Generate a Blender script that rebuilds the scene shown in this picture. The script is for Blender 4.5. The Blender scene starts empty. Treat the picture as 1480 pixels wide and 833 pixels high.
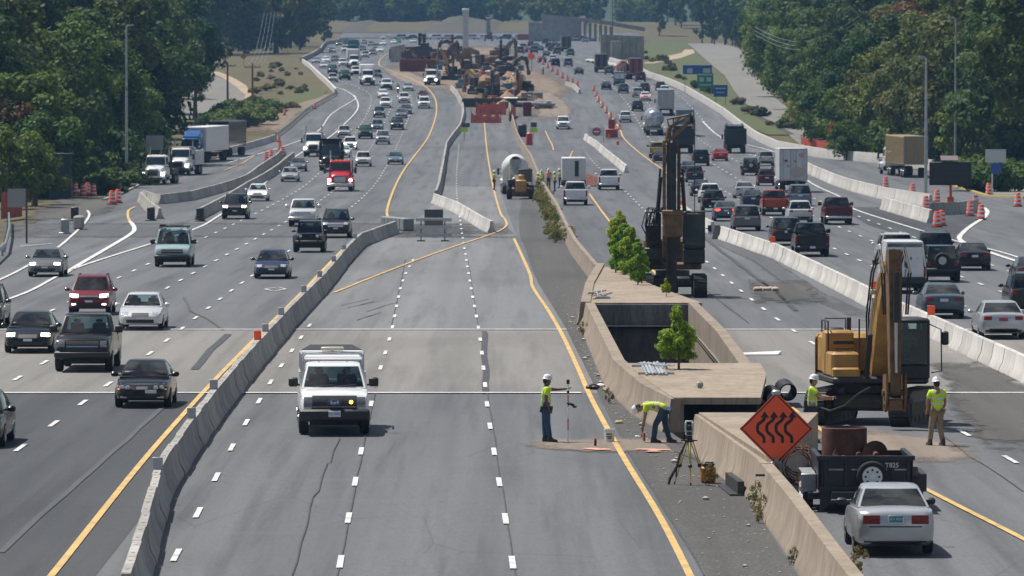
import bpy, bmesh, math, random
from mathutils import Matrix, Vector
R = math.radians
SC = bpy.context.scene
COL = SC.collection
rnd = random.Random(7)

# ------------------------------------------------------------------ camera, sky, sun, exposure
F_PX, V_H, HC = 8400.0, 140.0, 9.6          # focal length in photo pixels, horizon row, eye height
PITCH = math.atan((416.5 - V_H) / F_PX)
cam_d = bpy.data.cameras.new('camera')
cam_d.sensor_width = 36.0
cam_d.lens = F_PX / 1480 * 36.0
cam_d.clip_start, cam_d.clip_end = 1.0, 20000
cam_d.dof.use_dof = True
cam_d.dof.focus_distance = 172
cam_d.dof.aperture_fstop = 5.0
cam = bpy.data.objects.new('camera', cam_d)
COL.objects.link(cam)
cam.location = (0, 0, HC)
cam.rotation_euler = (R(90) - PITCH, 0, 0)
SC.camera = cam

SUN_VEC = Vector((-0.42, 0.27, 1.0)).normalized()      # towards the sun
SUN_EL = math.asin(SUN_VEC.z)
SUN_AZ = math.atan2(SUN_VEC.x, SUN_VEC.y)
w = bpy.data.worlds.new('World')
SC.world = w
w.use_nodes = True
nt = w.node_tree
bg = nt.nodes['Background']
sky = nt.nodes.new('ShaderNodeTexSky')
sky.sky_type = 'NISHITA'
sky.sun_disc = False
sky.sun_elevation = SUN_EL
sky.sun_rotation = SUN_AZ
tcw = nt.nodes.new('ShaderNodeTexCoord'); cn = nt.nodes.new('ShaderNodeTexNoise')      # unseen cloud patches added so glass and paint reflect unevenly
mpw = nt.nodes.new('ShaderNodeMapping'); mpw.inputs['Scale'].default_value = (1, 1, 2.2); nt.links.new(tcw.outputs['Generated'], mpw.inputs[0])
cn.inputs['Scale'].default_value = 2.6; cn.inputs['Detail'].default_value = 7; cn.inputs['Roughness'].default_value = .6; nt.links.new(mpw.outputs[0], cn.inputs[0])
cr = nt.nodes.new('ShaderNodeMapRange'); cr.inputs[1].default_value = .5; cr.inputs[2].default_value = .64; cr.inputs[4].default_value = .85; nt.links.new(cn.outputs['Fac'], cr.inputs[0])
cm = nt.nodes.new('ShaderNodeMix'); cm.data_type = 'RGBA'; nt.links.new(cr.outputs[0], cm.inputs[0]); nt.links.new(sky.outputs[0], cm.inputs[6]); cm.inputs[7].default_value = (13, 13, 13.2, 1)
nt.links.new(cm.outputs[2], bg.inputs[0])
bg.inputs[1].default_value = 0.05
sun_d = bpy.data.lights.new('sun', 'SUN')
sun_d.energy = 4.3
sun_d.angle = R(0.6)
sun_d.color = (1.0, 0.95, 0.88)
sun = bpy.data.objects.new('sun', sun_d)
COL.objects.link(sun)
sun.rotation_euler = SUN_VEC.to_track_quat('Z', 'Y').to_euler()
SC.view_settings.view_transform = 'Standard'
SC.view_settings.look = 'None'
SC.view_settings.gamma = 1
SC.view_settings.use_curve_mapping = False
SC.view_settings.exposure = 0.42
SC.cycles.max_bounces = 5
SC.cycles.diffuse_bounces = 2
SC.cycles.glossy_bounces = 2
SC.cycles.transmission_bounces = 2
SC.cycles.transparent_max_bounces = 10
SC.cycles.volume_bounces = 0
SC.cycles.use_denoising = True

# ------------------------------------------------------------------ road profile and pixel -> ground
HK = [(60, 9.75), (100, 9.7), (160, 9.45), (300, 9.32), (430, 9.0), (550, 8.7), (650, 7.75), (785, 6.1), (880, 3.5), (955, .9),
      (1050, -2.1), (1250, -6.4), (1530, -12.2), (1950, -18.6), (2020, -20.4), (2150, -27.5), (2250, -28.8), (2600, -30), (9000, -34)]
def _pchip(ks):
    xs = [k[0] for k in ks]; ys = [k[1] for k in ks]; n = len(xs)
    h = [xs[i+1]-xs[i] for i in range(n-1)]; d = [(ys[i+1]-ys[i])/h[i] for i in range(n-1)]
    m = [d[0]] + [0 if d[i-1]*d[i] <= 0 else 2*d[i-1]*d[i]/(d[i-1]+d[i]) for i in range(1, n-1)] + [d[-1]]
    def f(x):
        x = min(max(x, xs[0]), xs[-1]); i = 0
        while i < n-2 and x > xs[i+1]: i += 1
        t = (x-xs[i])/h[i]
        return (2*t**3-3*t*t+1)*ys[i]+(t**3-2*t*t+t)*h[i]*m[i]+(-2*t**3+3*t*t)*ys[i+1]+(t**3-t*t)*h[i]*m[i+1]
    return f
_Hf = _pchip(HK)
STEP = 5.0
YS = [60 + STEP*i for i in range(int((9000-60)/STEP)+1)]
ZS = [HC - _Hf(y) for y in YS]
def zg(Y):                                   # piecewise linear ground profile
    if Y <= YS[0]: return ZS[0]
    i = min(int((Y-YS[0])/STEP), len(YS)-2)
    t = (Y-YS[i])/STEP
    return ZS[i]*(1-t)+ZS[i+1]*t
def slope(Y): return (zg(Y+3)-zg(Y-3))/6.0
CP, SP = math.cos(PITCH), math.sin(PITCH)
def v_of(Y, Z):
    dz = Z-HC
    return 416.5 - F_PX*(dz*CP+Y*SP)/(Y*CP-dz*SP)
_VT = [v_of(y, z) for y, z in zip(YS, ZS)]
def Yof(v):
    for i in range(len(YS)-1):
        if _VT[i] >= v >= _VT[i+1]:
            t = (_VT[i]-v)/max(1e-9, _VT[i]-_VT[i+1])
            return YS[i]+t*STEP
    return YS[0] if v > _VT[0] else 2100.0
def X_of(u, Y, Z=0): return (u-740)*(Y*CP-(Z-HC)*SP)/F_PX
def P(u, v):
    Y = Yof(v); z = zg(Y)
    return Vector((X_of(u, Y, z), Y, z))
def PX(u, v):
    p = P(u, v); return (p.x, p.y)
def at(u, v, Y):                             # point on the pixel's ray at distance Y
    t = (416.5-v)/F_PX                       # (dz*CP+Y*SP)/(Y*CP-dz*SP)=t
    dz = (t*Y*CP-Y*SP)/(CP+t*SP)
    return Vector((X_of(u, Y, HC+dz), Y, HC+dz))
def px_per_m(Y): return F_PX/Y
def interp(tab, x):
    if x <= tab[0][0]: return tab[0][1]
    for (a, b), (c, d) in zip(tab, tab[1:]):
        if x <= c: return b+(d-b)*(x-a)/(c-a)
    return tab[-1][1]

# ------------------------------------------------------------------ mesh accumulator
class MB:
    def __init__(s): s.v = []; s.f = []; s.mi = []; s.cur = 0
    def add(s, vs, fs, M=None):
        o = len(s.v)
        s.v += [tuple(M @ Vector(p)) if M else tuple(p) for p in vs]
        s.f += [tuple(i+o for i in f) for f in fs]
        s.mi += [s.cur]*len(fs)
        return s
    def box(s, c, d, M=None, rz=0, ry=0, rx=0, top=1.0, topy=None):
        x, y, z = d[0]/2, d[1]/2, d[2]/2
        ty = top if topy is None else topy
        vs = [(-x, -y, -z), (x, -y, -z), (x, y, -z), (-x, y, -z), (-x*top, -y*ty, z), (x*top, -y*ty, z), (x*top, y*ty, z), (-x*top, y*ty, z)]
        T = Matrix.Translation(c)
        if rz or ry or rx: T = T @ Matrix.Rotation(rz, 4, 'Z') @ Matrix.Rotation(ry, 4, 'Y') @ Matrix.Rotation(rx, 4, 'X')
        if M: T = M @ T
        return s.add(vs, [(3, 2, 1, 0), (4, 5, 6, 7), (0, 1, 5, 4), (1, 2, 6, 5), (2, 3, 7, 6), (3, 0, 4, 7)], T)
    def bbox(s, c, d, b=.03, M=None, rz=0, rx=0, ry=0):    # box with chamfered vertical + horizontal edges (octagon loft)
        x, y, z = d[0]/2, d[1]/2, d[2]/2
        b = min(b, x*.9, y*.9, z*.9)
        def ring(k, zz): return [(-x+k, -y, zz), (x-k, -y, zz), (x, -y+k, zz), (x, y-k, zz), (x-k, y, zz), (-x+k, y, zz), (-x, y-k, zz), (-x, -y+k, zz)]
        def ins(r, e): return [(p[0]*(x-e)/x, p[1]*(y-e)/y, p[2]) for p in r]
        T = Matrix.Translation(c)
        if rz or ry or rx: T = T @ Matrix.Rotation(rz, 4, 'Z') @ Matrix.Rotation(ry, 4, 'Y') @ Matrix.Rotation(rx, 4, 'X')
        if M: T = M @ T
        return s.loft([ins(ring(b, -z), b), ring(b, -z+b), ring(b, z-b), ins(ring(b, z), b)], M=T)
    def loft(s, secs, M=None, closed=True, caps=True):
        n = len(secs[0]); vs = [p for q in secs for p in q]; fs = []
        for i in range(len(secs)-1):
            for j in range(n if closed else n-1):
                a, b = i*n+j, i*n+(j+1) % n
                fs.append((a, b, b+n, a+n))
        if caps and closed:
            fs.append(tuple(reversed(range(n)))); fs.append(tuple(range((len(secs)-1)*n, len(secs)*n)))
        return s.add(vs, fs, M)
    def prism(s, poly, a, b, axis='y', M=None):      # polygon (p,q) extruded along axis from a to b
        def pt(p, t):
            return (p[0], t, p[1]) if axis == 'y' else ((t, p[0], p[1]) if axis == 'x' else (p[0], p[1], t))
        return s.loft([[pt(p, a) for p in poly], [pt(p, b) for p in poly]], M=M)
    def tube(s, p, q, r, r2=None, n=8, M=None):
        return s.path([p, q], [r, r if r2 is None else r2], n, M)
    def path(s, pts, r, n=8, M=None, caps=True):
        pts = [Vector(p) for p in pts]
        if not isinstance(r, (list, tuple)): r = [r]*len(pts)
        secs = []; up = None
        for i, p in enumerate(pts):
            t = (pts[min(i+1, len(pts)-1)]-pts[max(i-1, 0)])
            t = t.normalized() if t.length > 1e-9 else Vector((0, 0, 1))
            if up is None: up = Vector((0, 0, 1)) if abs(t.z) < .9 else Vector((0, 1, 0))
            a = t.cross(up).normalized(); b = a.cross(t).normalized(); up = b
            secs.append([tuple(p+a*math.cos(k*2*math.pi/n)*r[i]+b*math.sin(k*2*math.pi/n)*r[i]) for k in range(n)])
        return s.loft(secs, M, True, caps)
    def lathe(s, prof, n=16, c=(0, 0, 0), axis='z', M=None, caps=True):   # prof [(r,h)]
        secs = []
        for r, h in prof:
            q = []
            for k in range(n):
                a = 2*math.pi*k/n; x, y = r*math.cos(a), r*math.sin(a)
                q.append((c[0]+x, c[1]+y, c[2]+h) if axis == 'z' else ((c[0]+h, c[1]+x, c[2]+y) if axis == 'x' else (c[0]+y, c[1]+h, c[2]+x)))
            secs.append(q)
        return s.loft(secs, M, True, caps)
    def quad(s, a, b, c, d, M=None): return s.add([a, b, c, d], [(0, 1, 2, 3)], M)
    def sphere(s, c, r, n=10, m=6, M=None):
        r = r if isinstance(r, (tuple, list)) else (r, r, r)
        secs = []
        for i in range(m+1):
            a = math.pi*(i/m-.5); k = max(.02, math.cos(a))
            secs.append([(c[0]+r[0]*k*math.cos(2*math.pi*j/n), c[1]+r[1]*k*math.sin(2*math.pi*j/n), c[2]+r[2]*math.sin(a)) for j in range(n)])
        return s.loft(secs, M)
    def mesh(s, name, mats=None, smooth=None, recalc=True):
        me = bpy.data.meshes.new(name)
        me.from_pydata(s.v, [], s.f)
        if recalc:
            bm = bmesh.new(); bm.from_mesh(me)
            bmesh.ops.recalc_face_normals(bm, faces=bm.faces)
            bm.to_mesh(me); bm.free()
        if mats is not None:
            for m in (mats if isinstance(mats, (list, tuple)) else [mats]): me.materials.append(m)
        if any(s.mi): me.polygons.foreach_set('material_index', s.mi)
        if smooth is not None:
            me.polygons.foreach_set('use_smooth', [True]*len(me.polygons))
            me.set_sharp_from_angle(angle=R(smooth))
        me.update()
        return me

def link(name, data, parent=None, loc=None, label=None, cat=None, group=None, kind=None):
    o = bpy.data.objects.new(name, data)
    COL.objects.link(o)
    if parent is not None: o.parent = parent
    if loc is not None: o.location = loc
    tag(o, label, cat, group, kind)
    return o
def tag(o, label=None, cat=None, group=None, kind=None):
    if label: o['label'] = label
    if cat: o['category'] = cat
    if group: o['group'] = group
    if kind: o['kind'] = kind
    return o
def part(name, mb, m, parent, smooth=35, label=None):
    return link(name, mb.mesh(name, m, smooth), parent, label=label)
def thing(name, label, cat, loc=(0, 0, 0), rz=0, group=None):
    o = link(name, None, None, loc, label, cat, group)
    o.rotation_euler = (0, 0, rz); o.empty_display_size = .2
    return o
def whole(name, mb, m, label, cat, loc=None, group=None, smooth=35, rz=0):
    o = link(name, mb.mesh(name, m, smooth), None, loc, label, cat, group)
    if rz: o.rotation_euler = (0, 0, rz)
    return o
KIDS = {}
def copy_tree(o, parent=None, label=None, group=None):
    c = o.copy(); COL.objects.link(c)
    if parent is not None: c.parent = parent
    if label: c['label'] = label
    if group: c['group'] = group
    if o.name not in KIDS: KIDS[o.name] = list(o.children)
    for ch in KIDS[o.name]: copy_tree(ch, c)
    return c
def on_ground(o, X, Y, rz=0, dz=0, s=1.0):
    o.location = (X, Y, zg(Y)+dz)
    o.rotation_euler = (0, 0, rz)
    if s != 1.0: o.scale = (s, s, s)
    return o

# ------------------------------------------------------------------ materials
MATS = {}
def mat(name, col, rough=.6, metal=0.0, var=0.0, scale=4.0, bump=0.0, coat=0.0, spec=.5, emit=0.0, stretch=(1, 1, 1), col2=None, detail=4, bscale=None):
    if name in MATS: return MATS[name]
    m = bpy.data.materials.new(name); m.use_nodes = True
    nt = m.node_tree; b = nt.nodes['Principled BSDF']
    b.inputs['Base Color'].default_value = (*col, 1)
    b.inputs['Roughness'].default_value = rough
    b.inputs['Metallic'].default_value = metal
    b.inputs['Coat Weight'].default_value = coat
    b.inputs['Coat Roughness'].default_value = .05
    b.inputs['Specular IOR Level'].default_value = spec
    if emit:
        b.inputs['Emission Color'].default_value = (*col, 1); b.inputs['Emission Strength'].default_value = emit
    if var or bump:
        tc = nt.nodes.new('ShaderNodeTexCoord'); mp = nt.nodes.new('ShaderNodeMapping')
        mp.inputs['Scale'].default_value = stretch
        nt.links.new(tc.outputs['Object'], mp.inputs[0])
        nz = nt.nodes.new('ShaderNodeTexNoise'); nz.inputs['Scale'].default_value = scale; nz.inputs['Detail'].default_value = detail
        nz.inputs['Roughness'].default_value = .65
        nt.links.new(mp.outputs[0], nz.inputs[0])
    if var:
        mx = nt.nodes.new('ShaderNodeMix'); mx.data_type = 'RGBA'
        lo = tuple(c*(1-var) for c in col) if col2 is None else col2
        hi = tuple(min(1, c*(1+var)) for c in col)
        rp = nt.nodes.new('ShaderNodeMapRange'); rp.inputs[1].default_value = .3; rp.inputs[2].default_value = .7
        nt.links.new(nz.outputs['Fac'], rp.inputs[0])
        nt.links.new(rp.outputs[0], mx.inputs[0])
        mx.inputs[6].default_value = (*lo, 1); mx.inputs[7].default_value = (*hi, 1)
        nt.links.new(mx.outputs[2], b.inputs['Base Color'])
    if bump:
        bp = nt.nodes.new('ShaderNodeBump'); bp.inputs['Strength'].default_value = bump; bp.inputs['Distance'].default_value = .02
        src = nz
        if bscale:
            src = nt.nodes.new('ShaderNodeTexNoise'); src.inputs['Scale'].default_value = bscale; nt.links.new(mp.outputs[0], src.inputs[0])
        nt.links.new(src.outputs['Fac'], bp.inputs['Height']); nt.links.new(bp.outputs[0], b.inputs['Normal'])
    MATS[name] = m
    return m
def paint(name, col, rough=.22, metal=0.0): return mat('paint_'+name, col, rough, metal, coat=.35, spec=.3, var=.06, scale=1.5)

RUB = mat('rubber', (.018, .018, .019), .85, var=.4, scale=9)
BLK = mat('black_plastic', (.02, .021, .023), .55, var=.3, scale=6)
GLASS = mat('window_glass', (.018, .03, .036), .04, spec=.9, coat=.4)
GLASS_L = mat('window_glass_light', (.06, .10, .12), .05, spec=.9, coat=.3)
GLASS_C = mat('car_glass', (.5, .6, .62), .03)
def _clear(m, tint):
    nt = m.node_tree; tr = nt.nodes.new('ShaderNodeBsdfTransparent'); tr.inputs[0].default_value = (*tint, 1); mx = nt.nodes.new('ShaderNodeMixShader'); fr = nt.nodes.new('ShaderNodeFresnel'); fr.inputs[0].default_value = 1.85
    gl = nt.nodes.new('ShaderNodeBsdfGlossy'); gl.inputs['Roughness'].default_value = .03
    for a, b in ((fr.outputs[0], mx.inputs[0]), (tr.outputs[0], mx.inputs[1]), (gl.outputs[0], mx.inputs[2]), (mx.outputs[0], nt.nodes['Material Output'].inputs[0])): nt.links.new(a, b)
_clear(GLASS_C, (.42, .56, .58))
CABCLR = mat('cab_clear', (.7, .8, .8), .02); _clear(CABCLR, (.5, .62, .64))
SEAT = mat('seat_cloth', (.10, .10, .105), .8, var=.3)
LAMP = mat('headlamp_glass', (.55, .57, .6), .12, .4, spec=.8)
LAMP_ON = mat('headlamp_lit', (1, .96, .85), .2, emit=5.0)
AMB = mat('amber_lens', (.8, .3, .03), .2, emit=.3)
AMB_ON = mat('amber_lit', (1, .45, .05), .2, emit=5.0)
TAIL = mat('tail_lens', (.2, .008, .008), .2, spec=.4)
TAIL_ON = mat('tail_lit', (1, .06, .04), .2, emit=3.0)
CHR = mat('bright_metal', (.6, .61, .63), .2, 1.0)
RIM = mat('wheel_alloy', (.42, .43, .45), .3, .8, var=.2)
PLATE = mat('plate_white', (.62, .66, .72), .4)
PTXT = mat('plate_ink', (.04, .07, .2), .5)
STEEL = mat('dull_steel', (.33, .34, .35), .5, .6, var=.25, scale=3)
DSTEEL = mat('dark_steel', (.05, .05, .052), .55, .5, var=.4, scale=4)
GALV = mat('galvanised_steel', (.42, .45, .47), .45, .7, var=.2, scale=3)
RUST = mat('rusty_steel', (.115, .052, .036), .85, .2, var=.5, scale=3, col2=(.06, .03, .024))
CATY = mat('machine_yellow', (.36, .20, .05), .5, var=.3, scale=2.2, bump=.1)
CATD = mat('machine_yellow_dirty', (.15, .085, .035), .65, var=.5, scale=3.0)
ORANGE = mat('safety_orange', (.82, .06, .02), .5, var=.1)
WHITEP = mat('white_painted', (.72, .73, .74), .35, var=.08, scale=2)
REFL = mat('white_reflective', (.75, .76, .78), .35)
WOOD = mat('raw_timber', (.32, .2, .1), .8, var=.3, scale=5)
# ------------------------------------------------------------------ surface materials
def ground_mat(name, base, dark, light, cracks=0.0, streak=.5, rough=.85, grain=.5, spec=.3, soft=0.0):
    m = bpy.data.materials.new(name); m.use_nodes = True
    nt = m.node_tree; b = nt.nodes['Principled BSDF']; L = nt.links.new
    b.inputs['Specular IOR Level'].default_value = spec
    tc = nt.nodes.new('ShaderNodeTexCoord')
    def noise(sc, stretch, det=4, rg=.6):
        mp = nt.nodes.new('ShaderNodeMapping'); mp.inputs['Scale'].default_value = stretch
        L(tc.outputs['Object'], mp.inputs[0])
        n = nt.nodes.new('ShaderNodeTexNoise'); n.inputs['Scale'].default_value = sc; n.inputs['Detail'].default_value = det
        n.inputs['Roughness'].default_value = rg
        L(mp.outputs[0], n.inputs[0]); return n.outputs['Fac']
    def ramp(x, a, bb):
        r = nt.nodes.new('ShaderNodeMapRange'); r.inputs[1].default_value = a; r.inputs[2].default_value = bb
        L(x, r.inputs[0]); return r.outputs[0]
    def mix(f, c1, c2, mode='MIX'):
        x = nt.nodes.new('ShaderNodeMix'); x.data_type = 'RGBA'; x.blend_type = mode
        if isinstance(f, float): x.inputs[0].default_value = f
        else: L(f, x.inputs[0])
        for i, c in ((6, c1), (7, c2)):
            if isinstance(c, tuple): x.inputs[i].default_value = (*c, 1)
            else: L(c, x.inputs[i])
        return x.outputs[2]
    def mul(x, k):
        n = nt.nodes.new('ShaderNodeMath'); n.operation = 'MULTIPLY'; L(x, n.inputs[0])
        if isinstance(k, float): n.inputs[1].default_value = k
        else: L(k, n.inputs[1])
        return n.outputs[0]
    c = mix(mul(ramp(noise(.55, (1, .012, 1)), .36, .66), streak), base, light)
    c = mix(mul(ramp(noise(1.1, (1, .03, 1)), .5, .72), streak*.8), c, dark)
    c = mix(mul(ramp(noise(.06, (1, .35, 1), 5), .5, .7), .5), c, dark)
    c = mix(mul(ramp(noise(.25, (.4, 2.2, 1), 5), .58, .74), .3), c, light)
    c = mix(mul(ramp(noise(14., (1, .5, 1), 3, .8), .35, .7), grain), c, dark)
    c = mix(mul(ramp(noise(3.2, (1, .6, 1), 6, .8), .56, .68), .55), c, dark)
    c = mix(mul(ramp(noise(7., (1, .4, 1), 3, .7), .6, .72), .4), c, light)
    if cracks:
        mp = nt.nodes.new('ShaderNodeMapping'); mp.inputs['Scale'].default_value = (.3, .07, 1)
        L(tc.outputs['Object'], mp.inputs[0])
        v = nt.nodes.new('ShaderNodeTexVoronoi'); v.feature = 'DISTANCE_TO_EDGE'; v.inputs['Scale'].default_value = 1.0
        ds = mix(.12, mp.outputs[0], nt.nodes[-1].outputs[0]) if False else mp.outputs[0]
        L(ds, v.inputs['Vector'])
        r = nt.nodes.new('ShaderNodeMapRange'); r.inputs[1].default_value = .0; r.inputs[2].default_value = .012
        r.inputs[3].default_value = 1; r.inputs[4].default_value = 0
        L(v.outputs['Distance'], r.inputs[0])
        msk = mul(r.outputs[0], ramp(noise(.05, (1, 1, 1)), .5, .6))
        c = mix(mul(msk, cracks), c, tuple(x*.45 for x in dark))
    L(c, b.inputs['Base Color'])
    b.inputs['Roughness'].default_value = rough
    bp = nt.nodes.new('ShaderNodeBump'); bp.inputs['Strength'].default_value = .25; bp.inputs['Distance'].default_value = .01
    L(noise(25., (1, 1, 1), 2), bp.inputs['Height']); L(bp.outputs[0], b.inputs['Normal'])
    if soft:       # ragged edge: the patch thins out towards its outline
        sx = nt.nodes.new('ShaderNodeUVMap'); sp = nt.nodes.new('ShaderNodeSeparateXYZ'); L(sx.outputs[0], sp.inputs[0])
        def edge(o):
            a = nt.nodes.new('ShaderNodeMath'); a.operation = 'PINGPONG'; a.inputs[1].default_value = .5; L(o, a.inputs[0]); return a.outputs[0]
        mn = nt.nodes.new('ShaderNodeMath'); mn.operation = 'MINIMUM'; L(edge(sp.outputs[0]), mn.inputs[0]); L(edge(sp.outputs[1]), mn.inputs[1])
        ad = nt.nodes.new('ShaderNodeMath'); ad.operation = 'MULTIPLY_ADD'; L(noise(.9, (1, .3, 1), 6, .7), ad.inputs[0]); ad.inputs[1].default_value = soft; L(mn.outputs[0], ad.inputs[2])
        al = ramp(ad.outputs[0], soft*.52, soft*.52+.16)
        tr = nt.nodes.new('ShaderNodeBsdfTransparent'); ms = nt.nodes.new('ShaderNodeMixShader'); L(al, ms.inputs[0]); L(tr.outputs[0], ms.inputs[1]); L(b.outputs[0], ms.inputs[2]); L(ms.outputs[0], nt.nodes['Material Output'].inputs[0])
    MATS[name] = m
    return m
M_ASPH = ground_mat('asphalt', (.103, .109, .117), (.055, .059, .064), (.16, .166, .174), cracks=.3, streak=.95, rough=.8)
M_SHLD = ground_mat('shoulder_asphalt', (.09, .089, .087), (.036, .035, .034), (.18, .175, .168), streak=.35, grain=.9)
M_DECK = ground_mat('deck_concrete', (.185, .18, .17), (.105, .102, .098), (.26, .25, .235), streak=.8)
M_OLD = ground_mat('new_asphalt', (.05, .054, .06), (.03, .033, .037), (.085, .09, .097), streak=.9)
M_GRASS = ground_mat('dry_grass', (.105, .085, .04), (.05, .055, .02), (.19, .14, .075), streak=.1)
M_GREEN = ground_mat('green_grass', (.085, .10, .035), (.045, .06, .02), (.15, .135, .06), streak=.1)
M_DIRT = ground_mat('bare_dirt', (.3, .19, .11), (.17, .10, .06), (.42, .3, .2), streak=.2)
M_SAND = ground_mat('sandy_dirt', (.38, .29, .2), (.27, .2, .14), (.48, .39, .29), streak=.4)
M_DIRT_S = ground_mat('bare_dirt_ragged', (.2, .15, .105), (.11, .08, .06), (.31, .24, .175), streak=.5, soft=.5)
M_SAND_S = ground_mat('sandy_dirt_ragged', (.19, .155, .125), (.13, .105, .085), (.33, .28, .22), streak=.5, soft=.55)
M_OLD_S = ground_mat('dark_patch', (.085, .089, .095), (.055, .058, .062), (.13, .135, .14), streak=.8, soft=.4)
M_MUD = ground_mat('mud_stain', (.08, .077, .072), (.045, .043, .04), (.13, .125, .115), streak=.6, soft=.75)
M_BANK = ground_mat('scraped_bank', (.085, .075, .06), (.05, .05, .035), (.13, .11, .085), streak=.1)
M_GRAV = ground_mat('grey_gravel', (.19, .185, .165), (.12, .115, .105), (.27, .255, .235), streak=.3)

HOLES = [(185.0, 237.5, [(185, 3.45), (237.5, 3.2)], [(185, 7.35), (237.5, 7.2)]), (155.6, 163.2, [(155.6, 4.9), (163.2, 4.5)], [(155.6, 7.9), (163.2, 6.8)])]
def sheet(name, rows, m, layer=1, kind='structure', z=None, ysteps=None):
    """rows: (Y, XL, XR) sorted by Y; draped exactly on the profile, with the pit openings cut out"""
    rows = sorted(rows)
    y0, y1 = rows[0][0], rows[-1][0]
    ys = set([y0, y1] + [r[0] for r in rows])
    ys |= {y for y in (ysteps or YS) if y0 < y < y1}
    ys |= {h for H in HOLES for h in H[:2] if y0 < h < y1}
    ys = sorted(ys)
    lt = [(r[0], r[1]) for r in rows]; rt = [(r[0], r[2]) for r in rows]
    def off(y): return layer*(.004+y*1.4e-5) if z is None else z
    mb = MB()
    for a, b in zip(ys, ys[1:]):
        if b-a < 1e-6: continue
        spans = [(interp(lt, a), interp(rt, a), interp(lt, b), interp(rt, b))]
        for H in HOLES:
            if a >= H[0]-1e-6 and b <= H[1]+1e-6:
                n = []
                for s in spans:
                    ha, hb, Ha, Hb = interp(H[2], a), interp(H[3], a), interp(H[2], b), interp(H[3], b)
                    if s[0] < ha and s[1] > hb: n += [(s[0], ha, s[2], Ha), (hb, s[1], Hb, s[3])]
                    elif s[1] <= ha or s[0] >= hb: n.append(s)
                    elif s[0] < ha: n.append((s[0], ha, s[2], Ha))
                    elif s[1] > hb: n.append((hb, s[1], Hb, s[3]))
                spans = n
        for s in spans:
            za, zb = zg(a)+off(a), zg(b)+off(b)
            mb.quad((s[0], a, za), (s[1], a, za), (s[3], b, zb), (s[2], b, zb))
    me = mb.mesh(name, m, None, False)
    uv = me.uv_layers.new(name='UVMap'); L_ = max(1e-6, y1-y0); cn = [0, 1, 1, 0]
    for i, lp in enumerate(me.loops):
        c = me.vertices[lp.vertex_index].co; a, b = interp(lt, c.y), interp(rt, c.y)
        uv.data[i].uv = ((c.x-a)/max(.01, b-a), (c.y-y0)/L_)
    return link(name, me, kind=kind)
def prow(*rows):        # rows given in photo pixels (v, uL, uR)
    out = []
    for v, a, b in rows:
        Y = Yof(v); z = zg(Y); out.append((Y, X_of(a, Y, z), X_of(b, Y, z)))
    return out

gs = [y for y in YS if y <= 2700] + [3000, 4000, 6000, 9000]
sheet('ground', [(60, -900, 900), (9000, -1500, 1500)], M_GRASS, z=-.12, ysteps=gs)
LE = [(60, -60), (250, -60)] + [(PX(u, v)[1], PX(u, v)[0]) for u, v in
      [(-60, 410), (10, 345), (60, 318), (130, 303), (172, 285), (208, 263), (240, 247), (292, 236), (335, 221), (403, 196), (441, 163), (484, 138), (476, 124),
       (442, 97), (434, 90), (462, 75), (470, 65), (508, 59.5)]] + [(2000, -52), (2010, -52)]
RE = [(60, 70), (300, 70)] + [(PX(u, v)[1], PX(u, v)[0]) for u, v in
      [(1620, 320), (1560, 295), (1426, 283), (1376, 268), (1340, 249), (1280, 238), (1230, 231), (1190, 228), (1120, 214), (1080, 193), (1044, 165), (990, 132),
       (936, 110), (910, 97), (885, 89), (872, 80), (868, 70), (866, 60)]] + [(2010, 30)]
ry = sorted({a for a, b in LE+RE if 60 <= a <= 2010})
sheet('road', [(y, interp(LE, y), interp(RE, y)) for y in ry], M_ASPH, 0)
# patches of other surfacing
sheet('bridge_deck', [(184.3, -60, 70), (233.5, -60, 70)], M_DECK, 1)
M_WORN = ground_mat('worn_asphalt', (.155, .16, .168), (.09, .094, .1), (.215, .22, .226), cracks=.3, streak=.9)
sheet('worn_paving', [(233.5, -8.7, 2.3), (300, -9, 1.2), (372, -8.6, .3), (390, -7.4, .2), (480, -6.4, -.6), (560, -6.6, -1.2)], M_WORN, 1)
sheet('darker_paving', [(60, -60, -8.2), (184.3, -60, -8.6)], M_OLD, 1)
sheet('shoulder', [(100, 4.2, 5.9), (118, 3.9, 5.75), (138, 3.45, 5.6), (155, 3.1, 4.8), (172, 2.85, 3.7), (187, 2.7, 3.1), (238, 2.15, 2.85), (291, 1.3, 4.3), (340, .9, 3.7), (385, .5, 3.4), (436, .5, 3.25), (520, 1.0, 2.75), (640, 1.6, 2.0)], M_SHLD, 2)
sheet('edge_paving', prow((470, 1262, 1290), (463, 1240, 1282), (425, 1150, 1195), (377, 1085, 1121), (346, 1015, 1040), (319, 970, 994)), M_OLD_S, 1)
sheet('gore_paving', prow((352, 1345, 1392), (340, 1300, 1380), (325, 1255, 1400), (312, 1232, 1425), (300, 1222, 1290)), M_OLD, 2)
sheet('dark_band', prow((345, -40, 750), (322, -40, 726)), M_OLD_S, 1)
sheet('dirt_site', prow((183, 690, 742), (165, 690, 800), (152, 664, 815), (140, 652, 822), (128, 618, 842), (115, 596, 825), (104, 575, 800), (97, 556, 780), (86, 560, 765), (75, 575, 752), (66, 590, 745)), M_DIRT_S, 2)
sheet('sandy_site', prow((175, 775, 826), (160, 772, 830), (145, 775, 818), (130, 770, 790)), M_SAND_S, 3)
sheet('sandy_track', prow((133, 640, 662), (126, 600, 650), (117, 572, 625), (106, 556, 600), (98, 548, 575)), M_SAND_S, 3)
sheet('pink_sand', [(154, 2.0, 5.3), (156, .4, 5.4), (158.5, .2, 5.3), (160.5, 1.2, 4.6)], M_SAND_S, 4)
sheet('sand_spill', [(150, 8.6, 12.2), (158, 8.4, 12.6), (165, 7.4, 10.0)], M_SAND_S, 3)
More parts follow.
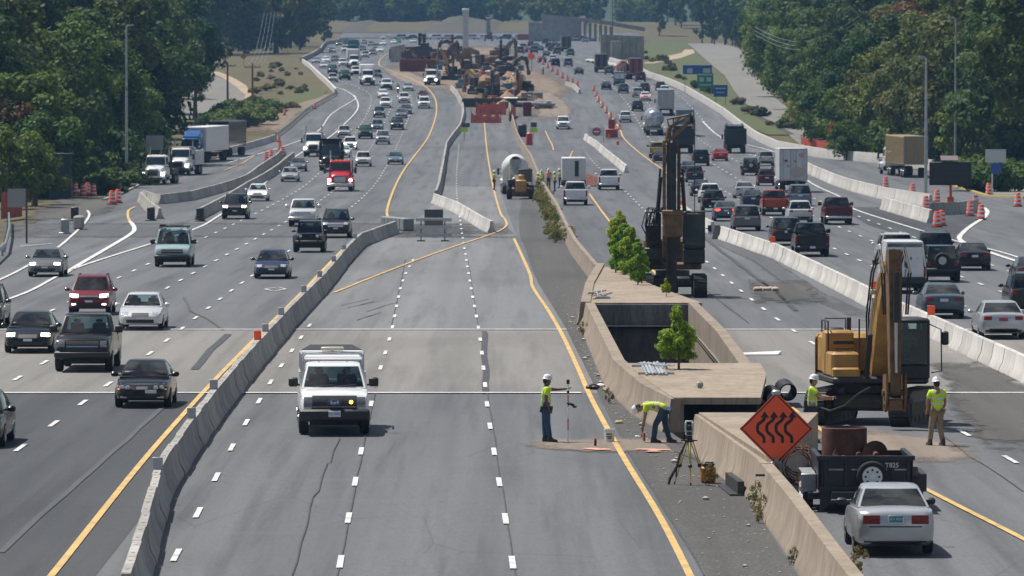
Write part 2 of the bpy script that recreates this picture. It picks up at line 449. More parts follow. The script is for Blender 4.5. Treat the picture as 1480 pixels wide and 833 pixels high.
sheet('frontage_road', prow((212, 1160, 1215), (195, 1140, 1195), (170, 1095, 1165), (150, 1075, 1130), (130, 1060, 1108), (110, 1047, 1094), (95, 1030, 1084), (80, 1012, 1076), (70, 1000, 1066), (63, 994, 1045)), M_GRAV, 1)
sheet('grass_bank', prow((195, 1110, 1150), (165, 1040, 1095), (140, 1000, 1066), (120, 955, 1053), (105, 926, 1040), (90, 895, 1024), (78, 885, 1008), (68, 892, 1000), (60, 905, 990)), M_GREEN, 1)
sheet('dirt_track', prow((92, 930, 945), (84, 952, 985), (77, 985, 1004), (72, 990, 1002)), M_SAND, 2)
sheet('curved_road', prow((172, 235, 326), (160, 240, 346), (151, 250, 352), (140, 262, 354), (130, 268, 346), (120, 275, 333), (112, 282, 318), (106, 290, 305)), M_GRAV, 2)
sheet('road_verge', prow((165, 346, 362), (150, 352, 368), (138, 354, 364), (124, 338, 356), (112, 320, 336), (104, 300, 316)), M_SAND, 1)
sheet('dirt_bank', prow((196, 325, 400), (188, 350, 412), (178, 375, 424), (165, 372, 436), (150, 395, 470), (140, 420, 482), (131, 440, 478)), M_DIRT_S, 1)
sheet('bright_grass', prow((150, 388, 430), (141, 420, 462), (131, 430, 474)), M_GREEN, 2)
sheet('fuel_station_lot', prow((272, 118, 168), (262, 110, 190), (254, 100, 205)), M_GRAV, 1)
sheet('side_lot', prow((285, 1440, 1560), (262, 1420, 1560), (248, 1440, 1560)), M_GRAV, 1)
sheet('dirt_verge', prow((322, 30, 100), (308, 40, 160), (296, 60, 175), (284, 90, 180)), M_MUD, 1)
sheet('far_street', [(2020, -60, 45), (2060, -60, 45)], M_ASPH, 2)
mb = MB(); nb = 26
mb.loft([[(-78+4.2*k, y, zg(y)+.06+f*(1.2*math.sin(k*.55)+.8*math.sin(k*1.7+y)-max(0, 5-k)*1.1)) for k in range(nb)] for y, f in ((2062, 0), (2085, .3), (2110, .7), (2140, 1.2), (2165, 1.3), (2200, .8), (2260, -.5))], closed=False, caps=False)
link('far_bank', mb.mesh('far_bank', M_BANK, 60), kind='structure')

# distant wooded ridge
mb = MB(); N = 60
prof = [(-1400+i*2800/N) for i in range(N+1)]
def rz_(x): return 112+34*math.sin(x*.0021+1.0)+11*math.sin(x*.009)+5*math.sin(x*.031)
secs = [[(x, 5200, -20) for x in prof], [(x, 5500, zg(5500)+.55*rz_(x)) for x in prof], [(x, 6000, zg(6000)+rz_(x)) for x in prof], [(x, 7000, -20) for x in prof]]
mb.loft(secs, closed=False, caps=False)
link('hills', mb.mesh('hills', mat('hill_woods', (.035, .06, .03), .9, var=.5, scale=.02, bump=.5), 60), kind='structure')

# ------------------------------------------------------------------ painted markings
WL, YL = MB(), MB()
def wpts(px): return [PX(u, v) for u, v in px]
def smooth_pts(pts, n=6):
    out = []
    for i in range(len(pts)-1):
        p0, p1, p2, p3 = pts[max(i-1, 0)], pts[i], pts[i+1], pts[min(i+2, len(pts)-1)]
        for k in range(n):
            t = k/n
            out.append(tuple(.5*(2*p1[j]+(p2[j]-p0[j])*t+(2*p0[j]-5*p1[j]+4*p2[j]-p3[j])*t*t+(3*p1[j]-p0[j]-3*p2[j]+p3[j])*t**3) for j in (0, 1)))
    return out+[pts[-1]]
def cut(pts):            # insert points at the profile knots
    out = [pts[0]]
    for (x0, y0), (x1, y1) in zip(pts, pts[1:]):
        lo, hi = min(y0, y1), max(y0, y1)
        ks = [y for y in YS if lo+1e-4 < y < hi-1e-4]
        if y1 < y0: ks.reverse()
        for y in ks:
            t = (y-y0)/(y1-y0); out.append((x0+(x1-x0)*t, y))
        out.append((x1, y1))
    return out
def stripe(mb, pts, wd, layer=5):
    pts = cut(pts)
    a, b = [], []
    for i, (x, y) in enumerate(pts):
        q, p = pts[min(i+1, len(pts)-1)], pts[max(i-1, 0)]
        dx, dy = q[0]-p[0], q[1]-p[1]; l = math.hypot(dx, dy) or 1
        nx, ny = -dy/l*wd/2, dx/l*wd/2
        o = layer*(.004+y*1.4e-5)
        a.append((x+nx, y+ny, zg(y+ny)+o)); b.append((x-nx, y-ny, zg(y-ny)+o))
    for i in range(len(pts)-1): mb.quad(a[i], b[i], b[i+1], a[i+1])
def along(pts):
    s = [0]
    for a, b in zip(pts, pts[1:]): s.append(s[-1]+math.hypot(b[0]-a[0], b[1]-a[1]))
    return s
def at_s(pts, ss, s):
    for i in range(len(pts)-1):
        if s <= ss[i+1] or i == len(pts)-2:
            t = (s-ss[i])/max(1e-9, ss[i+1]-ss[i])
            return (pts[i][0]+(pts[i+1][0]-pts[i][0])*t, pts[i][1]+(pts[i+1][1]-pts[i][1])*t)
def dashes(mb, pts, wd=.13, ln=3.0, per=11.7, ph=0.0, layer=5):
    ss = along(pts); s = ph
    while s < ss[-1]:
        e = min(s+ln, ss[-1])
        stripe(mb, [at_s(pts, ss, max(0, s)), at_s(pts, ss, (s+e)/2), at_s(pts, ss, e)], wd, layer); s += per
def yl(px, wd=.16, sm=True): stripe(YL, smooth_pts(wpts(px)) if sm else wpts(px), wd)
def wl(px, wd=.16, sm=True): stripe(WL, smooth_pts(wpts(px)) if sm else wpts(px), wd)
# left carriageway
yl([(60, 850), (75, 833), (230, 640), (330, 530), (430, 430), (470, 388), (495, 362)])
yl([(563, 320), (560, 302), (575, 262), (600, 225), (625, 185), (631, 158), (627, 140), (612, 124), (588, 112), (560, 101), (548, 95), (552, 84), (570, 74)], .2)
for X0, Y0, p in [(-13.3, 118, 3), (-16.6, 118, 7), (-20.0, 118, 0)]:
    dx = X0+13.3
    far = [(-13.2, 200), (-13.5, 300), (-12.9, 450), (-13.6, 600), (-15.3, 790), (-16.5, 960), (-20.5, 1030), (-26, 1090), (-34, 1230), (-42, 1400), (-44, 1600)]
    pts = [(X0, Y0)]+[(x+dx, y) for x, y in far]
    dashes(WL, smooth_pts(pts), .14, 3.0, 11.2, p)
wl([(-60, 455), (35, 425), (108, 389), (219, 353), (281, 332), (319, 311), (400, 249), (440, 219), (479, 197), (500, 178), (517, 158), (514, 143), (500, 132), (479, 124), (466, 112)], .2)
wl([(-60, 428), (0, 405), (42, 384), (81, 361), (119, 327), (129, 312), (126, 305)], .18)
wl([(89, 399), (120, 380), (151, 362), (189, 339), (194, 330), (188, 321)], .3)
yl([(188, 321), (185, 314), (186, 305), (195, 300)], .2)
wl([(330, 236), (414, 211), (460, 190), (479, 166), (513, 144), (508, 137)], .18)
wl([(30, 357), (75, 353)], .2, False)
yl([(325, 247), (352, 236), (366, 227)], .15, False)
# middle carriageway
dashes(WL, smooth_pts([(.1, 112), (-.06, 125), (-.69, 171), (-1.27, 228), (-2.2, 299), (-4.6, 490), (-5.9, 620), (-7, 770)]), .13, 3.0, 11.6, 6.2)
dashes(WL, smooth_pts([(-3.4, 112), (-3.62, 125), (-4.4, 185), (-4.78, 229), (-5.5, 291), (-5.6, 330)]), .13, 3.0, 11.6, 6.4)
dashes(WL, [(-6.9, 112), (-7.1, 126), (-7.6, 160), (-8.0, 196), (-8.3, 240)], .13, 3.0, 11.6, 8.0)
yl([(1003, 845), (955, 751), (898, 657), (855, 578), (836, 535), (813, 486), (793, 451), (770, 416), (765, 395), (743, 346)])
yl([(483, 424), (560, 393), (640, 363), (711, 339), (731, 328), (730, 318), (723, 308), (714, 276), (705, 227), (702, 200), (700, 176)])
# right carriageways
yl([(1560, 827), (1480, 781), (1320, 699), (1200, 632), (1061, 520), (960, 410), (893, 335), (871, 308), (852, 281)])
yl([(840, 256), (817, 235)], .15, False); yl([(817, 240), (828, 219)], .15, False); yl([(800, 218), (797, 208), (788, 190)], .15)
dashes(WL, smooth_pts([(14.2, 112), (13.0, 151), (11.8, 200), (11.1, 251), (10.9, 329), (10.4, 445), (10.4, 540), (9.4, 660), (9.2, 720)]), .14, 3.0, 11.6, 3.0)
yl([(992, 312), (985, 270), (965, 252), (938, 232), (915, 214), (900, 198), (896, 188), (882, 168), (866, 146), (860, 132)], .2)
ED = [(120, 18.5), (195, 17.6), (300, 16.5), (443, 15.9), (560, 16.3), (800, 15.6), (980, 15.2), (1200, 11.5), (1450, 3.5), (1700, -4)]
for k, (kk, p) in enumerate([(3.3, 2), (6.7, 8), (10.0, 5), (13.2, 0)]):
    pts = [(x+kk, y) for y, x in ED if k < 3 or y >= 560]
    dashes(WL, smooth_pts(pts), .15, 3.0, 11.4, p+125 if k < 3 else p)
wl([(1640, 450), (1480, 376), (1388, 351), (1334, 335), (1234, 303), (1215, 286), (1166, 261), (1123, 222), (1046, 201), (1015, 176)], .2)
wl([(1480, 382), (1420, 362), (1388, 348), (1392, 337), (1407, 325), (1424, 314), (1427, 306), (1422, 301)], .32)
wl([(1164, 239), (1122, 221)], .35, False)
# joints
for y in (184.3, 233.5):
    for a, b in ((-60, 2.2), (8.4, 70)): stripe(WL, [(a, y), (-9.2, y), (-8.6, y), (b, y)] if b < 3 else [(a, y), (b, y)], .45, 6)
# preferential-lane diamonds
for u, v in ((398, 419), (452, 302)):
    x, y = PX(u, v)
    stripe(WL, [(x-.5, y), (x, y+3), (x+.5, y), (x, y-3), (x-.5, y)], .12, 5)
M_WHITE = mat('road_paint_white', (.62, .62, .61), .6, var=.25, scale=1.2, col2=(.4, .4, .39))
M_YEL = mat('road_paint_yellow', (.56, .36, .11), .6, var=.25, scale=.9, col2=(.38, .26, .11))
link('white_lane_lines', WL.mesh('white_lane_lines', M_WHITE, None, False), kind='structure')
link('yellow_lane_lines', YL.mesh('yellow_lane_lines', M_YEL, None, False), kind='structure')
# tar seams, skid marks and patches in the asphalt
CR = MB(); rr = random.Random(3)
def seam(pts, wd, jit=.03, layer=4):
    q = cut(pts); q = [(x+rr.uniform(-jit, jit), y) for x, y in q]; stripe(CR, q, wd, layer)
seam(wpts([(424, 833), (440, 770), (455, 720), (475, 670), (490, 634)]), .035, .05)
for X0, dx, y0, y1 in ((-3.45, -.0125, 112, 184), (.12, -.0125, 112, 184), (-4.9, -.012, 234, 330), (-1.35, -.012, 234, 330), (9.8, -.012, 240, 500)):
    seam([(X0, y0), (X0+dx*(y1-y0), y1)], .03, .02)
seam(wpts([(1019, 833), (912, 660), (880, 625)]), .04, .02)
seam(wpts([(1150, 450), (1125, 425), (1070, 385), (1000, 330)]), .22, .05)
seam(wpts([(1480, 712), (1400, 660), (1360, 630)]), .03, .04)
for p in range(7):      # dark skid streaks
    x, y = rr.uniform(-8, -6), rr.uniform(243, 300); seam([(x, y), (x+rr.uniform(.3, 1.4), y+rr.uniform(4, 12))], .05, .06)
sheet('mud_patch', prow((660, 1430, 1560), (625, 1395, 1540), (590, 1370, 1520), (550, 1365, 1478), (520, 1330, 1420)), M_MUD, 4)
sheet('mud_patch', prow((440, 1090, 1200), (425, 1085, 1190), (405, 1080, 1165)), M_MUD, 4)
sheet('mud_patch', prow((668, 1010, 1080), (655, 975, 1010), (640, 950, 985)), M_MUD, 5)
seam(wpts([(282, 535), (305, 506), (330, 484)]), .28, .03); seam(wpts([(703, 570), (700, 480)]), .22, .05)
link('tar_seams', CR.mesh('tar_seams', mat('tar', (.04, .041, .043), .6, var=.4, scale=2), None, False), kind='structure')

GH = MB(); CRk = CR; CR = GH      # ground-off old lines and pale scuffs
seam(wpts([(0, 800), (60, 745), (120, 692), (180, 640), (235, 590)]), .16, .04); seam(wpts([(265, 430), (275, 450), (300, 462), (322, 478)]), .12, .04)
CR = CRk
link('old_line_scars', GH.mesh('old_line_scars', ground_mat('scar', (.085, .09, .095), (.05, .054, .06), (.13, .135, .14), streak=.8, grain=.8), None, False), kind='structure')
# ------------------------------------------------------------------ concrete
def concrete(name, base, dark, light):
    m = mat(name, base, .9, var=.01, scale=1.0)
    nt = m.node_tree; b = nt.nodes['Principled BSDF']; L = nt.links.new
    for l in list(b.inputs['Base Color'].links): nt.links.remove(l)
    tc = nt.nodes.new('ShaderNodeTexCoord'); oi = nt.nodes.new('ShaderNodeObjectInfo')
    def nz(sc, st, lo, hi):
        mp = nt.nodes.new('ShaderNodeMapping'); mp.inputs['Scale'].default_value = st
        va = nt.nodes.new('ShaderNodeVectorMath'); va.operation = 'ADD'
        mm = nt.nodes.new('ShaderNodeMath'); mm.operation = 'MULTIPLY'; mm.inputs[1].default_value = 40; L(oi.outputs['Random'], mm.inputs[0])
        L(tc.outputs['Object'], va.inputs[0]); L(mm.outputs[0], va.inputs[1]); L(va.outputs[0], mp.inputs[0])
        n = nt.nodes.new('ShaderNodeTexNoise'); n.inputs['Scale'].default_value = sc; n.inputs['Detail'].default_value = 5; n.inputs['Roughness'].default_value = .7
        L(mp.outputs[0], n.inputs[0])
        r = nt.nodes.new('ShaderNodeMapRange'); r.inputs[1].default_value = lo; r.inputs[2].default_value = hi; L(n.outputs['Fac'], r.inputs[0]); return r.outputs[0]
    def mix(f, a, c):
        x = nt.nodes.new('ShaderNodeMix'); x.data_type = 'RGBA'
        L(f, x.inputs[0])
        for i, k in ((6, a), (7, c)):
            if isinstance(k, tuple): x.inputs[i].default_value = (*k, 1)
            else: L(k, x.inputs[i])
        return x.outputs[2]
    c = mix(nz(1.3, (1, 1, .3), .35, .7), base, light)
    c = mix(nz(3.0, (1.4, 1.4, .25), .5, .75), c, dark)
    c = mix(nz(.35, (1, 1, 1), .45, .75), c, tuple(.5*(p+q) for p, q in zip(base, dark)))
    hv = nt.nodes.new('ShaderNodeHueSaturation'); L(c, hv.inputs['Color'])
    r = nt.nodes.new('ShaderNodeMapRange'); r.inputs[3].default_value = .82; r.inputs[4].default_value = 1.12; L(oi.outputs['Random'], r.inputs[0]); L(r.outputs[0], hv.inputs['Value'])
    L(hv.outputs[0], b.inputs['Base Color'])
    return m
C_GREY = concrete('barrier_concrete', (.33, .315, .29), (.14, .135, .125), (.44, .425, .395))
C_TAN = concrete('weathered_concrete', (.245, .196, .148), (.115, .09, .068), (.335, .28, .215))
C_DARK = concrete('dark_concrete', (.12, .12, .12), (.05, .05, .055), (.2, .2, .2))
C_WHITE = concrete('pale_concrete', (.5, .485, .455), (.34, .32, .29), (.6, .58, .55))

JP = [(-.30, 0), (-.30, .08), (-.17, .33), (-.09, .81), (.09, .81), (.17, .33), (.30, .08), (.30, 0)]
def jersey_mesh(L, h=1.0, name='barrier_segment', m=None):
    mb = MB(); e = .03
    pr = [(x, z*h) for x, z in JP]
    ys = [(-L/2, .97), (-L/2+e, 1), (L/2-e, 1), (L/2, .97)]
    mb.loft([[(x*k, y, z*(k if z > .5 else 1)) for x, z in pr] for y, k in ys])
    for s in (-1, 1):                        # drainage / lifting slots
        mb.box((s*.0, s*L*.27, .81*h+.004), (.07, .25, .012))
    return mb.mesh(name, m or C_GREY, 30)
JM = {}
def barrier(px, label, group, m=None, L=3.75, h=1.0, world=False, name='concrete_barrier'):
    pts = px if world else wpts(px)
    ss = along(pts); n = max(1, round(ss[-1]/L)); l = ss[-1]/n
    key = (m.name if m else '', h, L)
    if key not in JM: JM[key] = jersey_mesh(L-.09, h, m=m)
    for i in range(n):
        a, b = at_s(pts, ss, i*l), at_s(pts, ss, (i+1)*l)
        d = Vector((b[0]-a[0], b[1]-a[1], zg(b[1])-zg(a[1]))); L2 = d.length
        o = link(name, JM[key], None, None, label, 'concrete barrier', group)
        d.normalize(); x = d.cross(Vector((0, 0, 1))).normalized(); z = x.cross(d)
        k = L2/L
        if i % 3 == 1: k *= .996
        c = Vector(((a[0]+b[0])/2+rr.uniform(-.02, .02), (a[1]+b[1])/2, (zg(a[1])+zg(b[1]))/2+.008))
        o.matrix_world = Matrix(((x.x, d.x*k, z.x, c.x), (x.y, d.y*k, z.y, c.y), (x.z, d.z*k, z.z, c.z), (0, 0, 0, 1)))
    return pts
LB = [(-7.2, 108), (-7.55, 118), (-8.3, 136), (-8.45, 142), (-8.8, 172), (-8.95, 197), (-9.1, 240), (-9.1, 280), (-9.35, 330), (-9.3, 357), (-8.5, 374), (-7.8, 388)]
barrier(LB, 'grey barrier section in the long run left of the white pickup', 'barriers left of the middle lanes', world=True)
MBAR = wpts([(711, 337), (700, 332), (660, 307), (628, 294)])
barrier(MBAR, 'whitish barrier section in the short slanting run behind the yellow diagonal line', 'barriers of the short slanting run', C_WHITE, world=True)
barrier([(630, 289), (636, 270), (641, 240), (646, 213), (655, 200), (665, 188), (670, 170), (669, 155), (660, 138), (652, 130)], 'thin grey barrier section in the run bounding the empty middle lanes far off', 'barriers beyond the slanting run', L=14.0)
RB = [(17.9, 150), (17.4, 170), (17.05, 191), (16.15, 247), (15.75, 290), (15.2, 333), (13.5, 374)]
barrier(RB, 'pale stained barrier section in the near run beside the traffic queue', 'barriers beside the traffic queue, near run', C_WHITE, world=True)
barrier([(1030, 338), (1010, 328), (993, 317), (985, 305)], 'barrier section in the run just beyond the dark gap plate', 'barriers beyond the gap', C_WHITE)
barrier([(905, 250), (880, 229), (862, 213), (846, 202)], 'heavy pale barrier section in the isolated run behind the white pickups', 'barriers of the isolated run', C_WHITE, L=7.5)
barrier([(838, 136), (830, 128), (818, 124)], 'pale barrier section at the tip of the far orange drum line', 'barriers at the drum line', L=9.0)
barrier([(203, 291), (214, 304), (231, 317)], 'grey barrier section in the short leg closing the truck ramp', 'barriers across the ramp end', L=5.0)
barrier([(207, 289), (228, 296), (276, 290), (322, 277), (357, 264), (372, 252), (400, 233), (410, 222)], 'grey barrier section in the run beside the parked trucks', 'barriers along the truck ramp', L=7.5)
barrier([(287, 318), (322, 299), (360, 274), (400, 250), (424, 230)], 'grey barrier section in the run hugging the left traffic lane', 'barriers along the left lane', L=7.5)
barrier([(332, 222), (360, 215), (398, 203)], 'smooth grey barrier section by the dirt bank beyond the blue truck', 'barriers below the dirt bank', C_WHITE, L=12.0)
barrier([(1166, 249), (1231, 276), (1280, 289), (1345, 300)], 'tall pale barrier section in the run before the tan container truck', 'barriers before the container truck', C_WHITE, h=1.3, L=7.5)
barrier([(1277, 303), (1310, 313), (1345, 323)], 'pale barrier section in the short run by the right edge line', 'barriers by the right edge line', C_WHITE, h=1.2)
barrier([(1345, 312), (1380, 311), (1412, 307)], 'shaded barrier section standing crosswise under the dark message board', 'barriers under the message board', C_GREY, h=1.2)

def wall_run(name, pts, prof, m, label, cat, group=None, top=None):
    """continuous cast wall: prof [(offset to the right of the base line, z)]"""
    mb = MB(); q = cut(pts); secs = []
    for i, (x, y) in enumerate(q):
        a, b = q[max(i-1, 0)], q[min(i+1, len(q)-1)]
        dx, dy = b[0]-a[0], b[1]-a[1]; l = math.hypot(dx, dy) or 1
        secs.append([(x+dy/l*o, y-dx/l*o, zg(y)+h) for o, h in prof])
    mb.loft(secs)
    return whole(name, mb, m, label, cat, group=group, smooth=30)
far_wall = [PX(u, v) for u, v in [(1345, 246), (1270, 236), (1190, 229), (1120, 216), (1080, 195), (1044, 167), (990, 134), (936, 112), (905, 97), (880, 90)]]
wall_run('concrete_parapet', far_wall, [(0, -.1), (0, .3), (.12, 1.1), (.38, 1.1), (.5, .3), (.5, -.1)], C_WHITE, 'long pale concrete wall curving along the far right roadside below the trees', 'wall')
wall_run('concrete_parapet', [PX(u, v) for u, v in [(484, 136), (474, 125), (462, 114), (446, 98), (436, 91)]], [(0, -.1), (0, .9), (.3, .9), (.3, -.1)], C_WHITE, 'pale concrete wall under the brown bank at the far left lanes', 'wall')
wall_run('concrete_parapet', [PX(u, v) for u, v in [(434, 90), (450, 83), (463, 75), (470, 65), (490, 61), (512, 59.3)]], [(0, -.1), (0, 1.1), (.3, 1.1), (.3, -.1)], C_GREY, 'thin grey wall bounding the far bend of the oncoming lanes', 'wall')

# permanent median with the open pits
md = thing('median_structure', 'tan concrete median with two open pits in the middle of the highway', 'median', (0, 0, 0))
JW = [(0, 0), (.02, .10), (.17, .36), (.26, .95), (.62, .95), (.62, -6)]
def wpart(name, pts, prof, m, parent, label=None):
    mb = MB(); q = pts; secs = []
    for i, (x, y) in enumerate(q):
        a, b = q[max(i-1, 0)], q[min(i+1, len(q)-1)]
        dx, dy = b[0]-a[0], b[1]-a[1]; l = math.hypot(dx, dy) or 1
        secs.append([(x+dy/l*o, y-dx/l*o, zg(y)+h) for o, h in prof])
    mb.loft(secs); return part(name, mb, m, parent, 30, label)
def slab(name, poly, z0, z1, m, parent):
    mb = MB(); mb.prism(poly, z0, z1, 'z'); return part(name, mb, m, parent, 25)
Z0 = zg(185)
wpart('pit_side_wall', [(4.22, 163.3), (3.55, 172), (3.0, 187), (2.75, 238)], JW, C_TAN, md)
wpart('pit_side_wall', [(7.1, 184.4), (7.25, 210), (7.1, 238.2)], [(.12, -6), (.12, .95), (.5, .95), (.62, .35), (.75, 0), (.75, -1)], C_TAN, md)
slab('end_slab', [(2.95, 238.3), (7.8, 238.3), (6.6, 256), (5.2, 283), (4.5, 291), (3.6, 268)], Z0-1, Z0+.97, C_TAN, md)
wpart('end_kerb', [(2.62, 238.3), (3.1, 262), (4.05, 292)], [(0, 0), (.1, .2), (.2, .975), (.6, .975), (.6, -.5)], C_TAN, md)
slab('pit_back_wall', [(3.2, 238), (7.35, 238), (7.35, 238.6), (3.2, 238.6)], Z0-6, Z0+.90, C_DARK, md)  # the wall's shade is put into this darker concrete colour
slab('bridge_slab', [(3.9, 184.6), (7.9, 184.6), (7.75, 177), (7.0, 163.4), (4.55, 163.4), (4.1, 172), (3.55, 184.6)], Z0+.76, Z0+.955, C_TAN, md)
slab('bridge_beam', [(3.5, 184.5), (7.6, 184.5), (7.1, 168), (4.2, 168)], Z0-1.4, Z0+.75, mat('pit_shade', (.02, .02, .02), .95, var=.5), md)  # near-black colour paints the shaded void under the slab
slab('near_slab', [(5.0, 155.5), (8.2, 155.5), (6.9, 143), (6.25, 136), (6.0, 136.5)], Z0-.5, Z0+.965, C_TAN, md)
wpart('near_wall', [(5.98, 96), (5.84, 112), (5.74, 126), (5.56, 138), (4.66, 155.6)], [(0, 0), (.02, .1), (.15, .36), (.24, .95), (.52, .95), (.56, 0)], C_TAN, md)
slab('pit_floor', [(2, 150), (9, 150), (9, 240), (2, 240)], Z0-6.2, Z0-6.0, mat('pit_shade', (.03, .03, .028), .9, var=.5), md)  # floor shares the near-black painted shade
slab('pit_rim', [(5.1, 155.25), (7.9, 155.25), (7.9, 155.45), (5.1, 155.45)], Z0-6, Z0+.93, C_TAN, md)
mwall = [(4.0, 292), (3.45, 340), (3.25, 385), (3.15, 436), (2.7, 520), (1.9, 670), (.5, 797), (-1.2, 985)]
wall_run('median_wall', mwall, [(0, -.1), (0, .1), (.1, .36), (.14, .9), (.36, .9), (.4, .36), (.5, .1), (.5, -.1)], C_TAN, 'long thin tan median wall running from the planter towards the far works', 'wall')
# a joint plate and inlet on the barriers
mb = MB(); mb.box((0, 0, .45), (.7, .12, .9), top=.45, topy=1); whole('gap_plate', mb, C_DARK, 'dark steel cover plate in the barrier gap beside the queue', 'cover plate', (13.2, 373.4, zg(373)), rz=-.3)
mb = MB(); mb.box((0, 0, .17), (.16, 3.4, .34)); mb.box((-.1, 0, .02), (.35, 3.7, .05)); whole('drain_inlet', mb, DSTEEL, 'black kerb drain inlet at the foot of the near median wall', 'drain', (5.38, 140.2, zg(140)), rz=.05)
# ------------------------------------------------------------------ trees
def leaf_mat(name, col, col2, tr=.35):
    m = bpy.data.materials.new(name); m.use_nodes = True
    nt = m.node_tree; b = nt.nodes['Principled BSDF']; L = nt.links.new
    tc = nt.nodes.new('ShaderNodeTexCoord'); oi = nt.nodes.new('ShaderNodeObjectInfo')
    n = nt.nodes.new('ShaderNodeTexNoise'); n.inputs['Scale'].default_value = .45; n.inputs['Detail'].default_value = 6; n.inputs['Roughness'].default_value = .75
    L(tc.outputs['Object'], n.inputs[0])
    r = nt.nodes.new('ShaderNodeMapRange'); r.inputs[1].default_value = .35; r.inputs[2].default_value = .65; L(n.outputs['Fac'], r.inputs[0])
    x = nt.nodes.new('ShaderNodeMix'); x.data_type = 'RGBA'; L(r.outputs[0], x.inputs[0])
    x.inputs[6].default_value = (*col, 1); x.inputs[7].default_value = (*col2, 1)
    h = nt.nodes.new('ShaderNodeHueSaturation'); L(x.outputs[2], h.inputs['Color'])
    r2 = nt.nodes.new('ShaderNodeMapRange'); r2.inputs[3].default_value = .455; r2.inputs[4].default_value = .53; L(oi.outputs['Random'], r2.inputs[0]); L(r2.outputs[0], h.inputs['Hue'])
    r3 = nt.nodes.new('ShaderNodeMapRange'); r3.inputs[3].default_value = 1.25; r3.inputs[4].default_value = .75; L(oi.outputs['Random'], r3.inputs[0]); L(r3.outputs[0], h.inputs['Value'])
    L(h.outputs[0], b.inputs['Base Color']); b.inputs['Roughness'].default_value = .65; b.inputs['Specular IOR Level'].default_value = .2
    t = nt.nodes.new('ShaderNodeBsdfTranslucent'); L(h.outputs[0], t.inputs[0])
    ms = nt.nodes.new('ShaderNodeMixShader'); ms.inputs[0].default_value = tr
    L(b.outputs[0], ms.inputs[1]); L(t.outputs[0], ms.inputs[2]); L(ms.outputs[0], nt.nodes['Material Output'].inputs[0])
    MATS[name] = m; return m
LEAF = {'dark': leaf_mat('leaf_dark', (.036, .074, .018), (.08, .135, .03)), 'mid': leaf_mat('leaf_mid', (.065, .12, .022), (.14, .21, .04)),
        'olive': leaf_mat('leaf_olive', (.075, .095, .022), (.13, .15, .04)), 'rust': leaf_mat('leaf_rust', (.16, .06, .02), (.10, .085, .025)),
        'bright': leaf_mat('leaf_bright', (.16, .30, .02), (.34, .46, .06), .5), 'scrub': leaf_mat('leaf_scrub', (.11, .095, .045), (.2, .165, .085)), 'weed': leaf_mat('leaf_weed', (.14, .16, .04), (.3, .26, .10), .4)}
BARK = mat('bark', (.10, .085, .065), .9, var=.4, scale=6)
PALEBARK = mat('pale_bark', (.34, .32, .28), .85, var=.3, scale=5)

def crown(seed, h, rad, base, n_cl, n_leaf, ls, cone=0.0, cl=(.22, .36), cz=.5, flat=.8):
    """leaf quads in clumps spread over the crown's volume; gaps stay between the clumps"""
    g = random.Random(seed); V = []; Fc = []
    hh = (h-base)/2; mid = base+hh
    for c in range(n_cl):
        while True:
            p = Vector((g.uniform(-1, 1), g.uniform(-1, 1), g.uniform(-1, 1)))
            if .25 < p.length < 1.0: break
        k = (1-cone*max(0, (p.z+1)/2))*(.75+.5*g.random()*(1 if g.random() < .8 else 1.15))
        cc = Vector((p.x*rad*k, p.y*rad*k, mid+p.z*hh*.92))
        cr = rad*g.uniform(*cl)*(1-cone*.5*max(0, (p.z+1)/2))
        for i in range(n_leaf):
            d = Vector((g.gauss(0, 1), g.gauss(0, 1), g.gauss(0, 1))).normalized()
            q = cc+Vector((d.x, d.y, d.z*flat))*cr*(g.random()**.45)
            nrm = (d+Vector((g.uniform(-.8, .8), g.uniform(-.8, .8), g.uniform(-.3, 1.1)))).normalized()
            a = nrm.cross(Vector((g.uniform(-1, 1), g.uniform(-1, 1), .3))).normalized(); b = nrm.cross(a)
            s = ls*g.uniform(.55, 1.25); o = len(V)
            V += [tuple(q-a*s*.5), tuple(q+b*s*.32), tuple(q+a*s*.5), tuple(q-b*s*.32)]
            Fc.append((o, o+1, o+2, o+3))
    me = bpy.data.meshes.new('crown'); me.from_pydata(V, [], Fc); return me
def trunk(seed, h, r, limbs=7, lean=.03, spread=.3):
    g = random.Random(seed); mb = MB()
    pts = [Vector((0, 0, -.4))]; 
    for i in range(1, 7): pts.append(Vector((g.uniform(-lean, lean)*h*i/6, g.uniform(-lean, lean)*h*i/6, h*.86*i/6)))
    mb.path(pts, [r*1.25]+[r*(1-.15*i) for i in range(1, 7)], 8)
    for k in range(limbs):
        t = g.uniform(.3, .9); i = int(t*6); p = pts[i].lerp(pts[min(i+1, 6)], t*6-i)
        a = g.uniform(0, 6.28); l = h*spread*g.uniform(.6, 1.1)*(1.1-t*.6)
        e = p+Vector((math.cos(a)*l, math.sin(a)*l, l*g.uniform(.4, .9)))
        m = p.lerp(e, .5)+Vector((0, 0, -.06*l))
        mb.path([p, m, e], [r*.42*(1.15-t*.6), r*.28, r*.06], 6)
    return mb.mesh('trunk', BARK, 40)
TV = []
for i, (h, rad, b, n, nl, ls, cone) in enumerate([(19, 5.6, 2.4, 60, 150, .62, .25), (17, 6.4, 1.6, 66, 150, .62, .1), (21, 5.0, 3.2, 58, 150, .6, .35),
                                                  (15, 5.2, 1.0, 52, 150, .58, .2), (9, 4.2, .3, 40, 130, .5, .15)]):
    TV.append((crown(11+i, h, rad, b, n, nl, ls, cone), trunk(31+i, h, .28+.01*h), h))
FARV = [(crown(60+i, h, rad, .5, 44, 60, 1.15, cone), trunk(70+i, h, .3, 3), h) for i, (h, rad, cone) in enumerate([(20, 6, .2), (23, 5.4, .4), (17, 6.6, .1)])]
SEEN_T = {}
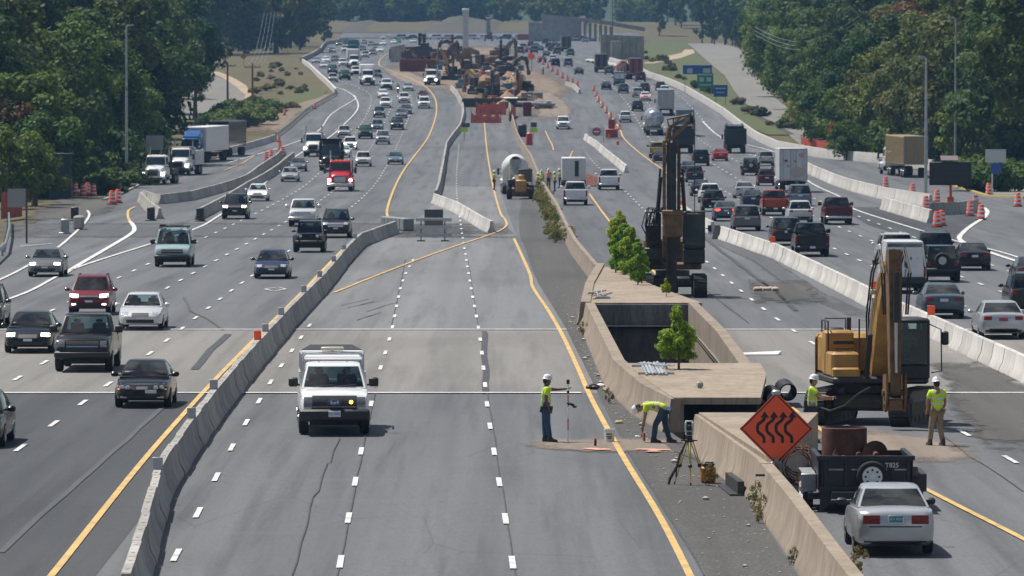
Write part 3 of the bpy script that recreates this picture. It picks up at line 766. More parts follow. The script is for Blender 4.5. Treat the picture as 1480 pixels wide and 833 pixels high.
def tree(V, leaf, X, Y, label, group, h=None, rz=0, dz=0, name='tree', cat='tree', wide=1.0):
    cm, tm, h0 = V
    s = (h or h0)/h0
    key = (cm.name, leaf)
    if key not in SEEN_T:
        c2 = cm.copy(); c2.materials.append(LEAF[leaf]); SEEN_T[key] = c2
    t = thing(name, label, cat, (X, Y, zg(Y)+dz), rz, group)
    t.scale = (s*wide, s*wide, s)
    link('crown', SEEN_T[key], t); link('trunk', tm, t)
    return t
gt = random.Random(21)
GL, GR = 'dark woods on the left', 'woods on the right'
# left woods: (u, v of base, height, kind)
LT = [(-40, 282, 18, 1, 'dark'), (8, 276, 20, 0, 'dark'), (30, 284, 13, 3, 'mid'), (62, 280, 12, 3, 'dark'), (92, 266, 17, 1, 'mid'), (80, 252, 22, 2, 'dark'), (45, 258, 24, 2, 'dark'),
      (128, 254, 18, 0, 'dark'), (150, 248, 15, 1, 'mid'), (118, 238, 23, 2, 'dark'), (165, 240, 21, 0, 'dark'), (188, 246, 12, 3, 'mid'), (190, 238, 19, 1, 'dark'),
      (190, 230, 23, 2, 'dark'), (186, 224, 14, 3, 'dark'), (196, 200, 19, 1, 'olive'), (196, 212, 22, 0, 'dark'),
      (20, 246, 25, 0, 'dark'), (-20, 250, 25, 2, 'dark'), (60, 236, 26, 1, 'dark'), (150, 222, 24, 0, 'dark'), (190, 210, 22, 2, 'dark'), (100, 222, 27, 2, 'dark'), (40, 268, 16, 1, 'dark'),
      (208, 190, 22, 1, 'dark'), (282, 172, 15, 2, 'mid'), (258, 165, 20, 0, 'dark'), (238, 176, 22, 1, 'dark'), (15, 300, 7, 4, 'mid'), (50, 296, 6, 4, 'dark'), (75, 286, 8, 4, 'mid'), (0, 285, 10, 4, 'rust')]
for i, (u, v, h, k, lf) in enumerate(LT):
    x, y = PX(u, v)
    tree(TV[k], lf, x, y, 'dark broadleaf tree in the wood on the left, behind the light pole', GL, h, gt.uniform(0, 6.3))
RT = [(1500, 268, 22, 0, 'dark'), (1470, 252, 20, 1, 'dark'), (1440, 246, 24, 2, 'dark'), (1410, 240, 20, 1, 'olive'), (1385, 236, 19, 0, 'olive'), (1350, 236, 17, 1, 'olive'), (1320, 230, 15, 3, 'olive'),
      (1345, 224, 22, 2, 'mid'), (1290, 228, 14, 1, 'mid'), (1265, 224, 12, 3, 'olive'), (1245, 220, 15, 1, 'dark'), (1230, 222, 9, 4, 'mid'), (1205, 214, 10, 4, 'mid'), (1218, 206, 16, 0, 'dark'),
      (1262, 210, 17, 0, 'dark'), (1300, 212, 18, 1, 'dark'), (1380, 222, 23, 2, 'rust'), (1430, 226, 26, 0, 'dark'), (1480, 232, 27, 2, 'dark'), (1330, 205, 22, 1, 'rust'), (1290, 196, 20, 2, 'mid'),
      (1195, 196, 14, 1, 'mid'), (1180, 184, 15, 0, 'dark'), (1165, 170, 16, 1, 'mid'), (1150, 158, 15, 3, 'mid'), (1135, 140, 17, 1, 'mid'), (1120, 124, 16, 0, 'dark'), (1175, 160, 20, 2, 'dark'),
      (1215, 178, 20, 1, 'dark'), (1250, 185, 22, 2, 'dark'), (1105, 106, 15, 1, 'mid'), (1090, 92, 15, 0, 'dark'), (1110, 88, 20, 2, 'dark'), (1140, 110, 22, 0, 'dark'), (1420, 250, 10, 4, 'mid'), (1225, 232, 5, 4, 'mid')]
for i, (u, v, h, k, lf) in enumerate(RT):
    x, y = PX(u, v)
    tree(TV[k], lf, x, y, 'tall russet topped tree above the woods on the right' if lf == 'rust' else 'broadleaf tree in the wood on the right, beyond the pale wall', GR, h, gt.uniform(0, 6.3))
# trees further off, along both sides and on the plateau behind the works
for i in range(64):
    Y = gt.uniform(900, 1950); ue = interp([(900, 300), (1050, 285), (1250, 300), (1500, 420), (1700, 490), (1950, 500)], Y)-(gt.uniform(8, 260) if Y < 1250 else gt.uniform(2, 150))
    if Y < 1100 and ue > 250: ue -= 60
    if 900 < Y < 1350 and 225 < ue < 400: ue -= 170
    tree(FARV[i % 3], ['dark', 'mid', 'dark', 'olive'][i % 4], X_of(ue, Y), Y, 'hazy tree in the far wood left of the oncoming lanes', 'far woods on the left', gt.uniform(18, 28), gt.uniform(0, 6.3))
for i in range(40):
    Y = gt.uniform(1000, 2000); ue = interp([(1000, 1190), (1300, 1120), (1600, 1085), (2000, 1040)], Y)+gt.uniform(0, 260)
    tree(FARV[i % 3], ['dark', 'dark', 'mid', 'olive'][i % 4], X_of(ue, Y), Y, 'hazy tree in the far wood beyond the gravel frontage road', 'far woods on the right', gt.uniform(18, 28), gt.uniform(0, 6.3))
for i in range(60):      # dark conifers at the right end of the far wall
    Y = gt.uniform(1750, 2300); ue = gt.uniform(930, 1130)
    if Y < 2000 and ue < 1000: ue += 75
    tree(FARV[1], 'dark', X_of(ue, Y), Y, 'dark hazy conifer beyond the end of the grass bank', 'conifers beyond the grass bank', gt.uniform(18, 30), gt.uniform(0, 6.3), wide=.75)
for i in range(34):      # behind the brick building
    Y = gt.uniform(2300, 2600); ue = gt.uniform(330, 840)
    tree(FARV[i % 3], ['dark', 'mid', 'dark'][i % 3], X_of(ue, Y), Y, 'bluish hazy tree along the skyline behind the brick building', 'skyline trees', gt.uniform(22, 34) if ue < 780 else gt.uniform(10, 14), gt.uniform(0, 6.3))
for i in range(30):
    Y = gt.uniform(2185, 2228); ue = gt.uniform(440, 810)
    tree(FARV[i % 3], ['mid', 'dark'][i % 2], X_of(ue, Y), Y, 'small hazy tree on top of the far grey bank', 'trees on the far bank', gt.uniform(9, 17), gt.uniform(0, 6.3))
for i in range(34):
    Y = gt.uniform(2240, 2800); ue = gt.uniform(790, 950)
    tree(FARV[i % 3], 'mid', X_of(ue, Y), Y, 'light green hazy tree behind the far bridge', 'trees behind the far bridge', gt.uniform(9, 15), gt.uniform(0, 6.3))
# shrubs
BUSH = [(crown(90+i, h, r, 0, n, 120, ls, .1, (.25, .4)), trunk(95+i, h*.6, .04, 5), h) for i, (h, r, n, ls) in enumerate([(1.6, 1.6, 34, .3), (1.2, 1.0, 24, .22)])]
for u, v, h, wd in [(148, 280, 1.6, 1.3), (165, 272, 1.9, 1.3), (182, 268, 2.0, 1.2), (200, 262, 2.0, 1.2), (190, 258, 1.8, 1.3), (212, 258, 1.6, 1.2)]:
    x, y = PX(u, v); tree(BUSH[0], 'dark', x, y, 'low dark juniper bush in the kerbed island beside the white truck', 'island bushes', h, gt.uniform(0, 6), name='bush', cat='bush', wide=wd)
for u, v, h in [(1402, 276, 2.4), (1425, 272, 2.8), (1442, 277, 2.6), (1415, 262, 2.6), (1460, 262, 2.2)]:
    x, y = PX(u, v); tree(BUSH[0], 'mid', x, y, 'rounded green bush by the small blue and white roadside signs', 'bushes by the blue sign', h, gt.uniform(0, 6), name='bush', cat='bush')
for i in range(22):
    u = gt.uniform(285, 385); v = interp([(285, 186), (330, 176), (385, 170)], u)+gt.uniform(-9, 9)
    x, y = PX(u, v); tree(BUSH[i % 2], 'mid', x, y, 'reedy green bush on the bank by the curved road', 'bank bushes', gt.uniform(1.2, 2.8), gt.uniform(0, 6), name='bush', cat='bush', wide=1.2)
for i in range(36):
    u = gt.uniform(365, 455); v = gt.uniform(96, 165)
    if u > interp([(90, 425), (130, 455), (165, 420)], v): continue
    x, y = PX(u, v); tree(BUSH[i % 2], 'olive' if i % 6 == 0 else 'weed', x, y, 'scrubby dry bush on the brown bank left of the lanes', 'brown bank scrub', gt.uniform(.4, 1.2), gt.uniform(0, 6), name='bush', cat='bush', wide=1.1)
for i in range(24):
    v = gt.uniform(75, 190); u = interp([(75, 885), (90, 915), (120, 985), (150, 1052), (190, 1125)], v)+gt.uniform(4, 40)*(1.2 if v < 120 else .7)
    x, y = PX(u, v); tree(BUSH[i % 2], ['mid', 'scrub', 'olive'][i % 3], x, y, 'low scrubby bush on the grass bank by the blue service signs', 'grass bank scrub', gt.uniform(.6, 1.6), gt.uniform(0, 6), name='bush', cat='bush', wide=1.0)
# saplings and weeds of the median
SAP = [(crown(120+i, h, r, b, n, nl, ls, c, (.26, .42)), trunk(125+i, h, .035, 9, .02, .22), h) for i, (h, r, b, n, nl, ls, c) in enumerate(
    [(2.5, .62, .02, 50, 80, .125, .5), (2.1, .55, .02, 44, 80, .125, .45), (1.75, .55, .05, 36, 80, .115, .65)])]
def med(u, v, Y): p = at(u, v, Y); return p.x, Y
for k, u, Y, h, lab in [(0, 897, 283, 2.75, 'tallest bright green sapling at the far end of the median planter'), (1, 911, 270, 2.2, 'middle bright green sapling in the median planter clump'), (1, 922, 261, 1.75, 'front bright green sapling of the median planter clump'),
                        (1, 902, 276, 2.2, 'bright green sapling between the tallest and the middle one'),
                        (0, 905, 281, 2.2, 'slim bright green sapling just right of the tallest one'), (1, 890, 279, 1.7, 'slim bright green sapling left of the tallest one'), (1, 928, 264, 1.3, 'lowest bright green sapling at the right of the clump'),
                        (2, 963, 246, .75, 'tiny lone green sapling by the far edge of the open pit'), (2, 981, 180.5, 2.0, 'single cone shaped green sapling on the bridge slab before the pit')]:
    tree(SAP[k], 'bright', X_of(u, Y), Y, lab, 'median saplings', h*1.1, gt.uniform(0, 6), dz=.95, name='sapling', cat='sapling')
WEED = [(crown(140+i, .9, .45, 0, 22, 26, .10, .2, (.2, .5)), trunk(145+i, .8, .012, 10, .1, .4), .9) for i in range(2)]
for i in range(70):      # overgrown strip along the median wall
    Y = gt.uniform(360, 540); x = interp([(b_, a_) for a_, b_ in mwall], Y)+gt.uniform(-.8, .35)
    tree(WEED[i % 2], 'weed' if i % 5 else 'mid', x, Y, 'dry weed clump along the median wall by the white pickup', 'weeds along the median wall', gt.uniform(.4, 1.15), gt.uniform(0, 6), name='weed', cat='weed', wide=.95)
for u, v, h in [(868, 421, .8), (856, 395, .7), (848, 385, .6), (822, 352, .8), (843, 486, .6), (846, 470, .5), (880, 584, .5), (1100, 748, .55), (1096, 757, .4), (1092, 735, .65), (1146, 818, .4), (1028, 700, .5), (1240, 840, .7)]:
    x, y = PX(u, v); tree(WEED[0], 'weed', x, y, 'small weed growing at the foot of the tan median wall', 'weeds at the wall foot', h, gt.uniform(0, 6), name='weed', cat='weed', wide=.6)
UG = [(crown(150+i, 4.2, 3.6, -.3, 34, 110, .5, .1, (.25, .42)), trunk(155+i, 2.5, .06, 5), 4.2) for i in range(2)]
for i in range(34):
    u = gt.uniform(-30, 240); v = interp([(-30, 290), (60, 282), (120, 262), (200, 246), (292, 212)], u)-gt.uniform(0, 12)
    x, y = PX(u, v); tree(UG[i % 2], ['dark', 'mid', 'dark'][i % 3], x, y, 'leafy undergrowth shrub at the foot of the left wood', 'undergrowth on the left', gt.uniform(2.5, 6.5), gt.uniform(0, 6), name='shrub', cat='shrub')
for i in range(44):
    u = gt.uniform(1085, 1500); v = interp([(1085, 88), (1120, 124), (1165, 172), (1215, 214), (1270, 228), (1340, 238), (1500, 262)], u)-gt.uniform(0, 8)
    x, y = PX(u+6, v); tree(UG[i % 2], ['mid', 'dark', 'olive'][i % 3], x, y, 'leafy undergrowth shrub at the foot of the right wood', 'undergrowth on the right', gt.uniform(2.5, 6), gt.uniform(0, 6), name='shrub', cat='shrub')
# dead pale limbs standing out of the left wood
t = thing('dead_tree', 'bare pale dead tree standing in the dark left wood', 'tree', (*PX(152, 232), zg(PX(152, 232)[1])))
mb = MB(); mb.path([(0, 0, -.3), (.1, 0, 6), (-.3, 0, 12), (-1.5, 0, 15), (-3.8, 0, 18.6)], [.3, .26, .2, .14, .07]); part('trunk', mb, PALEBARK, t)
mb = MB(); mb.path([(-.3, 0, 12), (.6, 0, 15), (.8, 0, 19), (1.0, 0, 21)], [.14, .1, .07, .03]); mb.path([(-1.5, 0, 15), (-1.3, 0, 16.6), (-.9, 0, 17.3)], [.1, .08, .05]); part('branch', mb, PALEBARK, t)
# ------------------------------------------------------------------ road vehicles
from mathutils.bvhtree import BVHTree
PNT = {
 'black': paint('black', (.007, .008, .009)), 'navy': paint('navy', (.018, .03, .07)), 'charcoal': paint('charcoal', (.026, .03, .034)), 'grey': paint('grey', (.16, .17, .18), .25, .3),
 'silver': paint('silver', (.46, .48, .5), .25, .45), 'white': paint('white', (.74, .75, .76)), 'pearl': paint('pearl', (.6, .61, .62), .25, .2), 'burgundy': paint('burgundy', (.16, .012, .022)),
 'maroon': paint('maroon', (.08, .01, .016)), 'red': paint('red', (.42, .025, .02)), 'orangered': paint('orangered', (.36, .055, .025)), 'blue': paint('blue', (.03, .10, .28)), 'steelblue': paint('steelblue', (.14, .2, .26), .25, .3),
 'teal': paint('teal', (.03, .16, .16)), 'mint': paint('mint', (.3, .42, .43)), 'gold': paint('gold', (.5, .36, .06)), 'green': paint('green', (.03, .06, .04)), 'tan': paint('tan', (.32, .25, .13), .6), 'slate': paint('slate', (.08, .11, .14), .25, .2),
 'brightred': paint('brightred', (.5, .012, .02))}
class Proto:
    """a vehicle: list of (part name, mesh, uses paint, parent index)"""
    def __init__(s, kind, name, cat): s.kind, s.name, s.cat, s.parts, s.bvh = kind, name, cat, [], None
    def add(s, name, mb, m=None, parent=None, smooth=40, near=False):
        me = mb.mesh(name, m if m is not None else PNT['white'], smooth)
        s.parts.append((name, me, m is None, parent, near)); return len(s.parts)-1
    def solid(s, *mbs):
        v, f = [], []
        for mb in mbs:
            o = len(v); v += mb.v; f += [tuple(i+o for i in q) for q in mb.f]
        s.bvh = BVHTree.FromPolygons([Vector(p) for p in v], f)
    def hit(s, side, a, z, dflt=None):
        o, d = {'F': ((a, 20, z), (0, -1, 0)), 'B': ((a, -20, z), (0, 1, 0)), 'R': ((20, a, z), (-1, 0, 0)), 'L': ((-20, a, z), (1, 0, 0)), 'T': ((a, z, 20), (0, 0, -1))}[side]
        h = s.bvh.ray_cast(Vector(o), Vector(d))[0]
        return h if h is not None else dflt
    def panel(s, mb, side, a0, a1, z0, z1, n=4, m=2, off=.01, shear=0.0, thick=.03, taper=0.0):
        """a plate lying on the body's surface, projected along one axis, with a real edge thickness"""
        d = Vector({'F': (0, 1, 0), 'B': (0, -1, 0), 'R': (1, 0, 0), 'L': (-1, 0, 0), 'T': (0, 0, 1)}[side])
        rows = []; last = None
        for j in range(m+1):
            row = []
            for i in range(n+1):
                t = j/m; a = a0+(a1-a0)*i/n
                ac = (a0+a1)/2; a = ac+(a-ac)*(1-taper*t)
                z = z0+(z1-z0)*t+shear*(i/n-.5)
                p = s.hit(side, a, z)
                if p is None: p = last or Vector((a, 0, z))
                last = p; row.append(p+d*off)
            rows.append(row)
        W = n+1
        top = [p for r in rows for p in r]; bot = [p-d*thick for p in top]
        vs = top+bot; K = len(top); fs = []
        for j in range(m):
            for i in range(n):
                q = (j*W+i, j*W+i+1, (j+1)*W+i+1, (j+1)*W+i); fs.append(q)
        ring = [i for i in range(W)]+[j*W+n for j in range(1, m+1)]+[m*W+i for i in range(n-1, -1, -1)]+[j*W for j in range(m-1, 0, -1)]
        for a, b in zip(ring, ring[1:]+ring[:1]): fs.append((a, b, b+K, a+K))
        mb.add(vs, fs); return mb
    def spawn(s, loc, rz, pitch, paint_m, label, group=None, lod=False, swap=None, name=None, cat=None):
        t = link(name or s.name, None, None, None, label, cat or s.cat, group)
        cz, sz = math.cos(rz), math.sin(rz)
        fwd = Vector((-sz, cz, pitch*cz)).normalized(); x = fwd.cross(Vector((0, 0, 1))).normalized(); z = x.cross(fwd)
        t.matrix_world = Matrix(((x.x, fwd.x, z.x, loc[0]), (x.y, fwd.y, z.y, loc[1]), (x.z, fwd.z, z.z, loc[2]), (0, 0, 0, 1)))
        made = []
        for nm, me, pt, par, near in s.parts:
            if near and lod: made.append(None); continue
            o = link(nm, me, t if par is None else made[par])
            if pt:
                o.material_slots[0].link = 'OBJECT'; o.material_slots[0].material = paint_m
            if swap and nm in swap:
                o.material_slots[0].link = 'OBJECT'; o.material_slots[0].material = swap[nm]
            made.append(o)
        return t
LAMP_D = mat('headlamp_dark', (.16, .17, .18), .12, .3, spec=.8)
def wheel_mesh(r, wd):
    mb = MB(); h = wd/2
    mb.lathe([(r*.6, -h*.9), (r*.9, -h), (r*.985, -h*.75), (r, -h*.4), (r, h*.4), (r*.985, h*.75), (r*.9, h), (r*.6, h*.9)], 20, axis='x'); return mb
def rim_mesh(r, wd, sgn):
    mb = MB(); h = wd/2*sgn
    mb.lathe([(r*.63, h*.86), (r*.6, h*1.0), (r*.5, h*.8), (r*.15, h*.9), (.01, h*.93)], 16, axis='x')
    for k in range(5):
        a = k*2*math.pi/5
        mb.path([(h*.95, 0, 0), (h*.97, math.cos(a)*r*.58, math.sin(a)*r*.58)], r*.09, 5)
    return mb
def wheels(p, pos, r, wd, near_rim=True, tm=RUB, rm=None, cols=None):
    for x, y in pos:
        T = Matrix.Translation((x, y, r))
        mb = wheel_mesh(r, wd); mb.v = [tuple(T @ Vector(q)) for q in mb.v]
        i = p.add('wheel', mb, tm)
        mb = rim_mesh(r, wd, 1 if x > 0 else -1); mb.v = [tuple(T @ Vector(q)) for q in mb.v]
        p.add('rim', mb, rm or RIM, i, near=near_rim)
def body_loft(st, flare=.985):
    secs = []
    for y, zb, zs, zt, w in st:
        h = zs-zb
        half = [(0, zb), (w*.82, zb), (w*.965, zb+h*.12), (w, zb+h*.42), (w*flare, zb+h*.78), (w*.945, zs), (w*.7, zs+(zt-zs)*.72), (w*.3, zt-(zt-zs)*.04), (0, zt)]
        secs.append([(x, y, z) for x, z in half]+[(-x, y, z) for x, z in reversed(half[1:-1])])
    return MB().loft(secs)
class Cab:
    def __init__(s, yf0, zf0, yf1, zr, yr1, yr0, zr0, wb, wr, bf=.10, br=.08, bs=.03, crown_=.05):
        s.__dict__.update(locals())
    def w(s, t): return s.wb+(s.wr-s.wb)*t**1.15
    def zz(s, a, t): return a+(s.zr-a)*t
    def front(s, q, t, o=0): return Vector((q*(s.w(t)), s.yf0+(s.yf1-s.yf0)*t**1.08+s.bf*(1-q*q)+o, s.zz(s.zf0, t)+o*.6))
    def rear(s, q, t, o=0): return Vector((q*(s.w(t)), s.yr0+(s.yr1-s.yr0)*t**1.08-s.br*(1-q*q)-o, s.zz(s.zr0, t)+o*.5))
    def side(s, sg, q, t, o=0):           # q 0 front .. 1 rear
        yf = s.yf0+(s.yf1-s.yf0)*t**1.08; yr = s.yr0+(s.yr1-s.yr0)*t**1.08
        z0 = s.zf0+(s.zr0-s.zf0)*q
        return Vector((sg*(s.w(t)+s.bs*4*q*(1-q)+o), yf+(yr-yf)*q, s.zz(z0, t)))
    def shell(s, opening=''):
        S = [-1, -.91, -.5, 0, .5, .91, 1]; secs = []
        for t in (-.12, 0, .07, .5, .91, 1):
            t_ = max(t, 0)
            r = [s.front(q, t_) for q in S]+[s.side(1, q, t_) for q in (.25, .5, .75)]+[s.rear(-q, t_) for q in S]+[s.side(-1, 1-q, t_) for q in (.25, .5, .75)]
            if t < 0: r = [s.front(q, 0)+Vector((0, .0, -.12)) for q in S]+[s.side(1, q, 0)-Vector((0, 0, .12)) for q in (.25, .5, .75)]+[s.rear(-q, 0)-Vector((0, 0, .12)) for q in S]+[s.side(-1, 1-q, 0)-Vector((0, 0, .12)) for q in (.25, .5, .75)]
            secs.append([tuple(p) for p in r])
        c = Vector((0, (s.yf1+s.yr1)/2, s.zr))
        for k, dz in ((.93, s.crown_*.45), (.7, s.crown_*.85), (.3, s.crown_)):
            secs.append([tuple(c+(Vector(p)-c)*k+Vector((0, 0, dz))) for p in secs[5]])
        mb = MB().loft(secs); keep = []
        for k, f in enumerate(mb.f):
            i, j = divmod(k, 20)
            if i in (2, 3) and ((1 <= j <= 4 and 'f' in opening) or (11 <= j <= 14 and 'r' in opening)): continue
            keep.append(f)
        mb.f = keep; mb.mi = [0]*len(keep); return mb
    def pane(s, f, q0, q1, t0, t1, n=6, m=3, o=.006, top_in=0.0):
        mb = MB(); g = []
        for k, oo in ((0, o), (1, o-.02)):
            for j in range(m+1):
                for i in range(n+1):
                    q = q0+(q1-q0)*i/n; t = t0+(t1-t0)*j/m
                    g.append(tuple(f(q, t, oo)))
        W = n+1; K = W*(m+1); fs = []
        for j in range(m):
            for i in range(n): fs.append((j*W+i, j*W+i+1, (j+1)*W+i+1, (j+1)*W+i))
        ring = list(range(W))+[j*W+n for j in range(1, m+1)]+[m*W+i for i in range(n-1, -1, -1)]+[j*W for j in range(m-1, 0, -1)]
        for a, b in zip(ring, ring[1:]+ring[:1]): fs.append((a, b, b+K, a+K))
        return mb.add(g, fs)
PROTO = {}
def car(kind, name, cat, st, cab, wh, front, rear, mirror=None, extra=None, win=((.04, .5), (.54, .95)), glass=GLASS, trim=BLK, flare=.985):
    """front/rear: dicts of projected panels lights/grille/intake/plate/trim"""
    p = Proto(kind, name, cat)
    b = body_loft(st, flare); c = cab.shell('f' if kind == 'transit' else 'fr')
    p.solid(b, c)
    bi = p.add('body', MB().add(b.v, b.f).add(c.v, c.f))
    p.add('windshield', cab.pane(cab.front, -.935, .935, .05, .93), GLASS_C)
    p.add('rear_window', cab.pane(cab.rear, -.935, .935, .05, .93), GLASS_C if kind != 'transit' else glass)
    mb = MB(); zb_ = max(cab.zf0, cab.zr0)
    mb.box((0, (cab.yf0+cab.yr0)/2, zb_+.0), (cab.wb*1.8, cab.yf0-cab.yr0-.12, .06)); mb.bbox((0, cab.yf0-.32, zb_+.03), (cab.wb*1.7, .3, .14), .04); p.add('cabin_tray', mb, BLK)
    mb = MB(); hh = cab.zr-zb_
    for y in [cab.yf1-.75]+([cab.yr1+.25] if cab.yf1-cab.yr1 > 1.6 or kind in ('sedan', 'compact', 'coupe') else []):
        for sg in (1, -1): mb.bbox((sg*.38, y, zb_+hh*.26), (.46, .14, hh*.5), .05); mb.bbox((sg*.38, y, zb_+hh*.62), (.24, .09, hh*.2), .04)
    p.add('seats', mb, SEAT, near=True)
    for sg in (1, -1):
        mb = MB()
        for a, e in win:
            w_ = cab.pane(lambda q, t, o: cab.side(sg, q, t, o), a, e, .08, .88, 3, 2); mb.add(w_.v, w_.f)
        p.add('side_window', mb, glass)
    yf, yr, r, wd, tx = wh
    wheels(p, [(tx, yf), (-tx, yf), (tx, yr), (-tx, yr)], r, wd)
    mb = MB(); mb.box((0, (yf+yr)/2, (r+.1)/2+.12), (tx*1.6, (yf-yr)+.5, r*.55)); p.add('underbody', mb, BLK)
    for side, D, ln in (('F', front, 'headlight'), ('B', rear, 'tail_light')):
        for key, q in D.items():
            if key.startswith('light'):
                x0, x1, z0, z1 = q[:4]; sh = q[4] if len(q) > 4 else 0
                m = LAMP if side == 'F' else TAIL
                for sg in (1, -1):
                    mb = MB(); p.panel(mb, side, sg*x0, sg*x1, z0, z1, 4, 4, .016, sh); p.add(ln, mb, m)
            elif key.startswith('amber'):
                x0, x1, z0, z1 = q[:4]
                for sg in (1, -1):
                    mb = MB(); p.panel(mb, side, sg*x0, sg*x1, z0, z1, 2, 1, .016); p.add('indicator', mb, AMB, near=True)
            else:
                x0, x1, z0, z1 = q[:4]; nm = {'grille': 'grille', 'intake': 'air_intake', 'plate': 'licence_plate', 'bumper': 'bumper', 'strip': 'trim_strip', 'gate': 'tailgate', 'pw': 'door_window', 'seam': 'bumper_seam'}[key.rstrip('0123456789')]
                m = {'grille': trim, 'intake': BLK, 'plate': PLATE, 'bumper': q[4] if len(q) > 4 else trim, 'strip': CHR, 'gate': BLK, 'pw': glass, 'seam': BLK}[key.rstrip('0123456789')]
                mb = MB(); p.panel(mb, side, x0, x1, z0, z1, 6, 1 if nm in ('licence_plate', 'trim_strip') else 5, .016 if nm != 'licence_plate' else .024); p.add(nm, mb, m, near=nm in ('trim_strip',))
    if mirror:
        x, y, z = mirror
        for sg in (1, -1):
            big = 'pickup' in kind or kind in ('van', 'transit'); mb = MB(); mb.bbox((sg*(x+.13), y, z+.05*big), (.27, .14, .26) if big else (.22, .12, .15), .04); mb.box((sg*(x+.0), y, z-.03), (.12, .06, .05)); p.add('mirror', mb, BLK if kind in ('pickup', 'work_pickup', 'van', 'jeep', 'transit', 'compact') else None)
    if extra: extra(p)
    PROTO[kind] = p
    return p
# --- sedans and the like (y forward, metres)
def sedan_st(L, w, hood, deck, zb=.2, nose=.62):
    f, r = L/2, -L/2
    return [(r, .40, nose+.2, nose+.24, w*.80), (r+.06, .28, deck-.08, deck-.03, w*.90), (r+.25, .22, deck-.02, deck+.03, w*.965), (r+.75, zb, deck-.03, deck+.05, w), (r+1.5, zb, deck-.05, deck, w),
            (0, zb, deck-.07, deck-.03, w), (f-1.55, zb, hood, hood+.06, w), (f-1.2, zb, hood-.02, hood+.05, w*.99), (f-.6, .21, hood-.08, hood-.02, w*.965), (f-.25, .23, nose+.06, nose+.12, w*.9), (f-.06, .25, nose-.04, nose, w*.8), (f, .32, nose-.1, nose-.06, w*.68)]
car('sedan', 'car', 'car', sedan_st(4.8, .91, .88, 1.0), Cab(1.05, .93, .2, 1.41, -.95, -1.75, 1.0, .80, .60), (1.4, -1.4, .325, .215, .79),
    {'light': (.48, .80, .62, .74, -.02), 'grille': (-.34, .34, .56, .70), 'intake': (-.55, .55, .3, .44), 'plate': (-.16, .16, .45, .54)},
    {'light': (.45, .83, .76, .90), 'plate': (-.17, .17, .72, .84), 'bumper': (-.7, .7, .28, .38), 'intake': (-.55, .55, .30, .42)}, (.88, .72, .98))
car('compact', 'car', 'car', sedan_st(4.45, .85, .86, .98), Cab(.98, .9, .2, 1.36, -.8, -1.5, .99, .75, .57), (1.3, -1.3, .3, .2, .735),
    {'light': (.42, .74, .60, .71), 'grille': (-.3, .3, .58, .67), 'intake': (-.55, .55, .3, .42), 'plate': (-.16, .16, .44, .53)},
    {'light': (.33, .79, .69, .87), 'plate': (-.17, .17, .70, .83), 'bumper': (-.76, .76, .33, .62, None), 'intake': (-.66, .66, .25, .33), 'seam': (-.8, .8, .622, .645)}, (.82, .7, .95), glass=GLASS)
def roundlamps(p):
    for sg in (1, -1):
        for x, r in ((.42, .075), (.60, .075)):
            y = p.hit('F', sg*x, .62).y
            mb = MB(); mb.lathe([(r, 0), (r, .03), (r*.8, .045), (.005, .05)], 12, (sg*x, y, .62), 'y'); p.add('headlight', mb, LAMP)
car('coupe', 'car', 'car', sedan_st(4.43, .85, .84, .96, nose=.62), Cab(.92, .9, .1, 1.33, -.85, -1.6, .97, .75, .55), (1.35, -1.35, .31, .22, .74),
    {'grille': (-.17, .17, .57, .66), 'strip': (-.68, .68, .72, .735), 'intake': (-.55, .55, .27, .37), 'plate': (-.44, -.10, .46, .56), 'amber': (.68, .80, .56, .68), 'light9': (.45, .66, .31, .37)},
    {'light': (.42, .76, .70, .84), 'plate': (-.17, .17, .68, .8)}, (.8, .55, .96), roundlamps)
def suv_st(L, w, hood, belt, zb=.26, nose=.8, tail=1.02):
    f, r = L/2, -L/2
    return [(r, .42, tail-.05, tail, w*.86), (r+.07, .34, tail, tail+.03, w*.94), (r+.3, .28, belt, belt+.03, w*.98), (r+.9, zb, belt, belt+.02, w), (0, zb, belt-.02, belt, w), (f-1.45, zb, hood, hood+.05, w), (f-1.0, zb, hood-.02, hood+.05, w),
            (f-.4, .28, hood-.08, hood-.01, w*.97), (f-.14, .3, nose+.02, nose+.06, w*.92), (f-.03, .32, nose-.07, nose-.02, w*.86), (f, .42, nose-.16, nose-.12, w*.76)]
def rack(L, w, z):
    def f(p):
        for sg in (1, -1):
            mb = MB(); mb.path([(sg*w, L[0], z-.02), (sg*w, L[0]-.15, z+.05), (sg*w, L[1]+.15, z+.05), (sg*w, L[1], z-.02)], .022, 5); p.add('roof_rail', mb, BLK, near=True)
    return f
car('crossover', 'suv', 'SUV', suv_st(4.55, .92, 1.0, 1.05), Cab(.98, 1.02, .2, 1.62, -1.62, -2.02, 1.05, .82, .63, br=.06), (1.32, -1.34, .345, .225, .79),
    {'light': (.46, .82, .76, .90, .02), 'grille': (-.42, .42, .70, .84), 'intake': (-.62, .62, .34, .52), 'plate': (-.16, .16, .55, .64), 'light2': (.55, .74, .44, .5)},
    {'light': (.55, .88, .86, 1.04), 'plate': (-.17, .17, .74, .86), 'bumper': (-.8, .8, .36, .54)}, (.9, .72, 1.06), rack((.1, -1.5), .6, 1.64), win=((.04, .4), (.43, .72), (.75, .95)))
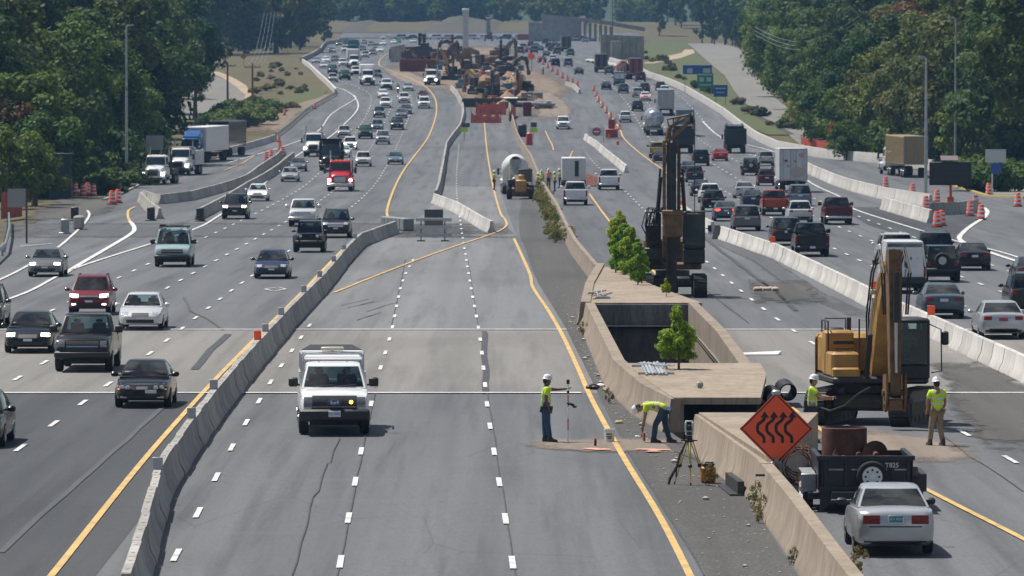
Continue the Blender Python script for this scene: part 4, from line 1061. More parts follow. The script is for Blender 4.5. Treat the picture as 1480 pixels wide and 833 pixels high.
car('suv', 'suv', 'SUV', suv_st(5.0, .98, 1.12, 1.16, .3, .92, 1.15), Cab(1.1, 1.12, .42, 1.80, -2.1, -2.36, 1.16, .89, .73, br=.05), (1.48, -1.45, .385, .25, .84),
    {'light': (.52, .88, .86, 1.02), 'grille': (-.5, .5, .72, 1.0), 'intake': (-.7, .7, .4, .54), 'plate': (-.16, .16, .58, .67), 'strip': (-.5, .5, .86, .89)},
    {'light': (.7, .93, .86, 1.14), 'plate': (-.17, .17, .86, .98), 'bumper': (-.88, .88, .42, .62)}, (.96, .8, 1.2), rack((.2, -1.9), .7, 1.82), win=((.04, .34), (.37, .64), (.67, .95)))
car('minivan', 'minivan', 'minivan', suv_st(5.1, .98, .98, 1.02, .22, .74, .95), Cab(1.35, 1.0, .3, 1.70, -2.1, -2.42, 1.0, .89, .70, br=.05), (1.5, -1.5, .34, .225, .84),
    {'light': (.5, .86, .72, .86), 'grille': (-.45, .45, .64, .76), 'intake': (-.6, .6, .32, .46), 'plate': (-.16, .16, .5, .59)},
    {'light': (.72, .93, .8, 1.1), 'plate': (-.17, .17, .8, .92)}, (.95, 1.0, 1.1), win=((.04, .34), (.37, .64), (.67, .95)))
# --- pickups
def pick_st(w=.985, nose=1.12):
    return [(-.95, .42, 1.28, 1.30, w), (-.5, .40, 1.28, 1.30, w), (1.1, .40, 1.24, 1.28, w), (1.5, .40, 1.2, 1.27, w), (2.3, .42, 1.16, 1.25, w*.985), (2.68, .44, 1.1, 1.17, w*.95), (2.80, .44, .98, 1.02, w*.92), (2.86, .48, .86, .88, w*.88)]
def bed_part(p, y0=-2.9, y1=-1.0, z0=.55, z1=1.29, w=.985, gate=None, tl=True, bump=CHR):
    mb = MB()
    for sg in (1, -1):
        mb.prism([(sg*(w-.09), z1), (sg*(w-.02), z1), (sg*w, z1-.3), (sg*w*.99, z0), (sg*(w-.09), z0)], y0+.04, y1, 'y')
    mb.box((0, (y0+y1)/2, z0+.05), (2*w-.1, y1-y0-.05, .1)); mb.box((0, y1-.02, (z0+z1)/2), (2*w-.1, .05, z1-z0-.05))
    p.add('bed', mb)
    mb = MB(); mb.bbox((0, y0+.03, (z0+z1)/2), (2*w-.32, .07, z1-z0-.02), .02); mb.bbox((0, y0-.005, z1-.3), (.34, .03, .09), .02); p.add('tailgate', mb, gate)
    for sg in (1, -1):
        mb = MB(); mb.bbox((sg*(w-.08), y0+.02, z1-.3), (.14, .08, .5), .02); p.add('tail_light', mb, TAIL)
    mb = MB(); mb.bbox((0, y0-.08, z0-.02), (2*w-.15, .2, .2), .05); p.add('bumper', mb, bump)
    mb = MB(); mb.box((0, y0-.185, z0), (.32, .02, .13)); p.add('licence_plate', mb, PLATE)
    mb = MB(); mb.box((0, y0+1, .45), (1.2, 1.6, .25)); p.add('chassis', mb, BLK)
def mk_pick(kind, trimm, bump, extra=None, gl=GLASS, grz=(.72, 1.06)):
    def ex(p):
        bed_part(p, bump=bump)
        mb = MB(); mb.bbox((0, 2.86, .60), (1.92, .16, .26), .06); p.add('front_bumper', mb, bump)
        if extra: extra(p)
    return car(kind, 'pickup_truck', 'pickup truck', pick_st(), Cab(1.25, 1.26, .6, 1.88, -.75, -.93, 1.28, .9, .74, br=.03), (1.85, -1.9, .39, .265, .85),
        {'light': (.60, .90, .86, 1.08), 'grille': (-.56, .56, *grz), 'intake': (-.75, .75, .46, .58), 'plate': (-.16, .16, .54, .66), 'strip': (-.54, .54, .86, .9)}, {}, (1.0, .95, 1.36), ex, win=((.05, .5), (.54, .94)), trim=trimm, glass=gl)
mk_pick('pickup', BLK, BLK)
mk_pick('pickup_chrome', CHR, CHR)
# --- van seen from the front, high van seen from behind, off-road jeep
def vanx(p):
    mb = MB(); mb.bbox((0, 2.62, .56), (1.95, .18, .24), .06); p.add('bumper', mb, BLK)
    mb = MB()
    for y in (1.0, -.2, -1.4): mb.tube((-.8, y, 2.16), (.8, y, 2.16), .025); [mb.tube((sg*.75, y, 2.02), (sg*.75, y, 2.16), .02) for sg in (1, -1)]
    mb.tube((-.35, 1.3, 2.2), (-.35, -1.6, 2.2), .03); mb.tube((.3, 1.3, 2.2), (.3, -1.6, 2.2), .03); mb.tube((.55, 1.2, 2.2), (.55, -1.6, 2.2), .03)
    for y in (1.2, .6, 0, -.6, -1.2): mb.tube((-.35, y, 2.2), (.3, y, 2.2), .015)
    mb.box((.62, .6, 2.23), (.3, .7, .12)); p.add('ladder_rack', mb, DSTEEL)
car('van', 'van', 'van', [(-2.75, .5, 1.2, 1.22, .95), (-2.6, .42, 1.2, 1.22, 1.0), (1.2, .4, 1.2, 1.22, 1.0), (1.6, .4, 1.18, 1.24, 1.0), (2.25, .42, 1.1, 1.17, .98), (2.52, .44, 1.0, 1.04, .95), (2.62, .46, .86, .88, .9)],
    Cab(1.6, 1.2, .95, 2.02, -2.55, -2.7, 1.2, .95, .80, br=.03), (1.75, -1.75, .38, .25, .85),
    {'light': (.62, .93, .76, .98), 'grille': (-.58, .58, .74, .98), 'strip': (-.56, .56, .845, .87), 'plate': (-.16, .16, .5, .62)}, {'light': (.78, .92, .8, 1.1)}, (1.0, 1.35, 1.32), vanx, win=((.05, .28), (.33, .62), (.66, .94)))
def trx(p):
    mb = MB(); p.panel(mb, 'B', -.86, -.04, 1.3, 2.2, 4, 3, .008); p.panel(mb, 'B', .04, .86, 1.3, 2.2, 4, 3, .008); p.add('door_panel', mb, PNT['pearl'])
    mb = MB(); p.panel(mb, 'B', -.02, .02, .75, 2.3, 1, 4, .006); p.add('door_gap', mb, BLK, near=True)
    mb = MB(); mb.bbox((0, -2.86, .62), (1.96, .16, .34), .05); p.add('bumper', mb, BLK)
    mb = MB(); mb.bbox((.16, -2.80, 1.08), (.2, .04, .05), .015); p.add('door_handle', mb, BLK)
car('transit', 'van', 'van', [(-2.8, .55, 1.2, 1.22, .97), (-2.7, .45, 1.25, 1.27, 1.02), (1.2, .42, 1.25, 1.27, 1.02), (2.0, .42, 1.1, 1.2, 1.0), (2.6, .45, .95, 1.0, .93), (2.75, .5, .8, .85, .85)],
    Cab(1.75, 1.2, .6, 2.46, -2.6, -2.72, 1.25, .99, .86, br=.02, crown_=.07), (1.75, -1.8, .35, .23, .86),
    {'light': (.6, .9, .8, 1.0), 'grille': (-.5, .5, .68, .9)}, {'light': (.88, .99, .8, 1.3), 'plate': (.3, .62, .78, .9)}, (1.02, 1.3, 1.35), trx, win=((.05, .25), (.27, .3)), glass=GLASS)
def jpx(p):
    mb = MB()
    for k in range(-3, 4): p.panel(mb, 'F', k*.105-.03, k*.105+.03, .82, 1.08, 1, 1, .012)
    p.add('grille', mb, RUB)
    for sg in (1, -1):
        y = p.hit('F', sg*.5, .97).y
        mb = MB(); mb.lathe([(.1, 0), (.1, .04), (.07, .06), (.005, .07)], 14, (sg*.5, y, .97), 'y'); p.add('headlight', mb, LAMP)
        for y0 in (1.25, -1.25):
            mb = MB(); mb.prism([(y0-.56, .62), (y0-.4, .98), (y0+.4, .98), (y0+.58, .66), (y0+.54, .62), (y0+.37, .93), (y0-.37, .93), (y0-.5, .62)], sg*.72, sg*.97, 'x'); p.add('fender', mb, BLK)
    mb = MB(); mb.bbox((0, 2.08, .62), (1.6, .22, .2), .04)
    for sg in (1, -1): mb.lathe([(.07, 0), (.07, .05), (.005, .055)], 10, (sg*.55, 2.18, .68), 'y')
    p.add('front_bumper', mb, BLK)
    mb = MB(); mb.bbox((0, -2.06, .62), (1.6, .2, .2), .04); p.add('rear_bumper', mb, BLK)
    mb = MB(); mb.lathe([(.2, -.12), (.36, -.12), (.40, -.06), (.40, .06), (.36, .12), (.2, .12)], 20, (0, -2.12, 1.1), 'y'); i = p.add('spare_wheel', mb, RUB)
    mb = MB(); mb.lathe([(.22, -.10), (.2, -.13), (.005, -.13)], 14, (0, -2.12, 1.1), 'y'); p.add('rim', mb, RIM, i)
car('jeep', 'jeep', 'off-road car', [(-2.0, .5, 1.12, 1.13, .76), (-1.95, .5, 1.16, 1.17, .78), (.6, .5, 1.16, 1.18, .78), (1.0, .55, 1.14, 1.18, .74), (1.85, .6, 1.1, 1.15, .66), (1.92, .62, 1.06, 1.1, .64)],
    Cab(.72, 1.16, .45, 1.82, -1.85, -1.97, 1.16, .74, .66, bf=.03, br=.02, bs=.01, crown_=.03), (1.25, -1.25, .41, .28, .80),
    {}, {'light': (.58, .74, .84, 1.06)}, (.82, .75, 1.25), jpx, win=((.05, .3), (.36, .64), (.68, .95)), flare=1.0)

# the near white work pickup: open utility bed with rack, light bar and a folded tail panel
def workx(p):
    mb = MB()
    for sg in (1, -1):
        mb.path([(sg*.86, -.93, 1.3), (sg*.86, -.93, 2.02), (sg*.74, -.93, 2.13), (0, -.93, 2.16)], .035, 8)
        mb.path([(sg*.9, -2.8, 1.3), (sg*.9, -2.8, 2.1)], .035, 8); mb.path([(sg*.86, -.93, 2.08), (sg*.9, -2.8, 2.1)], .03, 8)
        for y in (-1.4, -1.9, -2.4): mb.tube((sg*.9, y, 1.3), (sg*.89, y, 2.09), .02)
    for y in (-1.4, -1.9, -2.4, -2.8): mb.tube((-.9, y, 2.1), (.9, y, 2.1), .028)
    p.add('ladder_rack', mb, GALV)
    mb = MB()
    for sg in (1, -1): mb.prism([(sg*.9, 1.28), (sg*.96, 1.28), (sg*.95, 1.6), (sg*.89, 1.6)], -2.85, -1.05, 'y')
    mb.box((0, -2.85, 1.6), (1.75, .06, .55)); mb.loft([[(-.84, -1.7, 1.9), (.84, -1.7, 1.9), (.84, -1.72, 1.94), (-.84, -1.72, 1.94)], [(-.86, -2.5, 2.11), (.86, -2.5, 2.11), (.86, -2.52, 2.15), (-.86, -2.52, 2.15)]]); p.add('utility_topper', mb, PNT['white'])
    mb = MB(); mb.loft([[(-.86, -2.55, 2.13), (.86, -2.55, 2.13), (.86, -2.52, 2.17), (-.86, -2.52, 2.17)], [(-.6, -3.3, 2.24), (.6, -3.3, 2.24), (.6, -3.28, 2.28), (-.6, -3.28, 2.28)]])
    p.add('raised_hatch', mb, BLK)
    mb = MB(); mb.bbox((0, -1.0, 2.26), (.66, .2, .11), .03); mb.tube((0, -1.0, 2.1), (0, -1.0, 2.22), .03); p.add('warning_light_bar', mb, mat('light_bar', (.45, .42, .36), .3))
    mb = MB(); mb.lathe([(.055, 0), (.05, .03), (.005, .04)], 10, (-.46, p.hit('F', -.46, .92).y, .94), 'y'); p.add('beacon_light', mb, AMB_ON)
    # driver side / passenger side figures are not distinguishable behind the reflections; wipers lie on the glass
    for sg in (0, 1):
        x0 = -.62+.62*sg
        mb = MB(); a = p.cab.front((x0)/.9, .10, .03); b_ = p.cab.front((x0+.56)/.9, .05, .03); mb.tube(a, b_, .014, n=5); p.add('wiper', mb, BLK)
    # oval badge with script-like lettering
    y = p.hit('F', 0, .92).y+.03
    mb = MB(); mb.lathe([(1, 0), (1, .02), (.9, .03), (.01, .03)], 20, axis='y', M=Matrix.Translation((0, y, .93)) @ Matrix.Diagonal((.2, 1, .085, 1))); i = p.add('badge', mb, mat('badge_blue', (.06, .1, .2), .25))
def text_part(txt, size, m, parent, loc, rot, name='lettering', ext=.004, align='CENTER', bold=0.0):
    c = bpy.data.curves.new('txt', 'FONT'); c.body = txt; c.size = size; c.extrude = ext; c.align_x = align; c.align_y = 'CENTER'; c.offset = bold
    o = bpy.data.objects.new('txt', c); COL.objects.link(o)
    dg = bpy.context.evaluated_depsgraph_get(); me = bpy.data.meshes.new_from_object(o.evaluated_get(dg))
    bpy.data.objects.remove(o); me.materials.clear(); me.materials.append(m)
    t = link(name, me, parent, loc); t.rotation_euler = rot; return t

LEFT_DX = [(100, 0), (900, -.012), (1000, -.05), (1100, -.085), (1300, -.06), (1450, -.02), (1700, .02)]
RIGHT_DX = [(100, -.008), (440, -.004), (900, -.003), (1050, -.01), (1300, -.03), (1500, -.035), (1800, -.03)]
def drive(kind, u, v, col, label, side, group=None, swap=None, turn=0.0, lod=None, cat=None, name=None):
    """stand a vehicle with its camera-side axle at pixel row v, centred on column u"""
    p = PROTO[kind]; Y = Yof(v)
    toward = side == 'L'
    tab = LEFT_DX if side in 'LM' else RIGHT_DX
    ax = p.axles[0] if toward else -p.axles[1]
    Yc = Y+ax; dx = interp(tab, Yc) if side in 'LR' else 0
    X = X_of(u, Y, zg(Y))+dx*ax
    a = -math.atan(dx)+turn
    rz = a+(math.pi if toward else 0)
    pitch = slope(Yc)
    return p.spawn((X, Yc, zg(Yc)+.012), rz, pitch, PNT[col] if isinstance(col, str) else col, label, group, lod if lod is not None else Y > 620, swap, name, cat)
for p in PROTO.values(): p.axles = None
for k, a in {'sedan': (1.4, -1.4), 'compact': (1.3, -1.3), 'coupe': (1.35, -1.35), 'crossover': (1.32, -1.34), 'suv': (1.48, -1.45), 'minivan': (1.5, -1.5), 'pickup': (1.85, -1.9), 'pickup_chrome': (1.85, -1.9),
             'van': (1.75, -1.75), 'transit': (1.75, -1.8), 'jeep': (1.25, -1.25)}.items(): PROTO[k].axles = a
# white work pickup
_cab = Cab(1.25, 1.26, .6, 1.88, -.75, -.93, 1.28, .9, .74, br=.03)
def _wx(p):
    p.cab = _cab; bed_part(p, bump=BLK)
    mb = MB(); mb.bbox((0, 2.88, .58), (1.96, .2, .34), .06); p.add('front_bumper', mb, BLK)
    workx(p)
car('work_pickup', 'pickup_truck', 'pickup truck', pick_st(), _cab, (1.85, -1.9, .39, .265, .85),
    {'light': (.62, .93, .80, 1.08), 'grille': (-.62, .62, .60, 1.12), 'bumper': (-.95, .95, .44, .78), 'strip': (-.6, .6, .80, .815)}, {}, (1.0, .95, 1.36), _wx, win=((.05, .5), (.54, .94)), trim=BLK, glass=GLASS_L)
PROTO['work_pickup'].axles = (1.85, -1.9)
wp = drive('work_pickup', 478.5, 628, 'white', 'white work pickup with ladder rack driving alone in the middle lanes', 'L', lod=False, turn=.045, swap={'headlight': LAMP_D})
pl = MB(); pl.bbox((0, 3.0, .62), (.34, .02, .17), .01); plo = part('licence_plate', pl, PLATE, wp)
text_part('YU 4471', .095, PTXT, plo, (0, 3.012, .62), (R(90), 0, R(180)))
text_part('Ford', .12, REFL, [c for c in wp.children if c.name.startswith('badge')][0], (0, 2.945, .93), (R(90), R(-8), R(180)), bold=.002)
# --- oncoming traffic (front ends)
HL = {'headlight': LAMP_ON}
LEFTCARS = [
 ('pickup', 122, 537, 'black', 'big black pickup with black grille beside the black sedan, nearest row', {'headlight': LAMP_D}), ('sedan', 43, 510, 'black', 'black sedan with lit headlights left of the big black pickup', HL),
 ('coupe', 207.5, 589, 'black', 'black old sedan with round lamps and amber corner lights nearest the camera', None), ('crossover', 130.5, 455, 'burgundy', 'burgundy crossover with lit headlights behind the big black pickup', HL),
 ('sedan', 204.5, 477, 'pearl', 'white sedan with chrome grille next to the burgundy crossover', {'headlight': LAMP}), ('crossover', -26, 474, 'charcoal', 'dark crossover cut by the left edge beside the black sedan', None),
 ('sedan', -40, 646, 'black', 'black car cut by the lower left edge of the view', None), ('sedan', 66.5, 400, 'grey', 'dark grey sedan with lit lamps on the exit lane at the left', HL),
 ('van', 250, 386, 'mint', 'pale green and white van carrying ladders on its roof', None), ('suv', 340, 317, 'black', 'black suv with lit headlights beside the grey barrier end', HL), ('sedan', 372.5, 291, 'white', 'white sedan just behind the black suv with lit headlights', HL),
 ('sedan', 393, 403, 'navy', 'dark navy sedan in front of the black jeep', None), ('jeep', 447, 365, 'black', 'black open wheeled jeep with round lamps beside the shiny black suv', None), ('suv', 485.5, 344, 'black', 'shiny black suv with chrome grille behind the jeep at the barrier', {'grille': CHR}),
 ('pickup_chrome', 438, 328, 'pearl', 'silvery white pickup directly behind the black jeep', None), ('sedan', 419, 263, 'silver', 'silver sedan left of the red truck tractor', None), ('sedan', 431, 248, 'grey', 'grey sedan behind the silver one, left of the red tractor', None),
 ('crossover', 525, 241, 'pearl', 'silvery crossover right behind the red truck tractor', None), ('sedan', 571.5, 238, 'steelblue', 'blue grey sedan alone in the lane by the yellow line', None), ('sedan', 496, 228, 'white', 'white sedan half hidden by the black dump truck', None),
 ('crossover', 506, 217, 'white', 'white crossover with bright lamp right of the black dump truck', HL), ('crossover', 497, 199, 'silver', 'silver crossover ahead of the white one behind the dump truck', None), ('pickup', 528, 201, 'green', 'dark green pickup with roof lights in the middle of the queue', None),
 ('crossover', 545, 190, 'steelblue', 'blue grey crossover tucked behind the dark green pickup', None), ('suv', 553, 209, 'silver', 'boxy silver suv right of the dark green pickup', None), ('suv', 574, 188, 'charcoal', 'boxy dark suv with black grille right of the blue grey crossover', None),
 ('crossover', 548, 170, 'slate', 'slate crossover with light hood ahead of two greys', None), ('sedan', 580, 171, 'grey', 'grey sedan behind the boxy dark suv', None), ('sedan', 587, 165, 'slate', 'slate sedan close behind the grey sedan', None),
 ('crossover', 557, 156, 'white', 'white crossover in front of a white sedan in the left centre lane', None), ('sedan', 554, 142, 'white', 'white sedan behind the white crossover in the left centre lane', None), ('crossover', 584, 149, 'pearl', 'pearl crossover beside the motorcycle', None),
 ('pickup', 559, 130, 'white', 'white pickup near the motorcycle, right of the white box truck', None), ('sedan', 590, 131.5, 'silver', 'silver sedan at the dirt edge right of the motorcycle', None), ('suv', 613, 157, 'white', 'white suv alone beside the far curve of the yellow line', None),
 ('sedan', 612, 144, 'maroon', 'maroon sedan hiding behind the white suv at the yellow curve', None), ('crossover', 545.5, 113, 'slate', 'slate crossover peeping out right of the white box truck', None), ('crossover', 481, 119, 'silver', 'silver crossover leading the far left lane', None),
 ('suv', 481, 107, 'charcoal', 'dark suv right behind the silver crossover in the far left lane', None), ('pickup', 499, 116, 'green', 'dark green pickup with red cargo left of the white box truck', None), ('pickup', 515, 110, 'white', 'white pickup in front of the short white box truck', None),
 ('suv', 496, 97, 'white', 'white suv behind the dark green pickup with red cargo', None), ('sedan', 468, 99, 'pearl', 'pearl sedan second in the far edge lane', None), ('sedan', 457, 92, 'silver', 'silver sedan beside the far end of the pale wall', None),
 ('sedan', 471, 91, 'white', 'white sedan right of the silver sedan by the pale wall', None), ('sedan', 485, 89.5, 'slate', 'slate sedan in front of the teal box truck', None), ('crossover', 528, 84, 'silver', 'silver crossover right of the teal box truck', None),
 ('sedan', 539, 80, 'slate', 'slate sedan right of the silver crossover near the teal truck', None), ('suv', 499, 76, 'white', 'white suv left of the teal box truck', None), ('sedan', 480.5, 76.5, 'silver', 'silver sedan in the far bend left of the white suv', None),
 ('sedan', 524, 74, 'slate', None, None), ('sedan', 544, 71, 'slate', None, None), ('sedan', 553, 66, 'white', None, None), ('sedan', 536, 67, 'grey', None, None), ('sedan', 526, 64, 'grey', None, None), ('suv', 500, 69, 'charcoal', None, None),
 ('sedan', 569, 64, 'white', None, None), ('sedan', 575, 62.5, 'teal', None, None), ('sedan', 598, 62.5, 'pearl', None, None), ('sedan', 515, 66, 'slate', None, None), ('crossover', 490, 66.5, 'grey', None, None), ('sedan', 549, 76, 'white', None, None)]
for k, u, v, c, lab, sw in LEFTCARS:
    drive(k, u, v, c, lab or 'tiny hazy car in the far bend of the oncoming queue', 'L', 'oncoming traffic' if lab else 'cars in the far bend', sw)
TL = {'tail_light': TAIL_ON}
RIGHTCARS = [
 ('sedan', 1447, 490, 'silver', 'silver sedan with red temporary plate, nearest in the queue on the right', {'licence_plate': mat('plate_red', (.35, .05, .03), .5)}), ('sedan', 1362, 460, 'slate', 'dark slate sedan ahead of the silver one beside the barrier', None), ('suv', 1490, 456, 'charcoal', 'dark suv cut by the right edge beside the silver sedan', None),
 ('sedan', 1492, 415, 'charcoal', 'dark car cut by the right edge behind the dark suv', None), ('transit', 1306, 424, 'white', 'tall white cargo van seen from behind beside the excavator arm', None), ('jeep', 1360, 408, 'black', 'tall black jeep with spare wheel right of the white van', None),
 ('suv', 1352, 384, 'charcoal', 'dark suv hidden behind the tall black jeep', None), ('suv', 1295, 386, 'pearl', 'pearl suv hidden behind the tall white van', None), ('sedan', 1407, 391, 'black', 'black sedan right of the jeep by the white edge line', None),
 ('pickup', 1173, 371, 'black', 'black pickup near the barrier, left of the white van', None), ('minivan', 1137, 355, 'charcoal', 'dark minivan left of the black pickup', None), ('pickup_chrome', 1211, 325, 'maroon', 'maroon pickup alone near the right edge line', None),
 ('minivan', 1079, 334, 'grey', 'grey minivan close to the barrier below the red pickup', None), ('pickup', 1120, 312, 'orangered', 'red pickup in the middle of the queue', None), ('crossover', 1156, 324, 'pearl', 'white crossover right of the red pickup', None),
 ('minivan', 1156, 298, 'steelblue', 'blue grey minivan below the white box truck', None), ('sedan', 1049, 320, 'slate', 'dark sedan with glowing brake light next to the barrier', TL), ('crossover', 1031, 306, 'black', 'black crossover with a bright glint behind the braking sedan', None),
 ('crossover', 1026, 294, 'white', 'white crossover in front of the black one with the glint', None), ('sedan', 1013, 284, 'navy', 'navy sedan ahead of the white crossover', None), ('sedan', 1076, 287, 'silver', 'silver sedan ahead of the dark blue one', None),
 ('sedan', 1088, 301, 'navy', 'dark blue sedan left of the red pickup', None), ('crossover', 1108, 269, 'maroon', 'maroon crossover left of the white box truck', None), ('jeep', 1085, 254, 'green', 'dark green jeep behind the silver suv', None),
 ('crossover', 1107, 240, 'silver', 'silver suv right of the dark green jeep', None), ('sedan', 1041, 233, 'red', 'red sedan left of the black dump truck', None), ('crossover', 1004, 264, 'charcoal', 'charcoal crossover close to the drill mast', None),
 ('sedan', 995, 253, 'slate', 'slate sedan ahead of the charcoal crossover', None), ('suv', 1013, 240, 'black', 'black suv left of the red sedan', None), ('pickup', 951, 229, 'gold', 'yellow pickup left of the drill mast', None), ('sedan', 955, 236, 'charcoal', 'charcoal sedan just behind the yellow pickup', None),
 ('crossover', 904, 177, 'white', 'white crossover with dark window left of the tanker', None), ('crossover', 921.5, 161, 'black', 'black crossover with light roof ahead of the white one', None), ('sedan', 933, 146, 'white', 'white sedan with a bright red lamp', TL), ('crossover', 922, 141, 'silver', 'silver crossover left of the white sedan with the red lamp', None),
 ('crossover', 932, 134, 'charcoal', 'charcoal crossover above the white sedan with the red lamp', None), ('crossover', 955, 132, 'maroon', 'maroon crossover near the long pale wall', None), ('crossover', 961, 138, 'white', 'white crossover in front of the grey trailer', None),
 ('crossover', 901, 135, 'slate', 'slate crossover right of the small navy sedan', None), ('sedan', 876.5, 130, 'navy', 'small navy sedan near the orange drum line', None), ('transit', 895, 124, 'steelblue', 'blue grey van below the orange truck', None), ('suv', 926, 118.5, 'maroon', 'maroon suv behind the dark red truck', None),
 ('crossover', 880.5, 108, 'slate', 'slate crossover right of the dark box truck by the white sandbags', None), ('sedan', 837, 108, 'charcoal', 'low charcoal sedan alone in the lane by the drums', None), ('suv', 803, 97, 'black', 'black boxy suv beside the hazy car cluster', None), ('suv', 821.5, 96.5, 'grey', 'grey suv right of the black boxy suv', None),
 ('crossover', 799, 90, 'white', 'white crossover ahead of the black boxy suv', None), ('sedan', 784, 91.5, 'charcoal', 'charcoal sedan next to the red diamond sign', None), ('suv', 824.5, 81.5, 'grey', 'grey suv behind the hazy box truck', None), ('suv', 814, 200, 'white', None, None)]
for k, u, v, c, lab, sw in RIGHTCARS[:-1]: drive(k, u, v, c, lab, 'R', 'traffic heading away', sw)
for i, (u, v) in enumerate([(790, 82), (805, 79), (797, 75), (764, 77), (756, 73), (767, 68), (781, 74), (772, 77), (788, 64), (802, 67), (832, 59.5), (841, 59), (857, 60.5), (752, 78), (793, 70), (775, 70), (846, 61.5), (808, 72)]):
    drive(['sedan', 'suv', 'crossover'][i % 3], u, v, ['slate', 'charcoal', 'silver', 'navy', 'black', 'grey'][(i*5) % 6], 'tiny hazy car in the far crowded queue heading away', 'R', 'cars in the far queue')
# parked or driving inside the works
drive('suv', 814, 187, 'white', 'white suv driving towards the camera through the works', 'L', turn=.01)
drive('pickup_chrome', 832, 297, 'white', 'white pickup with amber beacon parked by the weeds', 'R', turn=-.01)
drive('pickup_chrome', 880, 275, 'white', 'white pickup parked before the dirt heap', 'R')
hc = drive('compact', 1290, 801, 'silver', 'silver compact sedan parked behind the black dump trailer', 'R', lod=False)
pl = MB(); pl.bbox((0, 0, 0), (.31, .03, .155), .01)
hp = part('licence_plate', pl, mat('plate_teal', (.05, .22, .28), .4), hc); hp.location = (0, -2.235, .79)
text_part('JKX 4052', .07, REFL, hp, (0, -.017, 0), (R(90), 0, 0))
# ------------------------------------------------------------------ lorries
def dual(p, ys, r=.5, tx=1.0, front=None):
    if front is not None: wheels(p, [(tx, front), (-tx, front)], r, .3)
    for y in ys: wheels(p, [(tx-.08, y), (-tx+.08, y)], r, .55)
def cab_unit(p, yb, hood=True, sleeper=False, white=False, stacks=True, lit=False, grl=CHR):
    """conventional lorry cab; yb = y of the cab's back; the bonnet runs forward from it"""
    f = yb+1.9+1.75
    st = [(yb, .75, 1.9, 1.92, 1.05), (yb+1.8, .75, 1.85, 1.9, 1.05), (yb+1.95, .8, 1.72, 1.88, .93), (f-.5, .8, 1.55, 1.72, .86), (f-.1, .8, 1.42, 1.55, .80), (f, .85, 1.3, 1.4, .76)]
    b = body_loft(st, .99)
    c = Cab(yb+1.95, 1.86, yb+1.6, 2.75, yb+.1, yb+.02, 1.9, 1.0, .94, bf=.12, br=.02, crown_=.12)
    sh = c.shell(); p.solid(b, sh); p.c = c
    bi = p.add('cab', MB().add(b.v, b.f).add(sh.v, sh.f))
    for sg in (1, -1):      # wings over the front wheels
        mb = MB(); yw = f-1.0
        mb.prism([(yw-.75, .75), (yw-.6, 1.15), (yw-.2, 1.32), (yw+.45, 1.3), (yw+.85, 1.1), (yw+1.0, .7), (yw+.62, .7), (yw+.45, 1.0), (yw, 1.1), (yw-.45, 1.0), (yw-.58, .75)], sg*.74, sg*1.2, 'x'); p.add('fender', mb)
        mb = MB(); mb.bbox((sg*.98, f-.06, 1.05), (.3, .2, .26), .06); p.add('headlight', mb, LAMP_ON if lit else LAMP)
        mb = MB(); mb.bbox((sg*1.42, yb+2.1, 1.95), (.22, .14, .62), .04); mb.tube((sg*1.0, yb+1.9, 2.2), (sg*1.38, yb+2.1, 2.15), .025); mb.tube((sg*1.0, yb+1.9, 1.75), (sg*1.38, yb+2.1, 1.75), .025); p.add('mirror', mb, DSTEEL)
        if stacks:
            mb = MB(); mb.path([(sg*.95, yb-.25, .9), (sg*.95, yb-.25, 3.5), (sg*.95, yb-.4, 3.7)], .075, 8); p.add('exhaust_stack', mb, CHR, near=False)
        mb = MB(); w_ = c.pane(lambda q, t, o: c.side(sg, q, t, o), .08, .8, .1, .85, 3, 2); mb.add(w_.v, w_.f); p.add('side_window', mb, GLASS)
    p.add('windshield', c.pane(c.front, -.94, .94, .06, .9), GLASS)
    mb = MB(); p.panel(mb, 'F', -.52, .52, .88, 1.5, 5, 3, .03); p.add('grille', mb, grl)
    mb = MB()
    for k in range(-4, 5): p.panel(mb, 'F', k*.11-.012, k*.11+.012, .92, 1.46, 1, 2, .045)
    p.add('grille_bars', mb, DSTEEL, near=True)
    mb = MB(); mb.bbox((0, f+.02, .62), (2.4, .3, .36), .08); p.add('bumper', mb, CHR if grl is CHR else BLK)
    mb = MB(); mb.box((0, f+.18, .6), (.32, .02, .16)); p.add('licence_plate', mb, PLATE, near=True)
    mb = MB()
    for k in range(-2, 3): mb.bbox((k*.38, yb+1.5, 2.88), (.12, .1, .07), .02)
    p.add('marker_lamps', mb, AMB, near=True)
    if sleeper:
        mb = MB(); mb.loft([[(-1.05, yb-1.5, .9), (1.05, yb-1.5, .9), (1.05, yb-1.5, 3.3), (.9, yb-1.5, 3.7), (-.9, yb-1.5, 3.7), (-1.05, yb-1.5, 3.3)], [(-1.05, yb+.02, .9), (1.05, yb+.02, .9), (1.05, yb+.02, 3.1), (.9, yb+.02, 3.45), (-.9, yb+.02, 3.45), (-1.05, yb+.02, 3.1)],
                            [(-.98, yb+1.2, 2.7), (.98, yb+1.2, 2.7), (.98, yb+1.2, 2.85), (.85, yb+1.2, 3.0), (-.85, yb+1.2, 3.0), (-.98, yb+1.2, 2.85)]]); p.add('sleeper', mb)
    mb = MB(); mb.box((0, yb-.5, .85), (.9, 8 if False else 5.4, .3)); p.add('chassis', mb, DSTEEL)
    for sg in (1, -1):
        mb = MB(); mb.lathe([(.3, -.6), (.32, -.55), (.32, .55), (.3, .6)], 12, (sg*.95, yb+.6, .68), 'y'); p.add('fuel_tank', mb, CHR, near=True)
    return f
